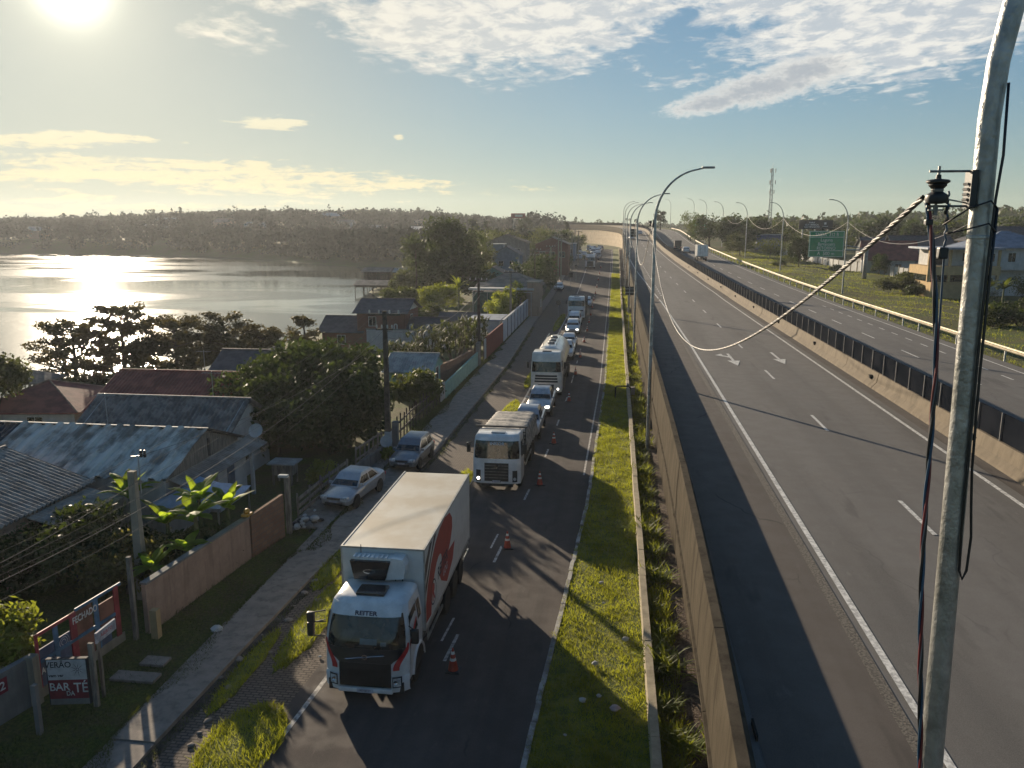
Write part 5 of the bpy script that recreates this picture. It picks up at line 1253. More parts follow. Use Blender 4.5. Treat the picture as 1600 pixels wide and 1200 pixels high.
for i, (x, y, h, r_, l) in enumerate(((-52.6, 300, 11.0, 2.2, 'left of the two lone feathery trees on the skyline above the tallest tree'), (-47.5, 300, 10.2, 1.9, 'right of the two lone feathery trees on the skyline above the tallest tree'), (-34, 305, 11.6, 3.4, 'wide feathery tree beside the distant hoarding on the skyline'), (-17.8, 300, 10.0, 1.5, 'single thin tree on the skyline just left of the curved highway'),
                                       (-66, 310, 12.5, 3.0, 'feathery tree on the skyline left of the hazy warehouse grove'), (17.6, 330, 7.6, 2.4, 'lone tree on the skyline right of the highway crest beside the green gantry sign'))):
    slim(l, x, y, h, 100 + i, r_)
# ---- right side of the highway
right = [(26, 232, 5.6, 9.6, 'dark', 'dense dark tree just right of the far green sign'), (33, 226, 5.6, 9.4, 'dark', 'dark tree second from the far green sign'), (23.6, 262, 4.6, 9.4, 'mid', 'tree behind the far green sign'), (40.5, 236, 6.4, 9.2, 'dark', 'dark domed tree left of the telecom tower'),
         (48, 240, 6, 8.4, 'mid', 'tree at the foot of the telecom tower'), (30, 202, 3.6, 5.4, 'olive', 'round low tree beyond the guard rail'), (35, 190, 3.8, 5.2, 'mid', 'low spreading tree right of the round tree beyond the guard rail'), (36.6, 168, 2.3, 6.4, 'dark', 'small dark tree with a bare trunk left of the green exit sign'),
         (56, 215, 5, 7.0, 'mid', 'tree below the black hoarding'), (62, 250, 6.5, 9., 'dark', 'dark tree behind the black hoarding'), (74, 235, 6.5, 9.8, 'dark', 'dark tree behind the green exit sign'), (82, 220, 6.5, 9.0, 'mid', 'hazy tree right of the green exit sign'), (50.5, 162, 2.2, 3.4, 'mid', 'low tree in front of the brick roofed house'),
         (92, 205, 6.5, 9.6, 'dark', 'dark tree behind the brick roofed house'), (102, 195, 7, 9.4, 'dark', 'dark tree behind the white house roof'), (45.2, 121, 1.8, 4.2, 'mid', 'leafy tree beside the ochre balcony house'), (58, 178, 3.0, 4.8, 'mid', 'tree behind the garden wall'), (47.5, 128, 2.6, 4.6, 'mid', 'tree between the reed mound and the brick roofed house'), (51, 134, 2.4, 5.4, 'dark', 'dark tree left of the white villa'), (46.5, 150, 2.2, 3.8, 'dark', 'dark tree by the garden wall below the exit sign'), (66, 150, 4.0, 7.4, 'dark', 'dark tree behind the white villa'), (44.5, 104, 1.7, 3.0, 'mid', 'small tree in front of the white villa by the ochre house'), (48.5, 103, 2.2, 3.6, 'mid', 'tree in the villa garden at the right edge'), (70, 205, 5.5, 9.6, 'dark', 'dark tree above the grey roofed house')]
for i, (x, y, rx_, h, m_, l) in enumerate(right): MT(l, x, y, rx_, h, m_, 'v%d' % ((i + 1) % 4), name='tree_by_highway')
bush('big grassy green mound with tall reeds beyond the guard rail, right of the sign column', 40.2, 118, 4.3, 3.7, 4.4, 2.6, 'olive', 7000, .17, 111, 'reed_clump', cat='bush')
bush('dark rounded bush in front of the reed mound', 39.8, 112, 4.3, 1.4, 1.5, 1.7, 'dark', 2200, .13, 112)
bush('bright green bush between the reed mound and the ochre house', 42.3, 124, 4.3, 1.8, 2.2, 2.6, 'mid', 3000, .15, 113)
for i, (x, y, h, l) in enumerate(((35.6, 82, 5.0, 'tall banana like palm at the right edge in front of the white house'), (37.8, 84, 4.6, 'second tall broad leaved palm at the right edge beside the first'), (39.3, 80, 4.0, 'broad leaved palm cut by the right edge of the view'))):
    banana(l, x, y, 4.0, h * .72, 120 + i, 11, 1.9, 'broad leaved palms at the right edge', 'mid')
bush('dark thicket under the palms at the right edge', 37.8, 80, 4.0, 3.3, 3.2, 2.9, 'dark', 6500, .15, 124)
bush('yellow green bush at the foot of the palms by the highway', 35.2, 79.5, 4.0, 1.2, 1.5, 2.1, 'mid', 2200, .12, 125)
for i, (x, y, s, l) in enumerate(((33.6, 171, 1.5, 'low green shrub beyond the guard rail near the box lorry'), (38, 182, 2.2, 'wide low shrub on the verge behind the lamp posts'), (42, 160, 1.3, 'small agave like shrub left of the green exit sign'), (30.6, 61, .75, 'small dark round bush just behind the guard rail near the pole'), (45, 128, 1.2, 'small shrub left of the reed mound'))):
    bush(l, x, y, G(x, y), s, s, s * .9, 'mid' if i != 3 else 'dark', 1400, .13, 130 + i)
# ---- forests far away: uncountable masses
def forest(name, label, cat, n, region, seed, m, hmin=6., hmax=11., leaf=1.25):
    r = np.random.default_rng(seed); PV = []; cnt = 0; q = random.Random(seed); cl = []; 
    Vs = []
    while cnt < n:
        x, y = region(q)
        if x is None: continue
        g = G(x, y)
        if g < -.3: continue
        h = q.uniform(hmin, hmax); w = q.uniform(2.6, 5.6); k = 46; tall = q.random() < .06
        if tall: h *= 1.35; w *= .55
        d = r.normal(size=(k, 3)); d /= np.linalg.norm(d, axis=1)[:, None]; P = d * np.array([w, w, h * .45]) * (r.random(k) ** .35)[:, None] + np.array([x, y, g + h * .52])
        Vs.append(P); cnt += 1
    P = np.concatenate(Vs); n_ = len(P); u = r.normal(size=(n_, 3)); u /= np.linalg.norm(u, axis=1)[:, None]; w_ = r.normal(size=(n_, 3)); w_ -= u * (w_ * u).sum(1)[:, None]; w_ /= np.linalg.norm(w_, axis=1)[:, None]
    s = leaf * (.6 + .8 * r.random(n_))[:, None]; V = np.empty((n_, 4, 3)); V[:, 0] = P - u * s; V[:, 1] = P - w_ * s * .7; V[:, 2] = P + u * s; V[:, 3] = P + w_ * s * .7
    o = mesh_np(name, V.reshape(-1, 3), np.arange(n_ * 4).reshape(n_, 4), LM[m]); return tag(o, label, cat, kind='stuff')
def reg1(q):
    y = q.uniform(405, 720); x = q.uniform(-640, -30)
    if x - SH(y) < 1.5: return None, None
    if y < 520 and q.random() < .25: return None, None
    return x, y
def reg1b(q):
    y = q.uniform(230, 420); x = SH(y) + q.random() ** 1.3 * 70 + 1
    if x > -24 + curve(y): return None, None
    return x, y
def reg2(q):
    y = q.uniform(250, 600); x = q.uniform(55, 420)
    if y < 330 and x < 65: return None, None
    return x, y
def reg3(q):
    y = q.uniform(560, 900); x = q.uniform(-420, 330)
    if x - (2.5 + curve(min(y, 640))) < 40 and y < 640 and x - curve(min(y, 640)) > -15: return None, None
    return x, y
forest('lakeside_forest', 'hazy wooded hills and groves across the lagoon', 'forest', 3200, reg1, 1, 'forest', 5.5, 10, .95)
forest('peninsula_grove', 'grey green trees on the low peninsula where the lagoon ends', 'forest', 520, reg1b, 2, 'forest', 4.5, 8.5, .8)
forest('roadside_forest', 'dark wooded slope behind the houses right of the highway', 'forest', 1500, reg2, 3, 'dark', 5, 8.5, 1.0)
forest('skyline_forest', 'dark pines and trees along the skyline beyond the highway crest', 'forest', 1300, reg3, 4, 'pine', 6, 10, 1.1)

# ---- verge grass, planter tufts, pavement grass
def blades(name, label, n, fn, seed, m, h=(.06, .16), w=.012, lean=.5):
    r = np.random.default_rng(seed); q = random.Random(seed); P = np.array([fn(q) for _ in range(n)]); a = r.random(n) * 6.283; hh = r.uniform(h[0], h[1], n) * P[:, 3]; ln = r.normal(size=(n, 2)) * lean
    ww = w * (.7 + P[:, 1] * .018)
    dx = np.stack([np.cos(a) * ww, np.sin(a) * ww, 0 * a], 1); b0 = P[:, :3]; top = b0 + np.stack([ln[:, 0] * hh, ln[:, 1] * hh, hh], 1)
    V = np.empty((n, 3, 3)); V[:, 0] = b0 - dx; V[:, 1] = b0 + dx; V[:, 2] = top
    o = mesh_np(name, V.reshape(-1, 3), np.arange(n * 3).reshape(n, 3), LM[m]); return tag(o, label, 'grass', kind='stuff')
def vg(q):
    y = 16 + 175 * q.random() ** 1.9; k = Kedge(y) + .05; x = k + (1.22 - k) * q.random(); e = min(1, (x - k) * 2.2 + .25)
    c = .55 + .75 * (.5 + .5 * sin(x * 3.1 + 1.7 * sin(y * 1.3)) * cos(y * 1.9 + x)); return (x, y, gz(y) + .05, c * (1. + y * .006))
blades('verge_grass', 'bright mown grass on the strip between the side road and the planter wall', 85000, vg, 5, 'grassy')
def pg(q):
    y = 14 + 150 * q.random() ** 1.6; x = 1.46 + .75 * q.random() ** 1.6 + (.35 if y > 50 else 0) * q.random(); return (x, y, gz(y) + .28, .4 + q.random() * (.8 + .8 * (sin(y * .8) > .1)))
blades('planter_grass', 'weeds and grass in the planter bed', 34000, pg, 6, 'grassy', (.07, .26), .015)
def lg(q):
    y = 16 + 130 * q.random() ** 1.4; x = -12.35 - (2.6 if y < 46 else .9) * q.random() - (.6 if y < 30 else 0); return (x, y, .02, .5 + q.random())
blades('roadside_grass', 'dark grass between the pavement and the garden walls', 30000, lg, 7, 'mid', (.05, .15), .012)
def eg(q):
    y = 15 + 75 * q.random() ** 1.3; m_ = .55 * (.5 + .5 * sin(y * .9 + 1.5 * sin(y * .37))) ** 2; x = -12.95 + (m_ + .12) * q.random() ** 1.5 + (.45 if y > 30 else 0); return (x, y, .11, .5 + .6 * q.random())
blades('pavement_edge_grass', 'ragged grass creeping over the inner edge of the pavement', 15000, eg, 17, 'mid', (.04, .12), .012)
def gg(q):
    y = 16 + 90 * q.random() ** 1.2; x = Gut(y) - .15 + .28 * (q.random() - .3) + .25 * max(0, sin(y * 1.7)) * q.random(); return (x, y, .05, .3 + .7 * q.random())
blades('gutter_weeds', 'dry weeds growing along the broken gutter line', 7000, gg, 18, 'olive', (.04, .14), .012)
isl = [(-9.4, 17.6, 1.0, 1.9), (-9.95, 24.6, .55, 3.4), (-7.75, 39.6, .45, 2.4), (-7.3, 55, .6, 5.2), (-7.1, 70, .4, 5.), (-7.3, 88, .45, 8), (-7.5, 112, .5, 10), (-10.9, 21.2, .3, 2.4), (-10.8, 28.8, .45, 2.2)]
b = MB()
for cx_, cy_, rx_, ry_ in isl:
    n_ = 22; base = [(cx_ + rx_ * cos(2 * pi * k / n_) * (1 + .18 * sin(k * 2.3)), cy_ + ry_ * sin(2 * pi * k / n_) * (1 + .12 * cos(k * 3.1))) for k in range(n_)]
    b.loft([[(x, y, gz(cy_) + .02) for x, y in base], [(cx_ + (x - cx_) * .8, cy_ + (y - cy_) * .85, gz(cy_) + .09) for x, y in base], [(cx_ + (x - cx_) * .3, cy_ + (y - cy_) * .3, gz(cy_) + .12) for x, y in base]])
struct(b.build('grass_island', M_turf, smooth='all'))
def ig(q):
    c = isl[q.choice([0, 0, 0, 1, 1, 2, 3, 3, 4, 5, 6, 7, 8])]; a = q.uniform(0, 6.28); r_ = sqrt(q.random()) * 1.02; return (c[0] + c[2] * r_ * cos(a), c[1] + c[3] * r_ * sin(a), gz(c[1]) + .06, .8 + .8 * q.random())
blades('island_grass', 'tufts of sunlit grass on the islands beside the edge line', 21000, ig, 8, 'grassy', (.05, .16))
def rg(q):
    y = 48 + 170 * q.random() ** 1.3; x = 27.2 + 22 * q.random() + narrow(y); return (x, y, G(x, y), max(.02, (.2 + 1.1 * q.random()) * (1 + y * .004) * (.62 + .5 * sin(x * .55 + 2 * sin(y * .11)) * sin(y * .17 + x * .2) + .25)))
blades('highway_verge_grass', 'rough patchy grass beyond the guard rail of the highway', 42000, rg, 9, 'verge', (.05, .17), .016)
# clumps of tall grass in the planter
tc_ = 'clumps of tall grass in the planter bed'
proto = None
for i, y in enumerate([17.3, 18.6, 20.0, 22.3, 24.4, 26.2, 28.6, 30.9, 33.0, 36.2, 38.4, 41.6, 44.2, 47.5, 51, 55, 59, 63.5, 68]):
    if proto is None:
        proto = thing('grass_clump', '', 'grass clump', (0, 0, 0), 0, tc_); b = MB(); q = random.Random(3)
        for k in range(150): blade_leaf(b, (q.gauss(0, .12), q.gauss(0, .16), 0), q.uniform(0, 6.28), q.uniform(.25, .62), .014, q.uniform(.6, 1.45), q.uniform(.5, 1.9), 4, .2)
        b.build('blades', LM['bright'], proto); o = proto
    else: o = copy_tree(proto)
    o.location = (1.78 + .22 * sin(i * 2.1), y, .3); o.rotation_euler = (0, 0, i * 1.3); s_ = (1.0, 1.5, 1.2, 1.8, 1.1)[i % 5]; o.scale = (s_, s_ * 1.15, s_ * .9)
    ords = ['nearest', 'second', 'third', 'fourth', 'fifth', 'sixth', 'seventh', 'eighth', 'ninth', 'tenth', 'eleventh', 'twelfth', 'thirteenth', 'fourteenth', 'fifteenth', 'sixteenth', 'seventeenth', 'eighteenth', 'nineteenth']
    o['label'] = '%s clump of tall grass in the planter bed counting from the viewer' % ords[i]
# ------------------------------------------------------------ buildings
def stain(name, col, st=.5): return concrete(name, col, st)
M_fib = mat('fibre_cement_brown', (.20, .175, .15), .85, scale=1.4, col2=(.34, .31, .27), bump=.3, bscale=8.)
M_fibw = mat('weathered_sheet', (.19, .175, .15), .8, scale=1.1, col2=(.60, .57, .50), bump=.5, bscale=5., stretch=(1, .45, 1), fac=(.36, .60))
M_fibd = mat('dark_sheet', (.045, .045, .05), .8, var=.4)
M_tiled = mat('dark_tile', (.12, .108, .098), .8, scale=1.6, col2=(.25, .225, .20), bump=.3, bscale=9.)
M_terra = mat('terracotta_tile', (.15, .030, .026), .8, scale=1.2, col2=(.25, .065, .05), bump=.4, bscale=9.)
M_slate = mat('slate_roof', (.060, .060, .066), .7, var=.25, scale=1.5, bump=.2, bscale=10.)
M_brown = mat('brown_tile', (.16, .12, .09), .85, scale=1., col2=(.25, .20, .155), bump=.4, bscale=6.)
M_bluer = mat('blue_grey_tile', (.16, .19, .24), .6, var=.2, scale=1., bump=.2)
M_clear = mat('pale_translucent_sheet', (.24, .24, .22), .7, scale=1.2, col2=(.42, .41, .37), bump=.2)
M_wht = stain('wall_white', (.50, .50, .48), .35); M_grn = stain('wall_mint', (.24, .42, .37), .3); M_beige = stain('wall_beige', (.36, .25, .19), .55)
M_grywall = stain('wall_grey', (.20, .20, .19), .5); M_blue = stain('wall_pale_blue', (.22, .28, .34), .3); M_brickw = brick('red_brick', (.22, .07, .045), (.17, .055, .04), (.16, .13, .11), .24, .09, 'xz', .3, .012, .3)
M_block = brick('hollow_block', (.24, .14, .09), (.20, .11, .075), (.15, .12, .10), .4, .2, 'xz', .4, .015, .4); M_ochre = stain('wall_ochre', (.46, .33, .17), .2)
M_wood = mat('grey_wood', (.13, .11, .09), .9, scale=3., col2=(.24, .21, .17), bump=.5, bscale=14., stretch=(3, 3, .5)); M_woodd = mat('dark_wood', (.06, .048, .038), .9, var=.4, bump=.4)
M_dark = mat('dark_opening', (.012, .012, .013), .7); M_frame = mat('window_frame_white', (.45, .45, .43), .6)

def roof_sheet(P00, P10, P11, P01, th=.05, corr=None):
    """sheet through four corners; P00-P10 = eave, P01-P11 = ridge; corrugations run from eave to ridge"""
    P00, P10, P11, P01 = map(Vector, (P00, P10, P11, P01)); b = MB(); nrm_ = (P10 - P00).cross(P01 - P00).normalized()
    if nrm_.z < 0: nrm_ = -nrm_
    if corr:
        amp, pitch, kind = corr; W_ = (P10 - P00).length; k = 6; n = int(W_ / pitch * k); n = min(n, 900); q = random.Random(5)
        top, bot = [], []; rows = [0, .33, .66, 1.] if kind == 'box' else [0, 1.]
        rr = []
        for r_ in rows:
            row = []
            for i in range(n + 1):
                u = i / n; ph = (i % k) / k
                if kind == 'box': a = amp if ph < .34 else -amp * .6
                else: a = amp * sin(2 * pi * ph)
                if kind == 'box': a += .05 * sin(i // k * 7.7 + r_ * 9)
                row.append((P00.lerp(P10, u).lerp(P01.lerp(P11, u), r_)) + nrm_ * a)
            rr.append(row)
        b.loft(rr, closed=False); b.loft([[p - nrm_ * th for p in row] for row in rr], closed=False)
    else:
        t_ = nrm_ * th; b.add([tuple(p) for p in (P00, P10, P11, P01)] + [tuple(p - t_) for p in (P00, P10, P11, P01)], [(0, 1, 2, 3), (4, 7, 6, 5), (0, 4, 5, 1), (1, 5, 6, 2), (2, 6, 7, 3), (3, 7, 4, 0)])
    return b
def opening(root, side, u, z0, w, h, cx, cy, W_, D_, kind='window', fm=None):
    """hung on a wall of the local box; side S = -y, E = +x"""
    def P(a, z, off): return (a, -D_ / 2 - off, z) if side == 'S' else (W_ / 2 + off, a, z) if side == 'E' else (a, D_ / 2 + off, z) if side == 'N' else (-W_ / 2 - off, a, z)
    b = MB(); fw = .06
    def slab(a0, a1, z_0, z_1, o0, o1):
        p = P(a0, z_0, o0); q = P(a1, z_1, o1); b.box(min(p[0], q[0]), max(p[0], q[0]), min(p[1], q[1]), max(p[1], q[1]), z_0, z_1)
    slab(u - w / 2, u + w / 2, z0 - fw, z0, -.02, .06); slab(u - w / 2, u + w / 2, z0 + h, z0 + h + fw, -.02, .03); slab(u - w / 2 - fw, u - w / 2, z0 - fw, z0 + h + fw, -.02, .035); slab(u + w / 2, u + w / 2 + fw, z0 - fw, z0 + h + fw, -.02, .035)
    if kind == 'window': slab(u - .02, u + .02, z0, z0 + h, -.01, .02)
    f = b.build(kind, fm or M_frame, root); b = MB()
    p = P(u - w / 2, z0, .004); q = P(u + w / 2, z0 + h, .010); b.box(min(p[0], q[0]), max(p[0], q[0]), min(p[1], q[1]), max(p[1], q[1]), z0, z0 + h)
    b.build('pane' if kind == 'window' else 'door_leaf', M_glass if kind == 'window' else M_woodd, f)
def house(name, label, x, y, W_, D_, rz, z, h, roof='gable', rise=1.2, over=.35, wm=None, rm=None, ops=(), corr=None, axis='x', cat='house', gm=None):
    t = thing(name, label, cat, (x, y, z), radians(rz)); wm = wm or M_wht; rm = rm or M_brown; hx, hy = W_ / 2, D_ / 2
    b = MB(); b.box(-hx, hx, -hy, hy, -.8, h); b.build('wall', wm, t); o = over
    if roof == 'gable':
        if axis == 'x':
            b = MB(); 
            for sg in (-1, 1): b.prism([(-hy, h), (hy, h), (0, h + rise)], 'x', sg * hx - (.12 if sg > 0 else 0), sg * hx + (.12 if sg < 0 else 0))
            b.build('gable_wall', gm or wm, t); k = o * rise / hy
            roof_sheet((-hx - o, -hy - o, h - k + .02), (hx + o, -hy - o, h - k + .02), (hx + o, 0, h + rise + .06), (-hx - o, 0, h + rise + .06), .06, corr).build('roof', rm, t)
            roof_sheet((-hx - o, hy + o, h - k + .02), (hx + o, hy + o, h - k + .02), (hx + o, 0.02, h + rise + .06), (-hx - o, .02, h + rise + .06), .06, corr).build('roof', rm, t)
            MB().tube([(-hx - o, 0.01, h + rise + .08), (hx + o, .01, h + rise + .08)], .09, 6).build('ridge', rm, t)
        else:
            b = MB()
            for sg in (-1, 1): b.prism([(-hx, h), (hx, h), (0, h + rise)], 'y', sg * hy - (.12 if sg > 0 else 0), sg * hy + (.12 if sg < 0 else 0))
            b.build('gable_wall', gm or wm, t); k = o * rise / hx
            for sg in (-1, 1): roof_sheet((sg * (hx + o), -hy - o, h - k + .02), (sg * (hx + o), hy + o, h - k + .02), (sg * .01, hy + o, h + rise + .06), (sg * .01, -hy - o, h + rise + .06), .06, corr).build('roof', rm, t)
            MB().tube([(0, -hy - o, h + rise + .08), (0, hy + o, h + rise + .08)], .09, 6).build('ridge', rm, t)
    elif roof == 'hip':
        a = hx + o; c = hy + o; r_ = max(0., a - c) if a > c else 0.; s_ = max(0., c - a) if c > a else 0.; k = h - .1
        R1, R2 = ((-r_, 0, h + rise), (r_ + .01, 0, h + rise)) if a >= c else ((0, -s_, h + rise), (0, s_, h + rise))
        C4 = [(-a, -c, k), (a, -c, k), (a, c, k), (-a, c, k)]; b = MB(); b.v = [C4[0], C4[1], C4[2], C4[3], R1, R2] + [(p[0], p[1], p[2] - .1) for p in C4]
        b.f = [(0, 1, 5, 4), (1, 2, 5), (2, 3, 4, 5), (3, 0, 4)] if a >= c else [(0, 1, 4), (1, 2, 5, 4), (2, 3, 5), (3, 0, 4, 5)]
        b.f += [(0, 6, 7, 1), (1, 7, 8, 2), (2, 8, 9, 3), (3, 9, 6, 0), (6, 9, 8, 7)]; b.m = [0] * len(b.f); b.build('roof', rm, t)
        b = MB(); e = [(C4[0], R1), (C4[1], R2 if a >= c else R1), (C4[2], R2), (C4[3], R1 if a >= c else R2), (R1, R2)]
        for p, q in e: b.tube([p, q], .075, 5)
        b.build('ridge_tiles', mat('ridge_tile', (.24, .14, .10), .85, var=.3) if rm is M_terra else rm, t)
    elif roof == 'flat':
        b = MB(); b.box(-hx - o, hx + o, -hy - o, hy + o, h, h + .18); b.build('roof', rm, t)
    elif roof == 'shed':
        roof_sheet((-hx - o, -hy - o, h), (hx + o, -hy - o, h), (hx + o, hy + o, h + rise), (-hx - o, hy + o, h + rise), .06, corr).build('roof', rm, t)
    for q in ops: opening(t, q[0], q[1], q[2], q[3], q[4], 0, 0, W_, D_, q[5] if len(q) > 5 else 'window')
    return t
# A : brown corrugated roof at the left edge
A = house('low_house', 'low house at the left edge with a brown corrugated roof running down to the right', -25.6, 24.6, 7.4, 10.2, 0, 0, 2.85, 'gable', 1.2, .3, M_beige, M_fib, [('E', 3.6, .9, 1.0, 1.1)], (.05, .24, 'sin'), 'y')
roof_sheet((-20.1, 26.0, 2.25), (-20.1, 29.6, 2.25), (-21.7, 29.6, 2.62), (-21.7, 26.0, 2.62), .04, (.03, .2, 'sin')).build('porch_roof', M_fib, A).matrix_parent_inverse = Matrix.Translation((25.6, -24.6, 0))
# B : long weathered sheet roof
B = thing('warehouse', 'long low shed with a weathered pale corrugated roof and a wooden gable', 'shed', (-25.2, 33.9, 0))
MB().box(-7, 6.4, -3.4, 3.2, -.5, 2.72).build('wall', M_wht, B)
roof_sheet((-2.6, -3.7, 2.82), (6.7, -3.7, 2.82), (6.7, 0, 4.15), (-2.6, 0, 4.15), .03, (.085, .60, 'box')).build('roof', M_fibw, B)
roof_sheet((-9, -3.7, 2.80), (-2.62, -3.7, 2.80), (-2.62, 0, 4.12), (-9, 0, 4.12), .03, (.04, .3, 'sin')).build('roof', M_fibd, B)
roof_sheet((-9, 3.6, 2.82), (6.7, 3.6, 2.82), (6.7, .03, 4.15), (-9, .03, 4.15), .03, (.04, .3, 'sin')).build('roof', M_fibd, B)
b = MB(); k = -3.3
while k < 3.2:
    zt = 4.05 - abs(k + .1) * .36; b.box(6.40, 6.44, k, k + .19, 2.6, zt); k += .2
b.build('gable_boards', M_wood, B); MB().box(6.43, 6.46, .3, .5, 2.75, 3.6).build('gable_slot', M_dark, B)
b = MB(); b.box(-8.9, 6.7, -.06, .06, 4.15, 4.2); b.build('ridge', M_fibw, B)
roof_sheet((7.5, -3.2, 2.32), (7.5, 4.4, 2.32), (6.5, 4.4, 2.72), (6.5, -3.2, 2.72), .04, (.03, .18, 'sin')).build('porch_roof', M_fib, B)
MB().box(6.45, 6.9, .2, 3.1, -.4, 2.35).build('porch_wall', M_wht, B); MB().box(-6.9, -3.0, -3.47, -3.41, .8, 1.8).build('window', M_glass, B); MB().box(6.90, 6.93, 1.1, 1.8, .1, 2.0).build('door', mat('blue_door', (.07, .10, .14), .6), B)
MB().box(7.2, 7.36, 2.9, 3.06, -.4, 2.35).build('porch_post', M_wht, B)
# C, D, E, G roofs
house('tiled_house', 'house with a dark grey ribbed roof behind the weathered shed', -23.7, 40.0, 8.2, 5.2, 0, -.1, 2.9, 'gable', 1.35, .35, M_wht, M_tiled, [('E', 0, 1., 1., 1.)], (.06, .26, 'sin'))
house('hipped_house', 'small white walled house with a red hipped tile roof near the water on the left', -38.4, 49.6, 6.4, 6.4, 8, -.9, 2.5, 'hip', 1.35, .5, M_wht, M_terra, [('S', .6, 1., 1., 1.)])
house('long_tiled_house', 'house with a long red tiled roof behind the dark ribbed roof', -28.2, 50.0, 9.6, 8.0, 0, -.5, 2.4, 'gable', 1.75, .4, M_beige, M_terra, [], (.03, .25, 'sin'))
house('shore_house', 'house with a plain slate dark roof beside the big yard tree', -27.6, 60.5, 6.6, 6.2, 0, -.6, 2.6, 'gable', 1.5, .4, M_wht, M_slate, [('E', 0, 1., 1., 1.)])
house('boat_shed', 'small shed with a pointed dark roof at the water behind the slate roof', -30.6, 68.5, 2.6, 3.0, 0, -.8, 2.3, 'gable', .9, .3, M_woodd, M_slate, [], None, 'y', 'shed')
F = thing('gazebo', 'small open gazebo with a low pyramid roof at the water edge on the left', 'gazebo', (-43.6, 54.5, -1.1)); b = MB(); b.v = [(-1.7, -1.7, 3.1), (1.7, -1.7, 3.1), (1.7, 1.7, 3.1), (-1.7, 1.7, 3.1), (0, 0, 3.8), (-1.7, -1.7, 3.0), (1.7, -1.7, 3.0), (1.7, 1.7, 3.0), (-1.7, 1.7, 3.0)]; b.f = [(0, 1, 4), (1, 2, 4), (2, 3, 4), (3, 0, 4), (0, 5, 6, 1), (1, 6, 7, 2), (2, 7, 8, 3), (3, 8, 5, 0), (5, 8, 7, 6)]; b.m = [0] * 9; b.build('roof', M_brown, F)
for X in (-1.3, 1.3):
    for Y in (-1.3, 1.3): MB().box(X - .07, X + .07, Y - .07, Y + .07, -1, 3.0).build('post', M_wood, F)
# H : slate-roofed complex
house('slate_roof_house', 'two storey house with a slate roof, white gable and brown upper wall', -26.4, 91.8, 5.6, 6.4, 0, -.5, 4.2, 'gable', 1.15, .45, M_brickw, M_slate, [('S', -1.0, 2.6, .8, 1.), ('E', 0, 2.6, .9, 1.0), ('S', 1.2, .6, .9, 1.1)], None, 'x', 'house', M_wht)
house('slate_roof_annex', 'low brown annex with a wide slate roof left of the two storey slate house', -31.2, 91.4, 4.6, 5.4, 0, -.8, 2.3, 'gable', 1.3, .5, M_brickw, M_slate, [('S', 0, .7, .9, 1.)])
house('white_annex', 'low white annex with a slate roof right of the two storey slate house', -21.6, 91.0, 4.6, 3.4, 0, -.3, 2.2, 'gable', .9, .4, M_wht, M_slate, [('S', -1, .7, .8, .9), ('S', 1.1, .7, .8, .9)])
w = thing('garden_wall', 'long white wall with three small arched niches below the slate roofs', 'wall', (-24.0, 87.6, -.4)); MB().box(-3.8, 5.4, -.1, .1, -.3, 2.2).build('wall_panel', M_wht, w)
MB().box(-3.9, 5.5, -.16, .16, 2.2, 2.28).build('coping', M_grywall, w)
for u in (-.4, 1.4, 3.3):
    n = thing('arched_niche', 'white arched ornament, %s of three on the garden wall below the slate roofs' % {-.4: 'left', 1.4: 'middle', 3.3: 'right'}[u], 'ornament', (-24 + u, 87.6, 1.9), 0, 'arched ornaments on the white garden wall'); b = MB()
    P_ = [(-.22, 0)] + [(.22 * cos(a), .35 + .25 * sin(a)) for a in np.linspace(pi, 0, 9)] + [(.22, 0)]; I_ = [(x_ * .5, z_ * .8) for x_, z_ in P_]
    for i in range(len(P_) - 1): b.loft([[(P_[i][0], y_, P_[i][1]), (P_[i + 1][0], y_, P_[i + 1][1]), (I_[i + 1][0], y_, I_[i + 1][1]), (I_[i][0], y_, I_[i][1])] for y_ in (-.08, .08)])
    b.build('arch', M_wht, n)
house('back_shed', 'small shed with a slate roof between the bamboo and the spiky shrubs', -19.2, 98.5, 4.4, 3.6, 0, 0, 1.9, 'gable', .7, .3, M_grywall, M_slate, [], None, 'x', 'shed')
# I : shed with pale sheets
I_ = house('mint_shed', 'mint green shed with a pale translucent sheet roof behind the stake fence', -16.3, 64.2, 3.6, 5.2, 0, 0, 1.95, 'gable', .95, .3, M_grn, M_clear, [('E', .2, .2, .9, 1.6, 'door')], (.03, .2, 'sin'))
# J : netted terrace, brown hipped roofs
house('brown_roof_house', 'house with a wide brown hipped roof behind the green netted terrace', -16.6, 130, 9.0, 8.4, 0, .1, 3.9, 'hip', 2.1, .6, M_beige, M_brown, [('S', -2, 1.4, 1.2, 1.1), ('S', 1.8, 1.4, 1.2, 1.1)])
house('brown_roof_annex', 'lower annex with a brown sloping roof joined in front of the brown hipped roof', -17.4, 122.6, 7.0, 4.4, 0, 0, 3.5, 'shed', 1.1, .5, M_grywall, M_brown, [])
J = thing('netted_terrace', 'terrace enclosed in green netting under a white beam awning', 'terrace', (-16.4, 118.6, 0))
b = MB()
for i in range(5): b.tube([(-4.6 + i * 2.2, 0, 0), (-4.6 + i * 2.2, 0, 3.6)], .05, 6)
b.tube([(-4.6, 0, 3.6), (4.4, 0, 3.6)], .06, 6); b.build('frame', M_wht, J); MB().box(-4.6, 0.2, -.01, .01, .5, 3.55).build('netting', mat('green_net', (.04, .09, .07), .8, var=.3), J); MB().box(-5.2, 4.6, -.5, 1.6, 3.95, 4.2).build('awning', M_wht, J)
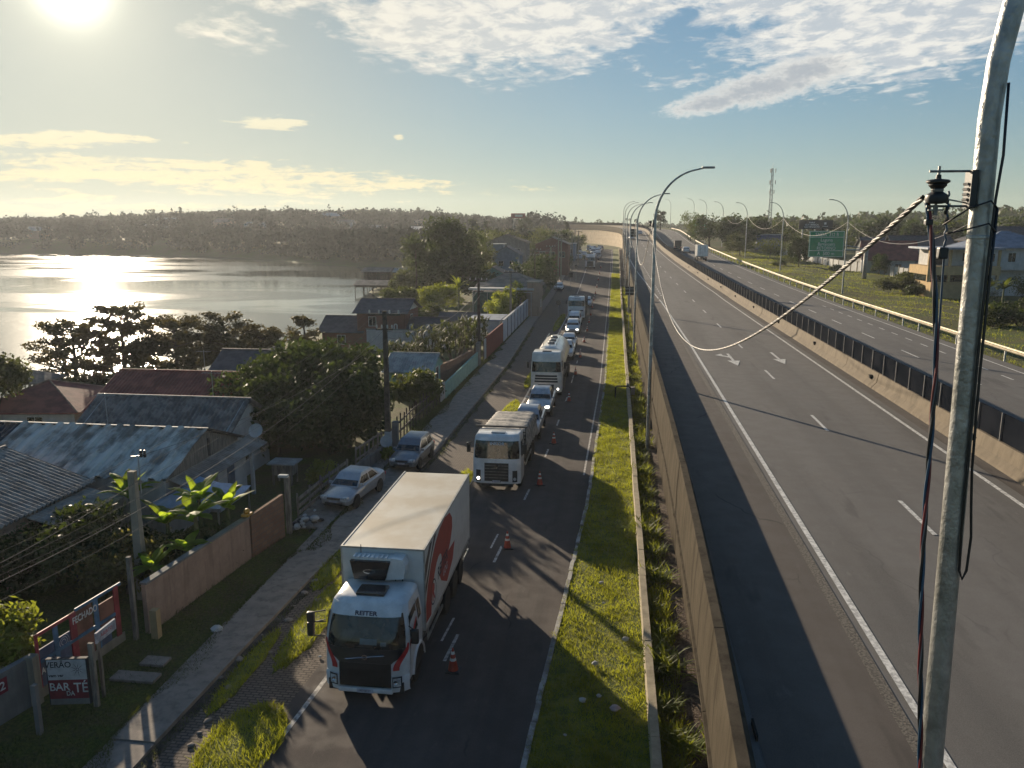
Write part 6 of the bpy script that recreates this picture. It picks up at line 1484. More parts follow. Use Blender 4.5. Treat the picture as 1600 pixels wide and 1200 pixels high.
house('street_box_house', 'plain beige box building at the street right of the netted terrace', -11.9, 121.2, 1.8, 5.0, 0, .1, 4.9, 'flat', 0, .15, M_beige, M_conc2, [('E', 0, 1.2, 1., 1.)])
house('flat_garage', 'low garage with a pale flat roof behind the white panel wall', -15.2, 96, 3.8, 6.0, 0, 0, 2.3, 'flat', 0, .15, M_wht, M_bluer, [])
# K : further buildings
house('pale_green_house', 'pale green gabled house among trees beyond the brown roofs', -22.6, 152, 4.0, 5.5, 0, G(-22.6, 152) , 4.4, 'gable', 1.0, .4, M_grn, M_brown, [('S', -.8, 2.2, .8, .9)], None, 'y')
house('pale_blue_house', 'pale blue gabled house with two stepped roofs in the distance', -23.2, 176, 5.6, 6, 0, G(-23, 176), 6.0, 'gable', 1.5, .5, M_blue, M_slate, [('S', -1.2, 3.4, 1, 1), ('S', 1.2, 3.4, 1, 1)], None, 'y')
house('tall_grey_building', 'tall grey concrete building with a shallow roof left of the brick building', -28.0, 212, 10.5, 9, 0, G(-28, 212), 6.3, 'gable', 1.9, .5, M_grywall, M_woodd, [('S', -3, 3.4, 1.4, 1.2), ('S', 0, 3.4, 1.4, 1.2), ('S', 3, 3.4, 1.4, 1.2)], None, 'y', 'building')
house('white_flat_house', 'small white flat roofed house left of the grey building', -27.4, 190, 2.8, 3.5, 0, G(-27, 190), 7.0, 'flat', 0, .3, M_blue, M_wht, [('S', 0, 4.6, .9, .9)])
house('brick_building', 'dark red brick building with a low pitched roof at the narrow street', -14.6, 193, 7.6, 10, 0, G(-14, 193), 7.0, 'gable', 1.5, .4, M_brickw, M_brown, [('S', -2.2, 4.0, 1.2, 1.2), ('S', 0.1, 4.0, 1.2, 1.2), ('S', 2.4, 4.0, 1.2, 1.2)], None, 'y', 'building')
house('white_street_building', 'pale white building behind the brick building by the jammed traffic', -13.4, 232, 4.6, 8, 0, G(-13.4, 232), 4.6, 'flat', 0, .2, M_blue, M_wht, [('S', -1, 2., 1., 1.2), ('S', 1, 2., 1., 1.2)], None, 'x', 'building')
house('hillside_warehouse', 'long white warehouse far off on the left among hazy trees', -103, 432, 17, 12, 0, 6.0, 5.2, 'shed', 1.6, .4, M_blue, M_wht, [('S', k_, 2.4, 1.4, 1.4) for k_ in (-6, -3.6, -1.2, 1.2)], None, 'x', 'warehouse')
# stilt houses at the water
for i, (x, y, W_, D_, h, lab) in enumerate(((-50.2, 173, 12.0, 6, 1.9, 'long boathouse on thin stilts over the water left of the tallest tree'), (-55.5, 186, 6.4, 5, 4.0, 'brown stilt house behind the long boathouse'), (-49.2, 187, 5.6, 5, 3.9, 'stilt house with a pale roof next to the brown stilt house'))):
    t = thing('stilt_house', lab, 'boathouse', (x, y, ZW)); b = MB()
    for k in range(7): b.tube([(-W_ / 2 + k * W_ / 6, -D_ / 2, -1.5), (-W_ / 2 + k * W_ / 6, -D_ / 2, h)], .10, 5); b.tube([(-W_ / 2 + k * W_ / 6, D_ / 2, -1.5), (-W_ / 2 + k * W_ / 6, D_ / 2, h)], .10, 5)
    b.build('stilts', M_woodd, t); MB().box(-W_ / 2, W_ / 2, -D_ / 2, D_ / 2, h * .45 if i else h - .5, h * .45 + .15 if i else h).build('deck', M_woodd, t)
    if i: MB().box(-W_ / 2 + .3, W_ / 2 - .3, -D_ / 2 + .3, D_ / 2 - .3, h * .45 + .15, h).build('wall', M_woodd, t)
    b = MB(); b.prism([(-D_ / 2 - .5, h), (D_ / 2 + .5, h), (0, h + .9)], 'x', -W_ / 2 - .4, W_ / 2 + .4); b.build('roof', M_clear if i == 2 else M_brown, t)
# houses scattered on the far shore
for i, (x, y, s) in enumerate(((-330, 432, 1.), (-262, 440, 1.2), (-236, 470, 1.), (-205, 448, 1.2), (-185, 520, 1.3), (-160, 470, 1.), (-132, 440, 1.), (-290, 500, 1.2), (-118, 500, 1.3), (-216, 560, 1.4))):
    house('far_shore_house', ['tiny distant house on the far shore', ][0] + ', number %s from the left with a %s roof' % (['one', 'two', 'three', 'four', 'five', 'six', 'seven', 'eight', 'nine', 'ten'][i], ['pale', 'white', 'brown'][i % 3]), x, y, 11 * s, 7 * s, RND.uniform(-20, 20), G(x, y), 4.5, 'gable', 2.0, .4, M_wht if i % 2 else M_beige, (M_clear, M_wht, M_brown)[i % 3], [])['group'] = 'houses on the far shore'
# right of the highway
WH = house('white_villa', 'white villa with a blue grey tiled roof and arched window at the right edge', 52.8, 119, 9.4, 8.5, 0, 4.3, 6.3, 'hip', 2.0, .7, M_wht, M_bluer, [('S', -.6, 4.2, .9, 1.3), ('S', 2.6, 3.9, 2.6, 1.6), ('S', -3.2, 4.2, .9, 1.2)])
MB().box(-4.7, 4.7, -5.6, -4.27, 3.3, 3.55).build('balcony', M_wht, WH); b = MB(); b.box(-4.7, 4.7, -5.62, -5.52, 3.55, 4.4); b.build('balcony_wall', M_wht, WH)
OB = thing('ochre_house', 'ochre house with tiered balconies and dark window bands beside the lamp pole', 'house', (43.8, 112, 4.2))
MB().box(-3.4, 3.4, -2.6, 3, -.6, 2.1).build('wall', M_ochre, OB); MB().box(-4.3, 4.4, -3.6, 3, 3.0, 4.1).build('balcony', M_ochre, OB); MB().box(-3.6, 3.6, -2.8, 3, 2.1, 3.0).build('window_band', M_glass, OB)
b = MB()
for X in (-4.1, -1.6, 1.4, 4.2): b.box(X - .14, X + .14, -3.4, -3.1, 2.1, 6.1)
b.build('pillar', M_ochre, OB); MB().box(-3.2, 4.2, -1.4, 3, 4.1, 6.2).build('upper_wall', M_wht, OB); MB().box(-4.6, 4.6, -3.8, 3.2, 6.2, 6.45).build('roof', M_bluer, OB); MB().box(-2.6, -1.8, -1.43, -1.40, 4.2, 5.9).build('door', M_dark, OB); MB().box(.6, 2.2, -1.43, -1.4, 4.7, 5.7).build('window', M_glass, OB)
house('brick_roof_house', 'white house with a red brick coloured roof behind the garden wall', 49.6, 156, 8.4, 8, -12, 4.6, 3.0, 'gable', 2.9, .5, M_wht, M_terra, [('S', -1.5, 1., 1., 1.), ('S', 1.5, 1., 1., 1.)], None, 'x')
house('long_grey_roof_house', 'long low house with a grey roof left of the ochre house', 57.5, 164, 10, 8, -6, 4.6, 5.2, 'gable', 1.6, .5, M_grywall, M_fibd, [('S', 0, 3., 1.4, 1.2)], None, 'x')
house('grey_roof_house', 'broad house with a slate grey roof behind the green exit sign', 60, 186, 13, 9, -4, 5, 3.6, 'gable', 2.2, .5, M_grywall, M_slate, [('S', -2, 1.2, 1.2, 1.1)], None, 'x')
house('far_roof_house', 'house with a wide dark hipped roof behind the white villa', 76, 170, 14, 10, 0, 5, 5.6, 'hip', 2.6, .6, M_beige, M_fibd, [('S', -3, 2.2, 1.4, 1.2), ('S', 3, 2.2, 1.4, 1.2)])
house('blue_shop', 'low blue fronted building among trees below the telecom tower', 41.6, 232, 6.4, 6, 0, G(41, 232), 4.2, 'flat', 0, .3, mat('blue_wall', (.06, .09, .22), .7), M_wht, [], None, 'x', 'building')
gw = thing('garden_wall', 'pale concrete panel wall running behind the green exit sign', 'wall', (0, 0, 0)); pts_ = [(41.6, 214, 5.8), (42.6, 190, 5.2), (44.4, 168, 4.9), (47.6, 150, 4.7), (49, 138, 4.6)]
b = MB(); b2 = MB()
for (x0, y0, z0), (x1, y1, z1) in zip(pts_[:-1], pts_[1:]):
    n = 7
    for k in range(n):
        a = Vector((x0, y0, z0)).lerp(Vector((x1, y1, z1)), k / n); c = Vector((x0, y0, z0)).lerp(Vector((x1, y1, z1)), (k + .92) / n)
        b.loft([[(p.x - .06, p.y, p.z - .8), (p.x + .06, p.y, p.z - .8), (p.x + .06, p.y, p.z + 1.7), (p.x - .06, p.y, p.z + 1.7)] for p in (a, c)]); b2.box(c.x - .12, c.x + .12, c.y - .12, c.y + .16, c.z - .8, c.z + 1.85)
b.build('wall_panel', M_wht, gw); b2.build('wall_pillars', M_conc2, gw)
# ------------------------------------------------------------ street walls and fences on the left
def wall(name, label, pts, h, m, th=.16, cap=None, cat='wall', z=0.):
    t = thing(name, label, cat, (pts[0][0], pts[0][1], z)); ox, oy = pts[0]; b = MB(); rings = []
    for i, (x, y) in enumerate(pts):
        x0, y0 = pts[max(0, i - 1)]; x1, y1 = pts[min(len(pts) - 1, i + 1)]; d = Vector((x1 - x0, y1 - y0)).normalized() * th / 2; hh = h[i] if isinstance(h, (list, tuple)) else h; X, Y = x - ox, y - oy; zg = gz(y) - gz(oy)
        rings.append([(X + d.y, Y - d.x, zg - .4), (X - d.y, Y + d.x, zg - .4), (X - d.y, Y + d.x, zg + hh), (X + d.y, Y - d.x, zg + hh)])
    b.loft(rings); b.build('wall_panel', m, t)
    if cap:
        b = MB(); b.loft([[(r[2][0] - (r[3][0] - r[2][0]) * .3, r[2][1], r[2][2] + .002), (r[3][0] + (r[3][0] - r[2][0]) * .3, r[3][1], r[3][2] + .002), (r[3][0] + (r[3][0] - r[2][0]) * .3, r[3][1], r[3][2] + .07), (r[2][0] - (r[3][0] - r[2][0]) * .3, r[2][1], r[2][2] + .07)] for r in rings]); b.build('coping', cap, t)
    return t
wall('beige_wall', 'stained beige plaster wall along the banana plants', [(-15.2, 22.9), (-14.9, 26), (-14.55, 29.2)], 1.75, M_beige, .16, M_grywall)
wall('block_wall', 'darker hollow block wall continuing the beige wall toward the yard entrance', [(-14.5, 29.3), (-14.1, 31.6)], [1.8, 1.95], M_block, .14)
sw = wall('number_wall', 'grey plastered wall with the painted house number at the left edge', [(-16.9, 14.6), (-16.5, 17.4), (-16.15, 18.9)], 1.45, M_grywall, .2)
b = MB(); b.box(0, 1, 0, 1, 0, 1)
def face_text(parent, txt, size, o, xd, m, name='painted_text', bold=.006, xs=1., zt=(0, 0, 1)):
    return put_text(name, txt, size, basis(o, xd, zt), m, parent, bold, xs)
M_pw = mat('hand_paint_white', (.55, .54, .52), .8, var=.2); M_pb = mat('sign_black', (.03, .03, .035), .8); M_pr = mat('sign_maroon', (.17, .015, .025), .6, var=.2); M_gr = mat('gate_red', (.30, .04, .05), .6, var=.25, scale=2.); M_gb = mat('gate_blue', (.05, .13, .22), .6, var=.3, scale=2.)
d_ = Vector((.23, .97, 0)).normalized()
b = MB(); o_ = Vector((.62, 2.95, 1.12)); 
b.add([tuple(o_ + d_ * a + Vector((0, 0, z_))) for a, z_ in ((-.42, -.22), (.42, -.22), (.42, .22), (-.42, .22))], [(0, 1, 2, 3)]); b.build('number_panel', M_pr, sw); face_text(sw, '1192', .34, tuple(o_ + Vector((.02, 0, 0))), tuple(d_), M_pw)
# painted gate
gt = thing('painted_gate', 'wide metal gate painted red and blue with hand painted lettering', 'gate', (-16.12, 19.0, 0)); dg = Vector((.42, 3.4, 0)).normalized(); ng = Vector((dg.y, -dg.x, 0)); LG = 3.45
def gp_(a, z_, off=0.): v = dg * a + ng * off; return (v.x, v.y, z_)
def gslab(b, a0, a1, z0, z1, off=0., th=.04): b.loft([[gp_(a0, z0, off - th), gp_(a0, z0, off), gp_(a0, z1, off), gp_(a0, z1, off - th)], [gp_(a1, z0, off - th), gp_(a1, z0, off), gp_(a1, z1, off), gp_(a1, z1, off - th)]])
b = MB(); gslab(b, 0, LG, .0, .30, .02); b.build('gate_base', M_conc2, gt)
b = MB(); gslab(b, .05, 1.28, .3, 1.45); gslab(b, 2.35, 2.9, .3, .95); b.build('gate_panel', mat('gate_slate_blue', (.07, .10, .17), .7, var=.3, scale=1.5), gt)
b = MB(); gslab(b, 1.5, 2.2, .3, 1.95); gslab(b, 2.5, 3.1, .95, 1.7); b.build('gate_panel', mat('gate_rust', (.20, .085, .055), .75, var=.3, scale=1.5), gt)
b = MB(); gslab(b, 0, 1.5, 1.88, 1.98, .04); gslab(b, 0, .1, .3, 1.9, .04); gslab(b, 1.28, 1.52, .3, 1.98, .045); gslab(b, 3.1, 3.3, .3, 2.0, .045); b.build('gate_frame', M_gr, gt)
b = MB(); gslab(b, 1.52, 3.45, 1.95, 2.05, .04); gslab(b, .66, .82, .3, 1.88, .04); gslab(b, 2.25, 2.42, .3, 1.98, .045); gslab(b, .1, 3.1, 1.05, 1.15, .05); b.build('gate_frame', M_gb, gt)
face_text(gt, 'FECHADO', .30, gp_(1.86, 1.70, .055), tuple(dg), M_pw, bold=.008, xs=.72); face_text(gt, 'AQUI', .26, gp_(.34, .80, .055), tuple(dg), M_pw, bold=.008, xs=.8)
b = MB(); R_ = 26
for k in range(R_):
    a0, a1 = 2 * pi * k / R_ * 2.2, 2 * pi * (k + 1) / R_ * 2.2; r0, r1 = .05 + .006 * k, .05 + .006 * (k + 1)
    b.add([gp_(1.02 + r0 * cos(a0), 1.25 + r0 * sin(a0), .01), gp_(1.02 + (r0 + .015) * cos(a0), 1.25 + (r0 + .015) * sin(a0), .01), gp_(1.02 + (r1 + .015) * cos(a1), 1.25 + (r1 + .015) * sin(a1), .01), gp_(1.02 + r1 * cos(a1), 1.25 + r1 * sin(a1), .01)], [(0, 1, 2, 3)])
b.build('painted_swirl', M_pw, gt)
def post(name, label, x, y, z, h, s, m, cat='post', lean=(0, 0)):
    b = MB(); b.loft([[(sx * s / 2 + lean[0] * f, sy * s / 2 + lean[1] * f, zz_) for sx, sy in ((-1, -1), (1, -1), (1, 1), (-1, 1))] for f, zz_ in ((0, -.3), (1, h))]); o = b.build(name, m, None, loc=(x, y, z)); return tag(o, label, cat)
post('gate_post', 'pale concrete post at the left end of the painted gate', -16.05, 18.75, 0, 1.5, .26, M_conc2)
post('gate_post', 'tall thin wooden post at the right end of the painted gate', -15.35, 22.5, 0, 2.9, .13, M_wood)
post('stub_post', 'short yellowish concrete stub post at the start of the beige wall', -14.75, 22.7, 0, 1.0, .24, M_ochre)
# bar sign on posts
sg_ = thing('bar_sign', 'hand painted double sided bar sign board, white above maroon, beside the gate', 'sign', (-14.95, 18.75, 0)); sd = Vector((.98, .18, 0)).normalized()
def sp_(a, z_, off=0.): return (sd.x * a + .18 * off * 0, sd.y * a - off, z_)
def sslab(b, a0, a1, z0, z1, o0, o1): b.loft([[sp_(a0, z0, o0), sp_(a0, z0, o1), sp_(a0, z1, o1), sp_(a0, z1, o0)], [sp_(a1, z0, o0), sp_(a1, z0, o1), sp_(a1, z1, o1), sp_(a1, z1, o0)]])
b = MB(); sslab(b, -.56, .56, .12, 1.52, -.06, .06); b.build('sign_box', M_pb, sg_)
b = MB(); sslab(b, -.53, .53, .88, 1.49, .06, .066); b.build('upper_panel', mat('panel_white', (.42, .41, .40), .7, var=.15), sg_); b = MB(); sslab(b, -.53, .53, .30, .88, .06, .067); b.build('lower_panel', M_pr, sg_); b = MB(); sslab(b, -.53, .53, .12, .30, .06, .066); b.build('bottom_panel', M_grywall, sg_)
for txt, sz, a, z_, m_, xs_ in (('VERÃO', .25, -.22, 1.34, M_pb, .9), ('vem ver', .13, -.30, 1.02, M_pb, .95), ('BAR', .34, -.24, .66, M_pw, .9), ('DA', .20, .04, .46, M_pw, .8), ('TÉ', .42, .34, .62, M_pw, .85)): face_text(sg_, txt, sz, sp_(a, z_, .075), tuple(sd), m_, bold=.004, xs=xs_)
b = MB()
for k in range(9):
    a0 = 2 * pi * k / 9; c0 = (.30, 1.20); b.add([sp_(c0[0] + cos(a0 - .12) * .07, c0[1] + sin(a0 - .12) * .07, .074), sp_(c0[0] + cos(a0) * .22, c0[1] + sin(a0) * .22, .074), sp_(c0[0] + cos(a0 + .12) * .07, c0[1] + sin(a0 + .12) * .07, .074)], [(0, 1, 2)])
    b.add([sp_(c0[0] + cos(a0) * .05, c0[1] + sin(a0) * .05, .075), sp_(c0[0] + cos(a0 + .7) * .05, c0[1] + sin(a0 + .7) * .05, .075), sp_(c0[0] + cos(a0 + .7) * .035, c0[1] + sin(a0 + .7) * .035, .075), sp_(c0[0] + cos(a0) * .035, c0[1] + sin(a0) * .035, .075)], [(0, 1, 2, 3)])
b.build('painted_sun', M_pb, sg_)
for a, hh in ((.68, 1.95),): MB().loft([[(sd.x * a + dx, sd.y * a + dy, z_) for dx, dy in ((-.07, -.05), (.07, -.05), (.07, .05), (-.07, .05))] for z_ in (-.3, hh)]).build('sign_post', M_wood, sg_)
post('grey_post', 'grey square post standing alone in the grass in front of the bar sign', -15.0, 17.5, 0, 1.45, .13, M_grywall)
ab = thing('bar_arm_board', 'small white lettered board on top of the wooden post by the painted gate', 'sign', (-14.35, 19.3, 1.75)); b = MB(); b.box(-.03, .03, -.1, .8, -.02, .30); b.build('board', mat('faded_board', (.33, .33, .36), .8, var=.3), ab); put_text('painted_text', 'ABERTO', .15, basis((.034, .35, .14), (0, 1, 0), (0, 0, 1)), M_gr, ab, .003, .95)
MB().box(-.04, .04, -.04, .04, -1.9, .0).build('pole', M_wood, ab)
# concrete slabs by the gate
for i, (x, y, L) in enumerate(((-14.0, 20.3, 1.4), (-13.9, 21.2, .8))): tag(MB().rbox(-L / 2, L / 2, -.25, .25, 0, .09, .02).build('concrete_slab', M_walk, None, loc=(x, y, .02)), ['long concrete slab lying in the grass before the gate', 'broken concrete slab nearest the beige wall'][i], 'slab')
# rubble kerb stones in the broken strip
pr = None
for i in range(30):
    y = 17.5 + i * .52; x = Gut(y) + RND.uniform(-.25, .75) ; s = RND.uniform(.04, .13)
    q = random.Random(i); o = MB().ell((0, 0, s * .25), s, s * 1.4, s * .5, 7, 5, .22, q).build('broken_kerb_stone', M_walk, None, loc=(x, y, .04)); o.rotation_euler = (0, 0, q.uniform(0, 3)); tag(o, 'lump of broken kerb stone in the rubble strip beside the paved street', 'stone', 'broken kerb stones in the rubble strip')
# yard entrance post, rail fences
post('yard_post', 'tall wooden post with a small lamp hood at the yard entrance', -14.0, 32.0, 0, 2.6, .2, M_wood)
hood = MB().rbox(-.22, .22, -.12, .12, 0, .12, .04).build('lamp_hood', M_wht, None, loc=(-14.1, 31.9, 2.62)); tag(hood, 'small white hood lamp on top of the yard entrance post', 'lamp')
def railfence(label, pts, h, rails, m, stakes=.9, name='rail_fence', w=.07, board=.10):
    t = thing(name, label, 'fence', (pts[0][0], pts[0][1], 0)); ox, oy = pts[0]; k = 0
    for (x0, y0), (x1, y1) in zip(pts[:-1], pts[1:]):
        L = sqrt((x1 - x0) ** 2 + (y1 - y0) ** 2); n = max(1, int(L / stakes)); q = random.Random(int(L * 10))
        for z_ in rails: MB().loft([[(x - ox - .02, y - oy, z_ - board / 2 + e), (x - ox + .03, y - oy, z_ - board / 2 + e), (x - ox + .03, y - oy, z_ + board / 2 + e), (x - ox - .02, y - oy, z_ + board / 2 + e)] for x, y, e in ((x0, y0, q.uniform(-.04, .04)), (x1, y1, q.uniform(-.04, .04)))]).build('rail', m, t)
        for i in range(n + 1):
            x = x0 + (x1 - x0) * i / n - ox; y = y0 + (y1 - y0) * i / n - oy; hh = h * q.uniform(.9, 1.08); a = q.uniform(-.05, .05)
            MB().loft([[(x - w / 2 - .04, y - w / 2, -.2), (x + w / 2 - .04, y - w / 2, -.2), (x + w / 2 - .04, y + w / 2, -.2), (x - w / 2 - .04, y + w / 2, -.2)], [(x - w / 2 + a, y - w / 2, hh), (x + w / 2 + a, y - w / 2, hh), (x + w / 2 + a, y + w / 2, hh), (x - w / 2 + a, y + w / 2, hh)]]).build('post', m, t)
    return t
railfence('weathered horizontal rail fence beside the silver saloon', [(-14.2, 33.6), (-14.1, 36.2), (-13.9, 39.6)], 1.25, (.35, .7, 1.05), M_wood, 1.1, board=.16)
railfence('old picket and wire fence with a low wall behind the grey hatchback', [(-13.7, 40.4), (-13.3, 44.0)], 1.6, (.9, 1.45), M_wood, .55)
wall('low_garden_wall', 'low crumbling plaster wall at the foot of the utility pole', [(-13.55, 39.9), (-13.2, 44.0)], .75, M_grywall, .14)
railfence('uneven wooden stake fence between the utility pole and the mint green wall', [(-13.1, 45.2), (-13.2, 52), (-13.0, 58.6)], 1.7, (.7, 1.3), M_woodd, .85, 'stake_fence')
post('brick_gate_pillar', 'square plaster pillar just behind the utility pole', -12.9, 45.6, 0, 1.8, .35, M_grywall)
wall('mint_wall', 'mint green painted wall along the narrow street', [(-13.0, 60.4), (-13.0, 68), (-12.95, 75.2)], [1.25, 1.3, 1.4], M_grn, .15)
wg = thing('white_gate', 'small white panel gate at the near end of the mint green wall', 'gate', (-13.0, 58.9, 0)); MB().box(-.04, .04, 0, 1.35, .1, 1.45).build('gate_panel', M_wht, wg); b = MB(); b.box(.04, .07, .05, .13, .1, 1.45); b.box(.04, .07, 1.2, 1.28, .1, 1.45); b.build('gate_frame', M_frame, wg)
wall('grey_wall_piece', 'grey plastered wall piece between the mint wall and the brown hedge bank', [(-12.95, 75.3), (-12.95, 76.6)], 2.3, M_grywall, .3)
wall('brown_bank_wall', 'low rough brown wall under the spiky shrubs', [(-14.8, 64.8), (-13.9, 70), (-13.4, 74.8)], 1.7, M_block, .3)
wb = thing('leaning_board', 'white notice board leaning beside the red wall', 'board', (-12.75, 78.0, 0)); MB().box(-.04, .04, 0, 1.3, .2, 2.2).build('panel', M_wht, wb); b = MB(); b.box(-.05, .05, -.05, .0, 0, 2.25); b.box(-.05, .05, 1.3, 1.35, 0, 2.25); b.build('frame', M_wood, wb)
wall('red_wall', 'red painted wall between the leaning board and the white panel wall', [(-12.8, 79.6), (-12.75, 91.5)], 2.3, stain('wall_red', (.22, .045, .035), .35), .16)
pwl = thing('white_panel_wall', 'tall white wall of vertical panels with dark gaps and a sloping top', 'wall', (-12.75, 92, 0)); b = MB(); b2 = MB(); y = 0.
while y < 37:
    b.box(-.08, .08, y, y + 3.2, -.2, 2.5); b2.box(.08, .13, y + 3.22, y + 3.42, -.2, 2.35); b.box(-.08, .02, y + 3.2, y + 3.45, -.2, 2.5); y += 3.45
b.build('wall_panel', stain('wall_bright_white', (.55, .57, .60), .15), pwl); b2.build('panel_joint', M_fibd, pwl); MB().box(-.12, .14, 0, 38, 2.5, 2.6).build('coping', M_wht, pwl)
for i, (y0, y1, h, m_, l) in enumerate(((130, 137, 2.6, M_grywall, 'grey wall with pillars just beyond the white panel wall'), (138, 151, 2.2, M_beige, 'beige wall further along the narrow street'), (152, 172, 2.0, M_grywall, 'long grey wall beside the lone white saloon'), (173, 205, 1.8, M_beige, 'far pale wall in front of the brick building'))):
    wall('street_wall', l, [(-12.9 - i * .3, y0), (-13.0 - i * .35, y1)], h, m_, .2, M_conc2)
    post('wall_pillar', 'square pillar at the near end of the ' + l, -12.75 - i * .3, y0 - .2, gz(y0), h + .5, .5, m_, 'pillar')
# yard things
t = thing('yard_table', 'small grey roofed hutch standing in the dark yard', 'hutch', (-17.0, 38.7, 0)); MB().box(-.55, .55, -.4, .4, .55, 1.15).build('hutch_box', M_wood, t); MB().box(-.75, .75, -.6, .6, 1.15, 1.22).build('hutch_roof', M_clear, t)
for X in (-.5, .5):
    for Y in (-.35, .35): MB().box(X - .04, X + .04, Y - .04, Y + .04, 0, .55).build('leg', M_wood, t)
tp = thing('tarpaulin_tent', 'pale blue tarpaulin stretched to a peak behind the banana plants', 'tent', (-17.6, 31.2, 0)); b = MB(); n = 10; V = []
for i in range(n + 1):
    row = []
    for j in range(n + 1):
        u, v = i / n * 2 - 1, j / n * 2 - 1; r_ = max(abs(u), abs(v)); row.append((u * 1.6, v * 1.5, 2.75 - .85 * r_ ** .8 - .10 * (1 - abs(u * v)) * r_ + .03 * sin(9 * u + 4 * v)))
    V.append(row)
b.loft(V, closed=False); b.build('tarpaulin', mat('pale_blue_tarp', (.30, .36, .46), .5, var=.12), tp, smooth='all')
for X, Y in ((-1.5, -1.4), (1.5, -1.4), (1.5, 1.4), (-1.5, 1.4)): MB().tube([(X, Y, -.1), (X, Y, 1.85)], .04, 6).build('pole', M_galv, tp)
for i, (x, y, z, rx_, l) in enumerate(((-12.95, 43.9, 1.0, 0.3, 'grey satellite dish beside the utility pole base'), (-17.9, 37.6, 3.1, .3, 'satellite dish on the corner of the shed porch'))):
    t = thing('satellite_dish', l, 'satellite dish', (x, y, z)); b = MB(); b.lathe([(.01, .0), (.14, .02), (.28, .08), (.36, .15), (.37, .15), (.28, .06), (.14, -.01), (.01, -.02)], (0, 0, 0), 18, 'z'); b.xf(Matrix.Rotation(radians(62), 4, 'X')); b.build('dish', M_wht, t, smooth=True)
    MB().tube([(0, .05, 0), (0, .15, -1.0 if i == 0 else -.6)], .025, 6).build('mast', M_galv, t); MB().tube([(0, 0, -.1), (0, -.3, .08)], .012, 5).build('feed_arm', M_galv, t)
# rubbish heap by the yard entrance
for i in range(26):
    q = random.Random(200 + i); s = q.uniform(.08, .24); o = MB().ell((0, 0, s * .4), s, s * q.uniform(.6, 1.2), s * .6, 8, 5, .3, q).build('rubbish_lump', [M_wht, M_grywall, M_woodd, M_clear][i % 4], None, loc=(-13.5 + q.gauss(0, .32), 32.6 + q.gauss(0, .5), .05 + q.random() * .35)); o.rotation_euler = (0, 0, q.uniform(0, 3)); tag(o, 'lump of rubbish in the pale heap by the yard entrance', 'rubbish', 'rubbish heap by the yard entrance')
yb = thing('toppled_board', 'small yellow and orange scrap lying on top of the beige wall', 'scrap', (-14.55, 29.1, 1.85)); MB().rbox(-.16, .16, -.12, .30, 0, .10, .02).build('plank', mat('yellow_plastic', (.42, .22, .03), .5), yb); MB().ell((0, .1, .18), .12, .16, .12, 8, 6).build('lump', MATS['yellow_plastic'], yb)
lit = [(-.2, 28.3, .10), (-.3, 22.6, .11), (.3, 20.3, .15), (-.6, 20.6, .11), (-.15, 20.9, .08), (-.1, 26.7, .06), (.65, 24.2, .12), (-12.9, 23.2, .22), (-8.9, 22.1, .06), (-1., 19.0, .05)]
llab = ['crumpled white cup on the verge, farthest from the viewer', 'white paper cup on its side on the sunlit verge', 'pinkish crumpled bag on the dark verge', 'twisted white paper in the verge shadow', 'small white cup beside the twisted paper on the verge', 'small scrap in the middle of the verge', 'white foam cup beside the planter wall', 'white plastic bag in the grass beside the pavement', 'white scrap on the grass island left of the front lorry', 'tiny white scrap at the kerb side of the verge']
for i, (x, y, s) in enumerate(lit): q = random.Random(i + 300); tag(MB().ell((0, 0, s * .5), s, s * .7, s * .6, 8, 6, .3, q).build('litter', M_wht if i != 2 else mat('pinkish_bag', (.40, .33, .33), .7), None, loc=(x, y, gz(y) + .14 if x > -5 else .05)), llab[i], 'litter')
t = thing('hooked_pipe', 'black bent pipe poking out of the planter wall over the verge', 'pipe', (0.3, 62, 0)); MB().tube([(0, 0, .0), (0, 0, .9), (.12, 0, 1.05), (1.0, 0, 1.05), (1.3, 0, .8)], .06, 8).build('pipe', M_blk, t, smooth='all'); MB().rbox(1.2, 1.5, -.2, .2, .4, 1.0, .03).build('pipe_box', M_conc2, t)

for i, (x, y, z, l) in enumerate(((-23.5, 33.9, 4.2, 'thin roof antenna on the ridge of the weathered shed'), (-21.4, 40.0, 4.2, 'thin roof antenna on the dark ribbed roof'), (-27.2, 50, 3.7, 'thin roof antenna on the long red roof'))):
    t = thing('roof_antenna', l, 'antenna', (x, y, z)); MB().tube([(0, 0, -.1), (0, 0, 1.5)], .018, 5).build('mast', M_galv, t); b = MB(); b.tube([(-.5, 0, 1.4), (.5, 0, 1.4)], .010, 4)
    for k in range(6): b.tube([(-.45 + k * .18, -.25 + .02 * k, 1.4), (-.45 + k * .18, .25 - .02 * k, 1.4)], .006, 4)
    b.build('aerial', M_galv, t, one=True)
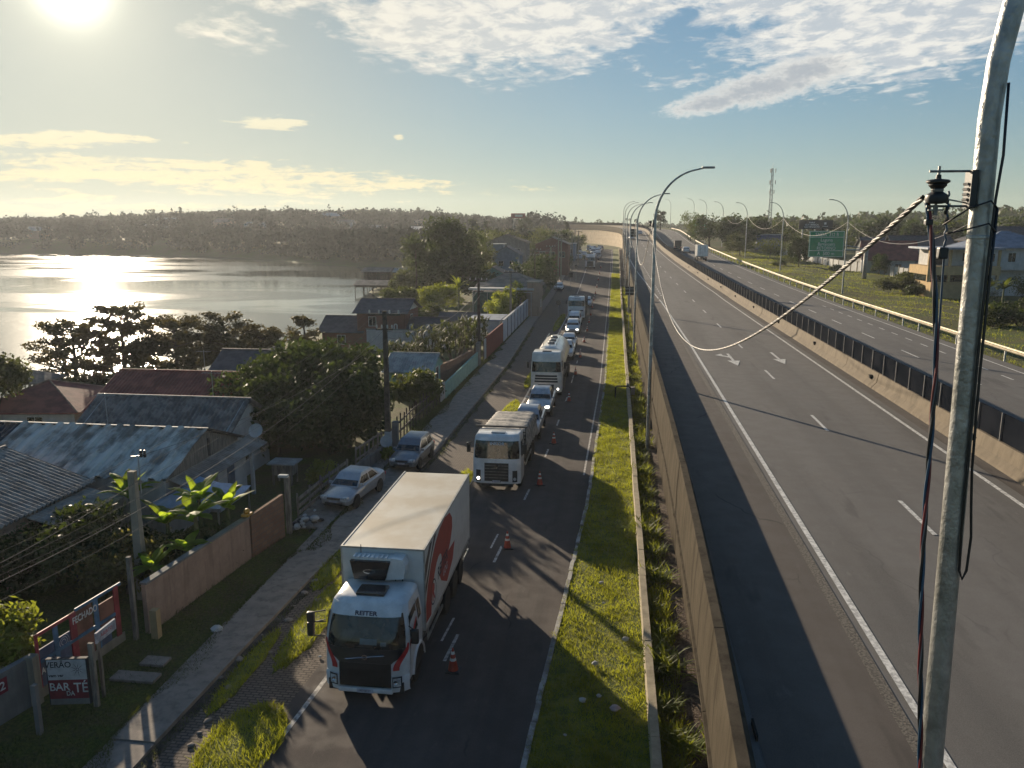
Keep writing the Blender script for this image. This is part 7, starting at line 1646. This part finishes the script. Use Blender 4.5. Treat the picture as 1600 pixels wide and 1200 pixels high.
# ------------------------------------------------------------ lamp posts, poles, cables, signs
M_lampgrey = mat('lamp_grey', (.20, .21, .21), .45, .4, var=.2)
def lamp(label, x, y, z, H, sg, group, arm=3.0, thin=1.):
    t = thing('street_lamp', label, 'street lamp', (x, y, z), 0, group); Hs = H - 2.9
    MB().tube([(0, 0, -.4), (0, 0, H * .5), (0, 0, Hs)], [.115 * thin, .10 * thin, .08 * thin], 12).build('pole', M_galv, t, smooth=True)
    pts = [(0, 0, Hs)] + [(sg * (arm * (1 - cos(a))) * .86, 0, Hs + 2.75 * sin(a)) for a in np.linspace(.12, 1.42, 12)]; e = pts[-1]; pts.append((e[0] + sg * .35, 0, e[2] + .08))
    MB().tube(pts, [.08 * thin - .0028 * i * thin for i in range(len(pts))], 10).build('arm', M_galv, t, smooth=True)
    e = pts[-1]; b = MB(); b.rbox(min(e[0] - sg * .1, e[0] + sg * .6), max(e[0] - sg * .1, e[0] + sg * .6), -.14, .14, e[2] - .03, e[2] + .08, .03); b.build('lamp_head', M_lampgrey, t, smooth=True)
    MB().box(-.17, .17, -.17, .17, -.05, .03).build('base_plate', M_galv, t); return t
GL = 'curved arm lamp posts beside the highway barrier'; GR = 'curved arm lamp posts on the far side of the highway'
ordn = ['first', 'second', 'third', 'fourth', 'fifth', 'sixth', 'seventh']
for i, y in enumerate((46.6, 84, 122, 160, 198, 236)):
    lamp('%s tall curved lamp post in the planter row beyond the near pole' % ordn[i], 2.2 + curve(y), y, gz(y) + .3, 16.3 + (hz(y) - 4.5) * .5 - gz(y) * .5, 1, GL)
for i, y in enumerate((114.5, 155, 194, 234, 275, 316, 357)):
    lamp('%s curved lamp post from the right on the far side of the highway' % ordn[i], 31 + narrow(y) * .5 + curve(y), y, hz(y) - .7, 12.9, -1, GR, 2.4)
# near pole, straight from the planter, bending at the top
t = thing('street_lamp', 'nearest lamp pole, galvanised and weathered, with black bracket and hanging cables', 'street lamp', (2.2, 5.2, .3))
PX = lambda z: (.012 - .013 * (z - 9.9), .02)
pts = [(PX(0)[0] + .2, .02, -.3), (PX(9.9)[0] + .03, .02, 9.6), (PX(13)[0], .02, 13.), (PX(14)[0] + .0, .02, 13.7)] + [(PX(14)[0] + (3.2 * (1 - cos(a))), .02, 13.7 + 3.3 * sin(a)) for a in np.linspace(.1, 1.4, 12)]
M_pole = mat('weathered_zinc', (.24, .24, .22), .40, .6, scale=9., col2=(.40, .40, .385), bump=.25, bscale=30., stretch=(1, 1, .7), fac=(.3, .7))
MB().tube(pts, [.078, .072, .063, .061] + [.061 - .0014 * i for i in range(12)], 20).build('pole', M_pole, t, smooth='all')
MB().box(-.2, .2, -.2, .2, -.05, .05).build('base_plate', M_galv, t)
e = pts[-1]; MB().rbox(e[0], e[0] + .7, -.15, .15, e[2] - .03, e[2] + .1, .04).build('lamp_head', M_lampgrey, t)
# bracket and insulator (x to the left of the pole)
bx = PX(13.2)[0] - .061; zt = 13.37
b = MB(); b.box(bx - .035, bx + .0, -.045, .055, zt - .17, zt + .05); b.build('bracket_plate', M_blk, t)
b = MB(); b.tube([(bx - .02, 0, zt + .03), (bx - .03, 0, zt + .045), (bx - .26, 0, zt + .045)], .008, 6); b.tube([(bx - .02, 0, zt - .15), (bx - .03, 0, zt - .158), (bx - .26, 0, zt - .158)], .008, 6); b.tube([(bx - .02, .02, zt - .14), (bx - .14, .03, zt - .115)], .005, 5); b.tube([(bx - .205, 0, zt - .19), (bx - .205, 0, zt + .075)], .008, 6)
for k in range(4): b.tube([(bx - .04, -.02, zt - .03 - .03 * k), (bx - .055, .01, zt - .03 - .03 * k)], .009, 5)
b.build('bracket_arm', M_rim, t)
b = MB(); ci = (bx - .205, 0, zt - .06)
b.lathe([(.014, .085), (.016, .062), (.058, .056), (.066, .050), (.066, .042), (.048, .030), (.052, .024), (.034, .004), (.030, .0), (.030, -.012), (.040, -.018), (.060, -.032), (.066, -.055), (.058, -.078), (.032, -.084)], ci, 20); b.build('insulator', M_blk, t, smooth=True)
b = MB(); b.lathe([(.032, -.0145), (.036, -.002), (.032, .004)], ci, 16); b.tube([(ci[0], 0, ci[2] - .09), (ci[0], 0, ci[2] - .15)], .014, 8); b.box(ci[0] - .045, ci[0] + .045, -.012, .012, ci[2] - .125, ci[2] - .115); b.build('insulator_bolt', M_rim, t)
b = MB(); b.rbox(ci[0] + .035, ci[0] + .085, -.045, .02, zt - .47, zt - .40, .01); b.build('cable_clamp', M_blk, t); MB().rbox(ci[0] - .055, ci[0] - .01, -.02, .02, zt - .27, zt - .235, .008).build('cable_clamp', M_blk, t)
# cables of the near pole
C_blk = mat('cable_black', (.012, .012, .014), .45); C_red = mat('cable_red', (.13, .012, .014), .45, var=.2); C_blu = mat('cable_blue', (.018, .06, .11), .45, var=.2); C_wht = mat('cable_pale', (.50, .46, .40), .5, var=.2); C_gry = mat('cable_grey', (.16, .15, .15), .5)
def helix(path, rad, turns, ph, n, r0):
    """strand winding round a path function path(t)->Vector"""
    out = []
    for i in range(n + 1):
        t_ = i / n; p = path(t_); d = (path(min(1, t_ + 1e-3)) - path(max(0, t_ - 1e-3))).normalized(); u = d.cross(Vector((0, 1, .02)) if abs(d.y) < .8 else Vector((1, 0, 0))).normalized(); w_ = d.cross(u); a = 2 * pi * turns * t_ + ph
        out.append(tuple(p + (u * cos(a) + w_ * sin(a)) * rad))
    return out
OX, OY, OZ = 2.2, 5.2, .3
def L(x, y, z): return Vector((x, y, z))
I0 = L(OX + ci[0], OY, OZ + ci[2])
b0 = I0 + L(-.05, .02, -.06); lo_ = L(2.04, 4.9, 9.3)
def dpath(t_):
    x = b0.x + (lo_.x - b0.x) * t_ + .045 * sin(t_ * 7.5) * (1 - t_) + .045 * min(1, t_ * 4); y = b0.y + (lo_.y - b0.y) * t_; z = b0.z + (lo_.z - b0.z) * t_ + .05 * (1 - (1 - min(1, t_ * 14)) ** 2) * (1 if t_ < .07 else 1)
    return Vector((x, y, z))
vc = thing('cable_bundle', 'loose red, blue and black cables twisting down beside the nearest pole', 'cable', tuple(b0)); 
for m_, ph, r_, nm in ((C_red, 0, .0085, 'red_strand'), (C_blu, 2.1, .008, 'blue_strand'), (C_blk, 4.2, .0085, 'black_strand'), (C_gry, 5.4, .005, 'grey_strand')):
    P_ = [Vector(p) - b0 for p in helix(dpath, .0095, 5., ph, 130, 0)]; MB().tube(P_, r_, 7).build(nm, m_, vc, smooth='all')
bc = thing('blue_wire', 'thin blue knotted wire hanging from the insulator beside the nearest pole', 'cable', tuple(I0)); pt = []
for i in range(60):
    t_ = i / 59; pt.append((.06 + .006 * sin(i * 1.9) * (t_ < .3) + .055 * t_, -.01 + .04 * t_, -.01 - t_ * 1.2))
MB().tube(pt, .0065, 6).build('wire', C_blu, bc, smooth='all')
b = MB()
for i in (3, 5, 6, 8, 9): b.ell(pt[i], .012, .012, .016, 6, 5)
b.build('knots', C_blk, bc)
pc = thing('pole_cable', 'thick black cable running down the nearest pole with a hanging loop', 'cable', (OX, OY, OZ)); q_ = lambda z, o: (PX(z)[0] + o * .72, -.056, z)
MB().tube([q_(13.9, .07), q_(13.5, .085), q_(13.25, .06), q_(12.9, .05), q_(12.4, .045), q_(11.8, .05), q_(11.2, .055), q_(10.92, .07), q_(10.86, .10), q_(10.92, .13), q_(11.15, .14), q_(11.35, .115), q_(11.6, .09), q_(12.2, .075), q_(12.8, .075), q_(13.2, .08)], .0085, 8).build('cable', C_blk, pc, smooth='all')
MB().tube([q_(13.2, .08), (PX(13.2)[0], -.10, 13.24), (PX(13.2)[0] - .10, -.07, 13.2), (PX(13.2)[0] - .22, -.01, 13.10)], .0055, 6).build('jumper', C_blk, pc, smooth='all'); MB().tube([q_(13.06, .09), (PX(13)[0], -.10, 13.11), (PX(13)[0] - .12, -.05, 13.07), (PX(13)[0] - .20, -.01, 13.05)], .0055, 6).build('jumper', C_blk, pc, smooth='all')
b = MB(); b.lathe([(.064, -.012), (.067, -.006), (.067, .006), (.064, .012)], (PX(13)[0], .02, 13.03), 20); b.build('steel_band', M_galv, pc)
# twisted bundle from the near pole to the first lamp post
E0 = I0 + L(-.06, .05, -.045); E1 = L(2.2 - .2, 46.6, 13.55)
def cpath(t_): p = E0.lerp(E1, t_); p.z -= 3.35 * 4 * t_ * (1 - t_); p.x += .05 * sin(t_ * 3.1); return p
tw = thing('twisted_cable', 'thick twisted pale and black cable sagging from the near pole to the first lamp post', 'cable', tuple(E0))
for m_, ph, nm in ((C_wht, 0, 'pale_strand'), (C_blk, 1.57, 'black_strand'), (C_gry, 3.14, 'grey_strand'), (C_blk, 4.71, 'black_strand')):
    n = 1500; P_ = [Vector(p) - E0 for p in helix(cpath, .0092, 112, ph, n, 0)]; MB().tube(P_, .0088, 5, False).build(nm, m_, tw, smooth='all')
M_wire = mat('wire_aluminium', (.11, .105, .10), .8, spec=.2)
def line(label, A, B, sag, r, m, group=None, n=24, name='power_cable'):
    A, B = Vector(A), Vector(B); t_ = [A.lerp(B, i / n) - Vector((0, 0, sag * 4 * (i / n) * (1 - i / n))) - A for i in range(n + 1)]
    o = MB().tube(t_, r, 5).build(name, m, None, smooth='all', loc=tuple(A)); return tag(o, label, 'cable', group)
ys_ = [46.6, 84, 122, 160, 198, 236]
for i in range(5): line('sagging pale cable between the %s and %s lamp posts of the planter row' % (ordn[i], ordn[i + 1]), (2.0 + curve(ys_[i]), ys_[i], 13.5 + i * .35), (2.0, ys_[i + 1], 13.5 + i * .35 + .35), 3.3, .022, C_wht, 'cables between the planter row lamp posts')
for i, (y0, y1) in enumerate(zip((76, 114.5, 155, 194, 234, 275), (114.5, 155, 194, 234, 275, 316))): line('thin sagging cable %s of the far lamp row' % ['before the first post', 'after the first post', 'after the second post', 'after the third post', 'after the fourth post', 'after the fifth post'][i], (31 + narrow(y0) * .5, y0, hz(y0) + 9.2), (31 + narrow(y1) * .5, y1, hz(y1) + 9.2), 2.4, .020, C_gry if i < 1 else C_wht, 'cables of the far lamp row', 20)
for i, x in enumerate((2.2,)):
    pass
for i, y in enumerate(ys_[:4]):
    t = thing('cable_insulator', 'small black insulator bracket on the %s planter row lamp post' % ordn[i], 'insulator', (2.2, y, 13.5 + i * .35)); MB().lathe([(.03, .14), (.08, .1), (.08, .05), (.045, 0), (.08, -.05), (.08, -.1), (.03, -.14)], (-.26, 0, 0), 10).build('insulator', M_blk, t); b = MB(); b.box(-.26, -.08, -.02, .02, .13, .16); b.box(-.26, -.08, -.02, .02, -.16, -.13); b.box(-.13, -.08, -.06, .06, -.22, .22); b.build('bracket', M_blk, t)
# telephone / power poles on the left street
def upole(label, x, y, z, H, arms=((-.5, 1.1),), m=None, r=.17, box=False):
    t = thing('utility_pole', label, 'utility pole', (x, y, z), 0, 'utility poles along the left side street'); b = MB(); b.loft([[(sx * r * k, sy * r * .8 * k, zz_) for sx, sy in ((-1, -1), (1, -1), (1, 1), (-1, 1))] for k, zz_ in ((1., -.5), (.62, H))]); b.build('pole', m or M_woodd, t)
    for dz, w_ in arms:
        b = MB(); b.box(-w_, w_, -.16, -.07, H + dz, H + dz + .1); b.build('crossarm', M_woodd, t); b = MB()
        for X in (-w_ * .9, -w_ * .3, w_ * .35, w_ * .9): b.lathe([(.03, 0), (.05, .05), (.06, .1), (.04, .15), (.055, .19), (.01, .22)], (X, -.11, H + dz + .1), 8)
        b.build('insulators', M_wht, t)
    if box: MB().lathe([(.02, 0), (.28, 0), (.30, .05), (.30, .75), (.26, .82), (.02, .84)], (0, -.5, H - 1.9), 14).build('transformer', M_rim, t, smooth=True)
    return t
up = upole('dark wooden utility pole with a white painted foot behind the grey hatchback', -13.0, 44.4, 0, 8.6, ((-.25, .95), (-1.1, .5))); MB().loft([[(sx * .18, sy * .15, z_) for sx, sy in ((-1, -1), (1, -1), (1, 1), (-1, 1))] for z_ in (-.2, 1.5)]).build('painted_foot', M_wht, up)
upole('dark utility pole standing by the mint green wall and the leaning board', -12.95, 76.4, 0, 8.4, ((-.25, .9), (-1.3, .5)))
upole('utility pole right behind the bright yellow shrubs and white panel wall', -13.4, 104, 0, 7.6, ((-.25, .9),), M_wood)
upole('utility pole with three white insulators by the dark street tree', -13.6, 138, 0, 9.4, ((-.2, 1.1), (-1.1, .7)))
for i, (x, y, H) in enumerate(((-12.6, 160, 8.6), (-11.6, 176, 9.2), (-12.9, 186, 9.4), (-10.4, 198, 9.4), (-9.6, 214, 9.0), (-11.8, 240, 8.4))): upole('%s pale concrete pole of the far group beside the brick building' % ordn[i], x, y, gz(y), H, ((-.2, .9),), M_conc2)
sp2 = thing('utility_pole', 'short concrete pole rising from the banana plants with a small metal arm', 'utility pole', (-16.8, 25.3, 0), 0); MB().loft([[(sx * .16 * k, sy * .14 * k, z_) for sx, sy in ((-1, -1), (1, -1), (1, 1), (-1, 1))] for k, z_ in ((1.1, -.4), (.75, 4.85))]).build('pole', M_conc2, sp2)
b = MB(); b.tube([(.22, .1, 4.0), (.22, .1, 5.4)], .02, 6); b.tube([(-.05, .1, 5.35), (.5, .1, 5.42)], .022, 6); b.build('metal_arm', M_galv, sp2); b = MB()
for X in (.34, .48): b.lathe([(.05, -.1), (.06, 0), (.04, .04), (.06, .08), (.03, .16)], (X, .1, 5.45), 8)
b.build('insulators', M_blk, sp2)
WG = 'overhead wires of the left side street'
PN = Vector((-15.5, 9.0, 5.9))
lw_ = ['topmost', 'second', 'third', 'fourth', 'fifth', 'lowest']
for i, (dx, dz, r_) in enumerate(((-.85, .0, .0042), (-.3, .0, .0042), (.3, .0, .0042), (.85, -.0, .0042), (-.1, -1.1, .010), (.15, -1.5, .006))):
    line('%s wire running from the near utility pole down to the left edge' % lw_[i], (-13.0 + dx, 44.3, 8.55 + dz), (PN.x + dx, PN.y, PN.z + dz * .55), 1.0 + .15 * i, r_, M_wire, WG, 30, 'overhead_wire')
    line('%s wire between the first two utility poles of the left street' % lw_[i], (-13.0 + dx, 44.4, 8.55 + dz), (-12.95 + dx, 76.4, 8.3 + dz), .9 + .1 * i, r_ * 1.8, C_blk, WG, 16, 'overhead_wire')
    if i < 4: line('%s wire from the second utility pole toward the far street' % lw_[i], (-12.95 + dx, 76.4, 8.3 + dz), (-13.6 + dx, 138, 9.3), 1.6, r_ * 2.2, C_blk, WG, 16, 'overhead_wire')
    if i < 3: line('%s distant wire beyond the pole with three white insulators' % lw_[i], (-13.6 + dx, 138, 9.3), (-11.6 + dx, 176, 9.8), 1.0, .02, C_blk, WG, 10, 'overhead_wire')
line('wire from the short concrete pole to the near utility pole', (-16.5, 25.4, 5.4), (-13.1, 44.4, 6.9), .6, .008, M_wire, WG, 16, 'overhead_wire'); line('wire from the short concrete pole past the banana plants toward the left edge', (-16.6, 25.3, 4.5), (-17.5, 11, 4.6), .5, .010, M_wire, WG, 16, 'overhead_wire'); line('low wire from the short concrete pole over the dark hedge', (-16.8, 25.3, 3.4), (-20.5, 12, 3.2), .3, .006, M_wire, WG, 16, 'overhead_wire')
# ---- signs
M_sg = mat('sign_green', (.010, .22, .095), .45, var=.08); M_sgw = mat('sign_white', (.62, .64, .60), .5); 
s = thing('exit_sign', 'green motorway exit sign reading SAÍDA 312 B with Laguna and RETORNO', 'sign', (34.7, 140, 8.2), radians(-6)); Wd, Hd = 5.5, 4.3
MB().box(-Wd / 2, Wd / 2, -.05, .05, 0, Hd).build('sign_panel', M_sg, s); b = MB(); w_ = .09
b.box(-Wd / 2 + .06, Wd / 2 - .06, -.058, -.051, Hd - .06 - w_, Hd - .06); b.box(-Wd / 2 + .06, Wd / 2 - .06, -.058, -.051, .06, .06 + w_); b.box(-Wd / 2 + .06, -Wd / 2 + .06 + w_, -.058, -.051, .15, Hd - .15); b.box(Wd / 2 - .06 - w_, Wd / 2 - .06, -.058, -.051, .15, Hd - .15); b.box(-Wd / 2 + .15, Wd / 2 - .15, -.058, -.051, 1.02, 1.02 + w_); b.box(-Wd / 2 + .15, Wd / 2 - .15, -.058, -.051, 3.22, 3.22 + w_); b.build('sign_border', M_sgw, s)
for txt, z_, sz, xs_ in (('SAÍDA  312 B', 3.68, .78, .82), ('Laguna', 2.80, .80, .85), ('Barranceira', 2.12, .74, .78), ('RETORNO', 1.46, .74, .84), ('A  500 m', .58, .80, .9)): put_text('sign_text', txt, sz, basis((0, -.062, z_), (1, 0, 0), (0, 0, 1)), M_sgw, s, .004, xs_)
b = MB(); b.tube([(-1.8, .12, 1.2), (6.2, .12, 1.2)], .13, 8); b.tube([(-1.8, .12, 2.9), (6.2, .12, 1.35)], .08, 8); b.build('support_arm', M_galv, s)
c = tag(MB().tube([(0, 0, -.6), (0, 0, 5.9)], [.36, .32], 14).build('sign_column', mat('column_steel', (.22, .215, .19), .6, .3, var=.2), None, smooth='all', loc=(41.2, 140.3, 3.9)), 'thick tapered steel column right of the green exit sign', 'column')
s = thing('gantry_sign', 'far green roadside sign on two posts seen beyond the white box lorry', 'sign', (25.2, 250, hz(250) + .3)); MB().box(-2.0, 2.0, -.05, .05, 2.2, 5.2).build('sign_panel', M_sg, s); b = MB()
for z_ in (2.3, 3.7, 5.0): b.box(-1.9, 1.9, -.058, -.051, z_, z_ + .08)
b.box(-1.4, 1.2, -.058, -.051, 4.1, 4.5); b.box(-1.2, 1.4, -.058, -.051, 2.8, 3.2); b.build('sign_border', M_sgw, s)
for X in (-1.5, 1.5): MB().box(X - .12, X + .12, .05, .25, -.8, 5.2).build('sign_post', M_galv, s)
for i, (x, y, z_, s_) in enumerate(((1.9, 100, 4.95, 1.05), (2.75, 122, 11.7, 1.15))):
    t = thing('sign_back', ['dark square back of a traffic sign low beside the barrier', 'dark square back of a traffic sign high on the second lamp row'][i], 'sign', (x, y, z_)); MB().box(-s_ / 2, s_ / 2, -.03, .03, 0, s_).build('panel', M_blk, t); b = MB(); b.box(-s_ / 2, s_ / 2, -.06, -.03, s_ * .3, s_ * .36); b.box(-s_ / 2, s_ / 2, -.06, -.03, s_ * .7, s_ * .76); b.box(-.04, .04, -.08, -.03, -4.2 if i == 0 else 0, s_); b.build('support', M_galv, t)
    if i == 1: MB().box(-.6, 0, .03, .08, s_ * .3, s_ * .4).build('side_bracket', M_galv, t)
# round backs of signs on the service street
for i, (x, y, z_, rd) in enumerate(((-8.1, 118, 2.2, .36), (-8.3, 176, 3.2, .40), (-8.6, 160, 2.9, .42))):
    t = thing('road_sign', ['round dark back of a sign beside the open dump lorry', 'round dark back of a sign on a pale panel further up the side street', 'square dark back of a sign beside the lone white saloon'][i], 'sign', (x, y, 0)); MB().tube([(0, 0, 0), (0, 0, z_ + gz(y))], .035, 6).build('sign_post', M_galv, t)
    b = MB(); b.lathe([(.01, -.015), (rd, -.015), (rd, .015), (.01, .015)], (0, -.05, z_ + gz(y)), 18, 'y') if i != 2 else b.box(-rd, rd, -.06, -.03, z_ + gz(y) - rd, z_ + gz(y) + rd); b.build('sign_disc', M_blk, t)
# hoardings and tower
t = thing('hoarding', 'black roadside hoarding with white lettering among trees left of the exit sign', 'billboard', (49.4, 211, 12.4), radians(-4)); MB().box(-4.0, 4.0, -.1, .1, 0, 2.3).build('panel', mat('hoarding_black', (.02, .022, .024), .6), t)
put_text('lettering', 'PARA\nSUA MARCA\nOU NEGÓCIO', .52, basis((-.9, -.11, 1.1), (1, 0, 0), (0, 0, 1)), M_sgw, t, .01, 1.1); b = MB(); b.box(2.0, 2.5, -.11, -.105, 1.2, 1.7); b.box(1.6, 2.9, -.11, -.105, .7, .82); b.build('emblem', M_sgw, t)
for X in (-3, 0, 3): MB().box(X - .15, X + .15, .1, .4, -7, 2.2).build('post', M_galv, t)
t = thing('hoarding', 'small distant red and pale hoarding above the trees on the skyline', 'billboard', (-43, 360, 16.4)); MB().box(-3.2, 3.2, -.1, .1, 0, 2.2).build('panel', mat('hoarding_red', (.22, .06, .05), .7), t); MB().box(-1.4, 1.9, -.12, -.1, .7, 1.6).build('panel_stripe', M_wht, t)
for X in (-2, 2): MB().box(X - .15, X + .15, .1, .35, -11, 2).build('post', M_galv, t)
tw_ = thing('telecom_tower', 'tall thin lattice telecom tower with antennas above the trees', 'tower', (62.5, 345, 9)); b = MB(); H = 27.; n = 14
def tp_(k, f): r_ = 1.0 - .62 * f; a = k * pi / 2 + pi / 4; return (r_ * cos(a), r_ * sin(a), H * f)
for k in range(4): b.tube([tp_(k, 0), tp_(k, 1)], .065, 4)
for i in range(n):
    f0, f1 = i / n, (i + 1) / n
    for k in range(4): b.tube([tp_(k, f0), tp_((k + 1) % 4, f1)], .03, 4); b.tube([tp_((k + 1) % 4, f0), tp_(k, f1)], .03, 4); b.tube([tp_(k, f1), tp_((k + 1) % 4, f1)], .03, 4)
b.build('lattice', mat('tower_grey', (.18, .18, .18), .6, var=.2), tw_)
for f, s_ in ((.97, 1.2), (.80, 1.3), (.66, 1.0)):
    for k in range(3): a = k * 2.09; MB().box(cos(a) * s_ - .15, cos(a) * s_ + .15, sin(a) * s_ - .15, sin(a) * s_ + .15, H * f - .9, H * f + .7).build('antenna_panel', M_wht, tw_)
MB().tube([(0, 0, H), (0, 0, H + 2.2)], .06, 5).build('mast', M_galv, tw_)
# driveway slab under the parked cars
b = MB(); b.box(-14.3, -12.35, 32.6, 46.0, -.1, .105); struct(b.build('driveway', M_walk))
# ------------------------------------------------------------ air
hm = bpy.data.materials.new('haze'); hm.use_nodes = True; T = NT(hm.node_tree); T.n.clear(); pv_ = T.node('ShaderNodeVolumePrincipled'); T.set(pv_, 'Color', (.90, .94, .97)); T.set(pv_, 'Density', .00022); T.set(pv_, 'Anisotropy', .35)
o_ = T.node('ShaderNodeOutputMaterial'); T.l.new(pv_.outputs[0], o_.inputs['Volume'])
hz_ = MB().box(-900, 700, -90, 1100, -7, 46).build('haze', hm); hz_['kind'] = 'stuff'; hz_['label'] = 'thin morning haze over the lagoon and the road'
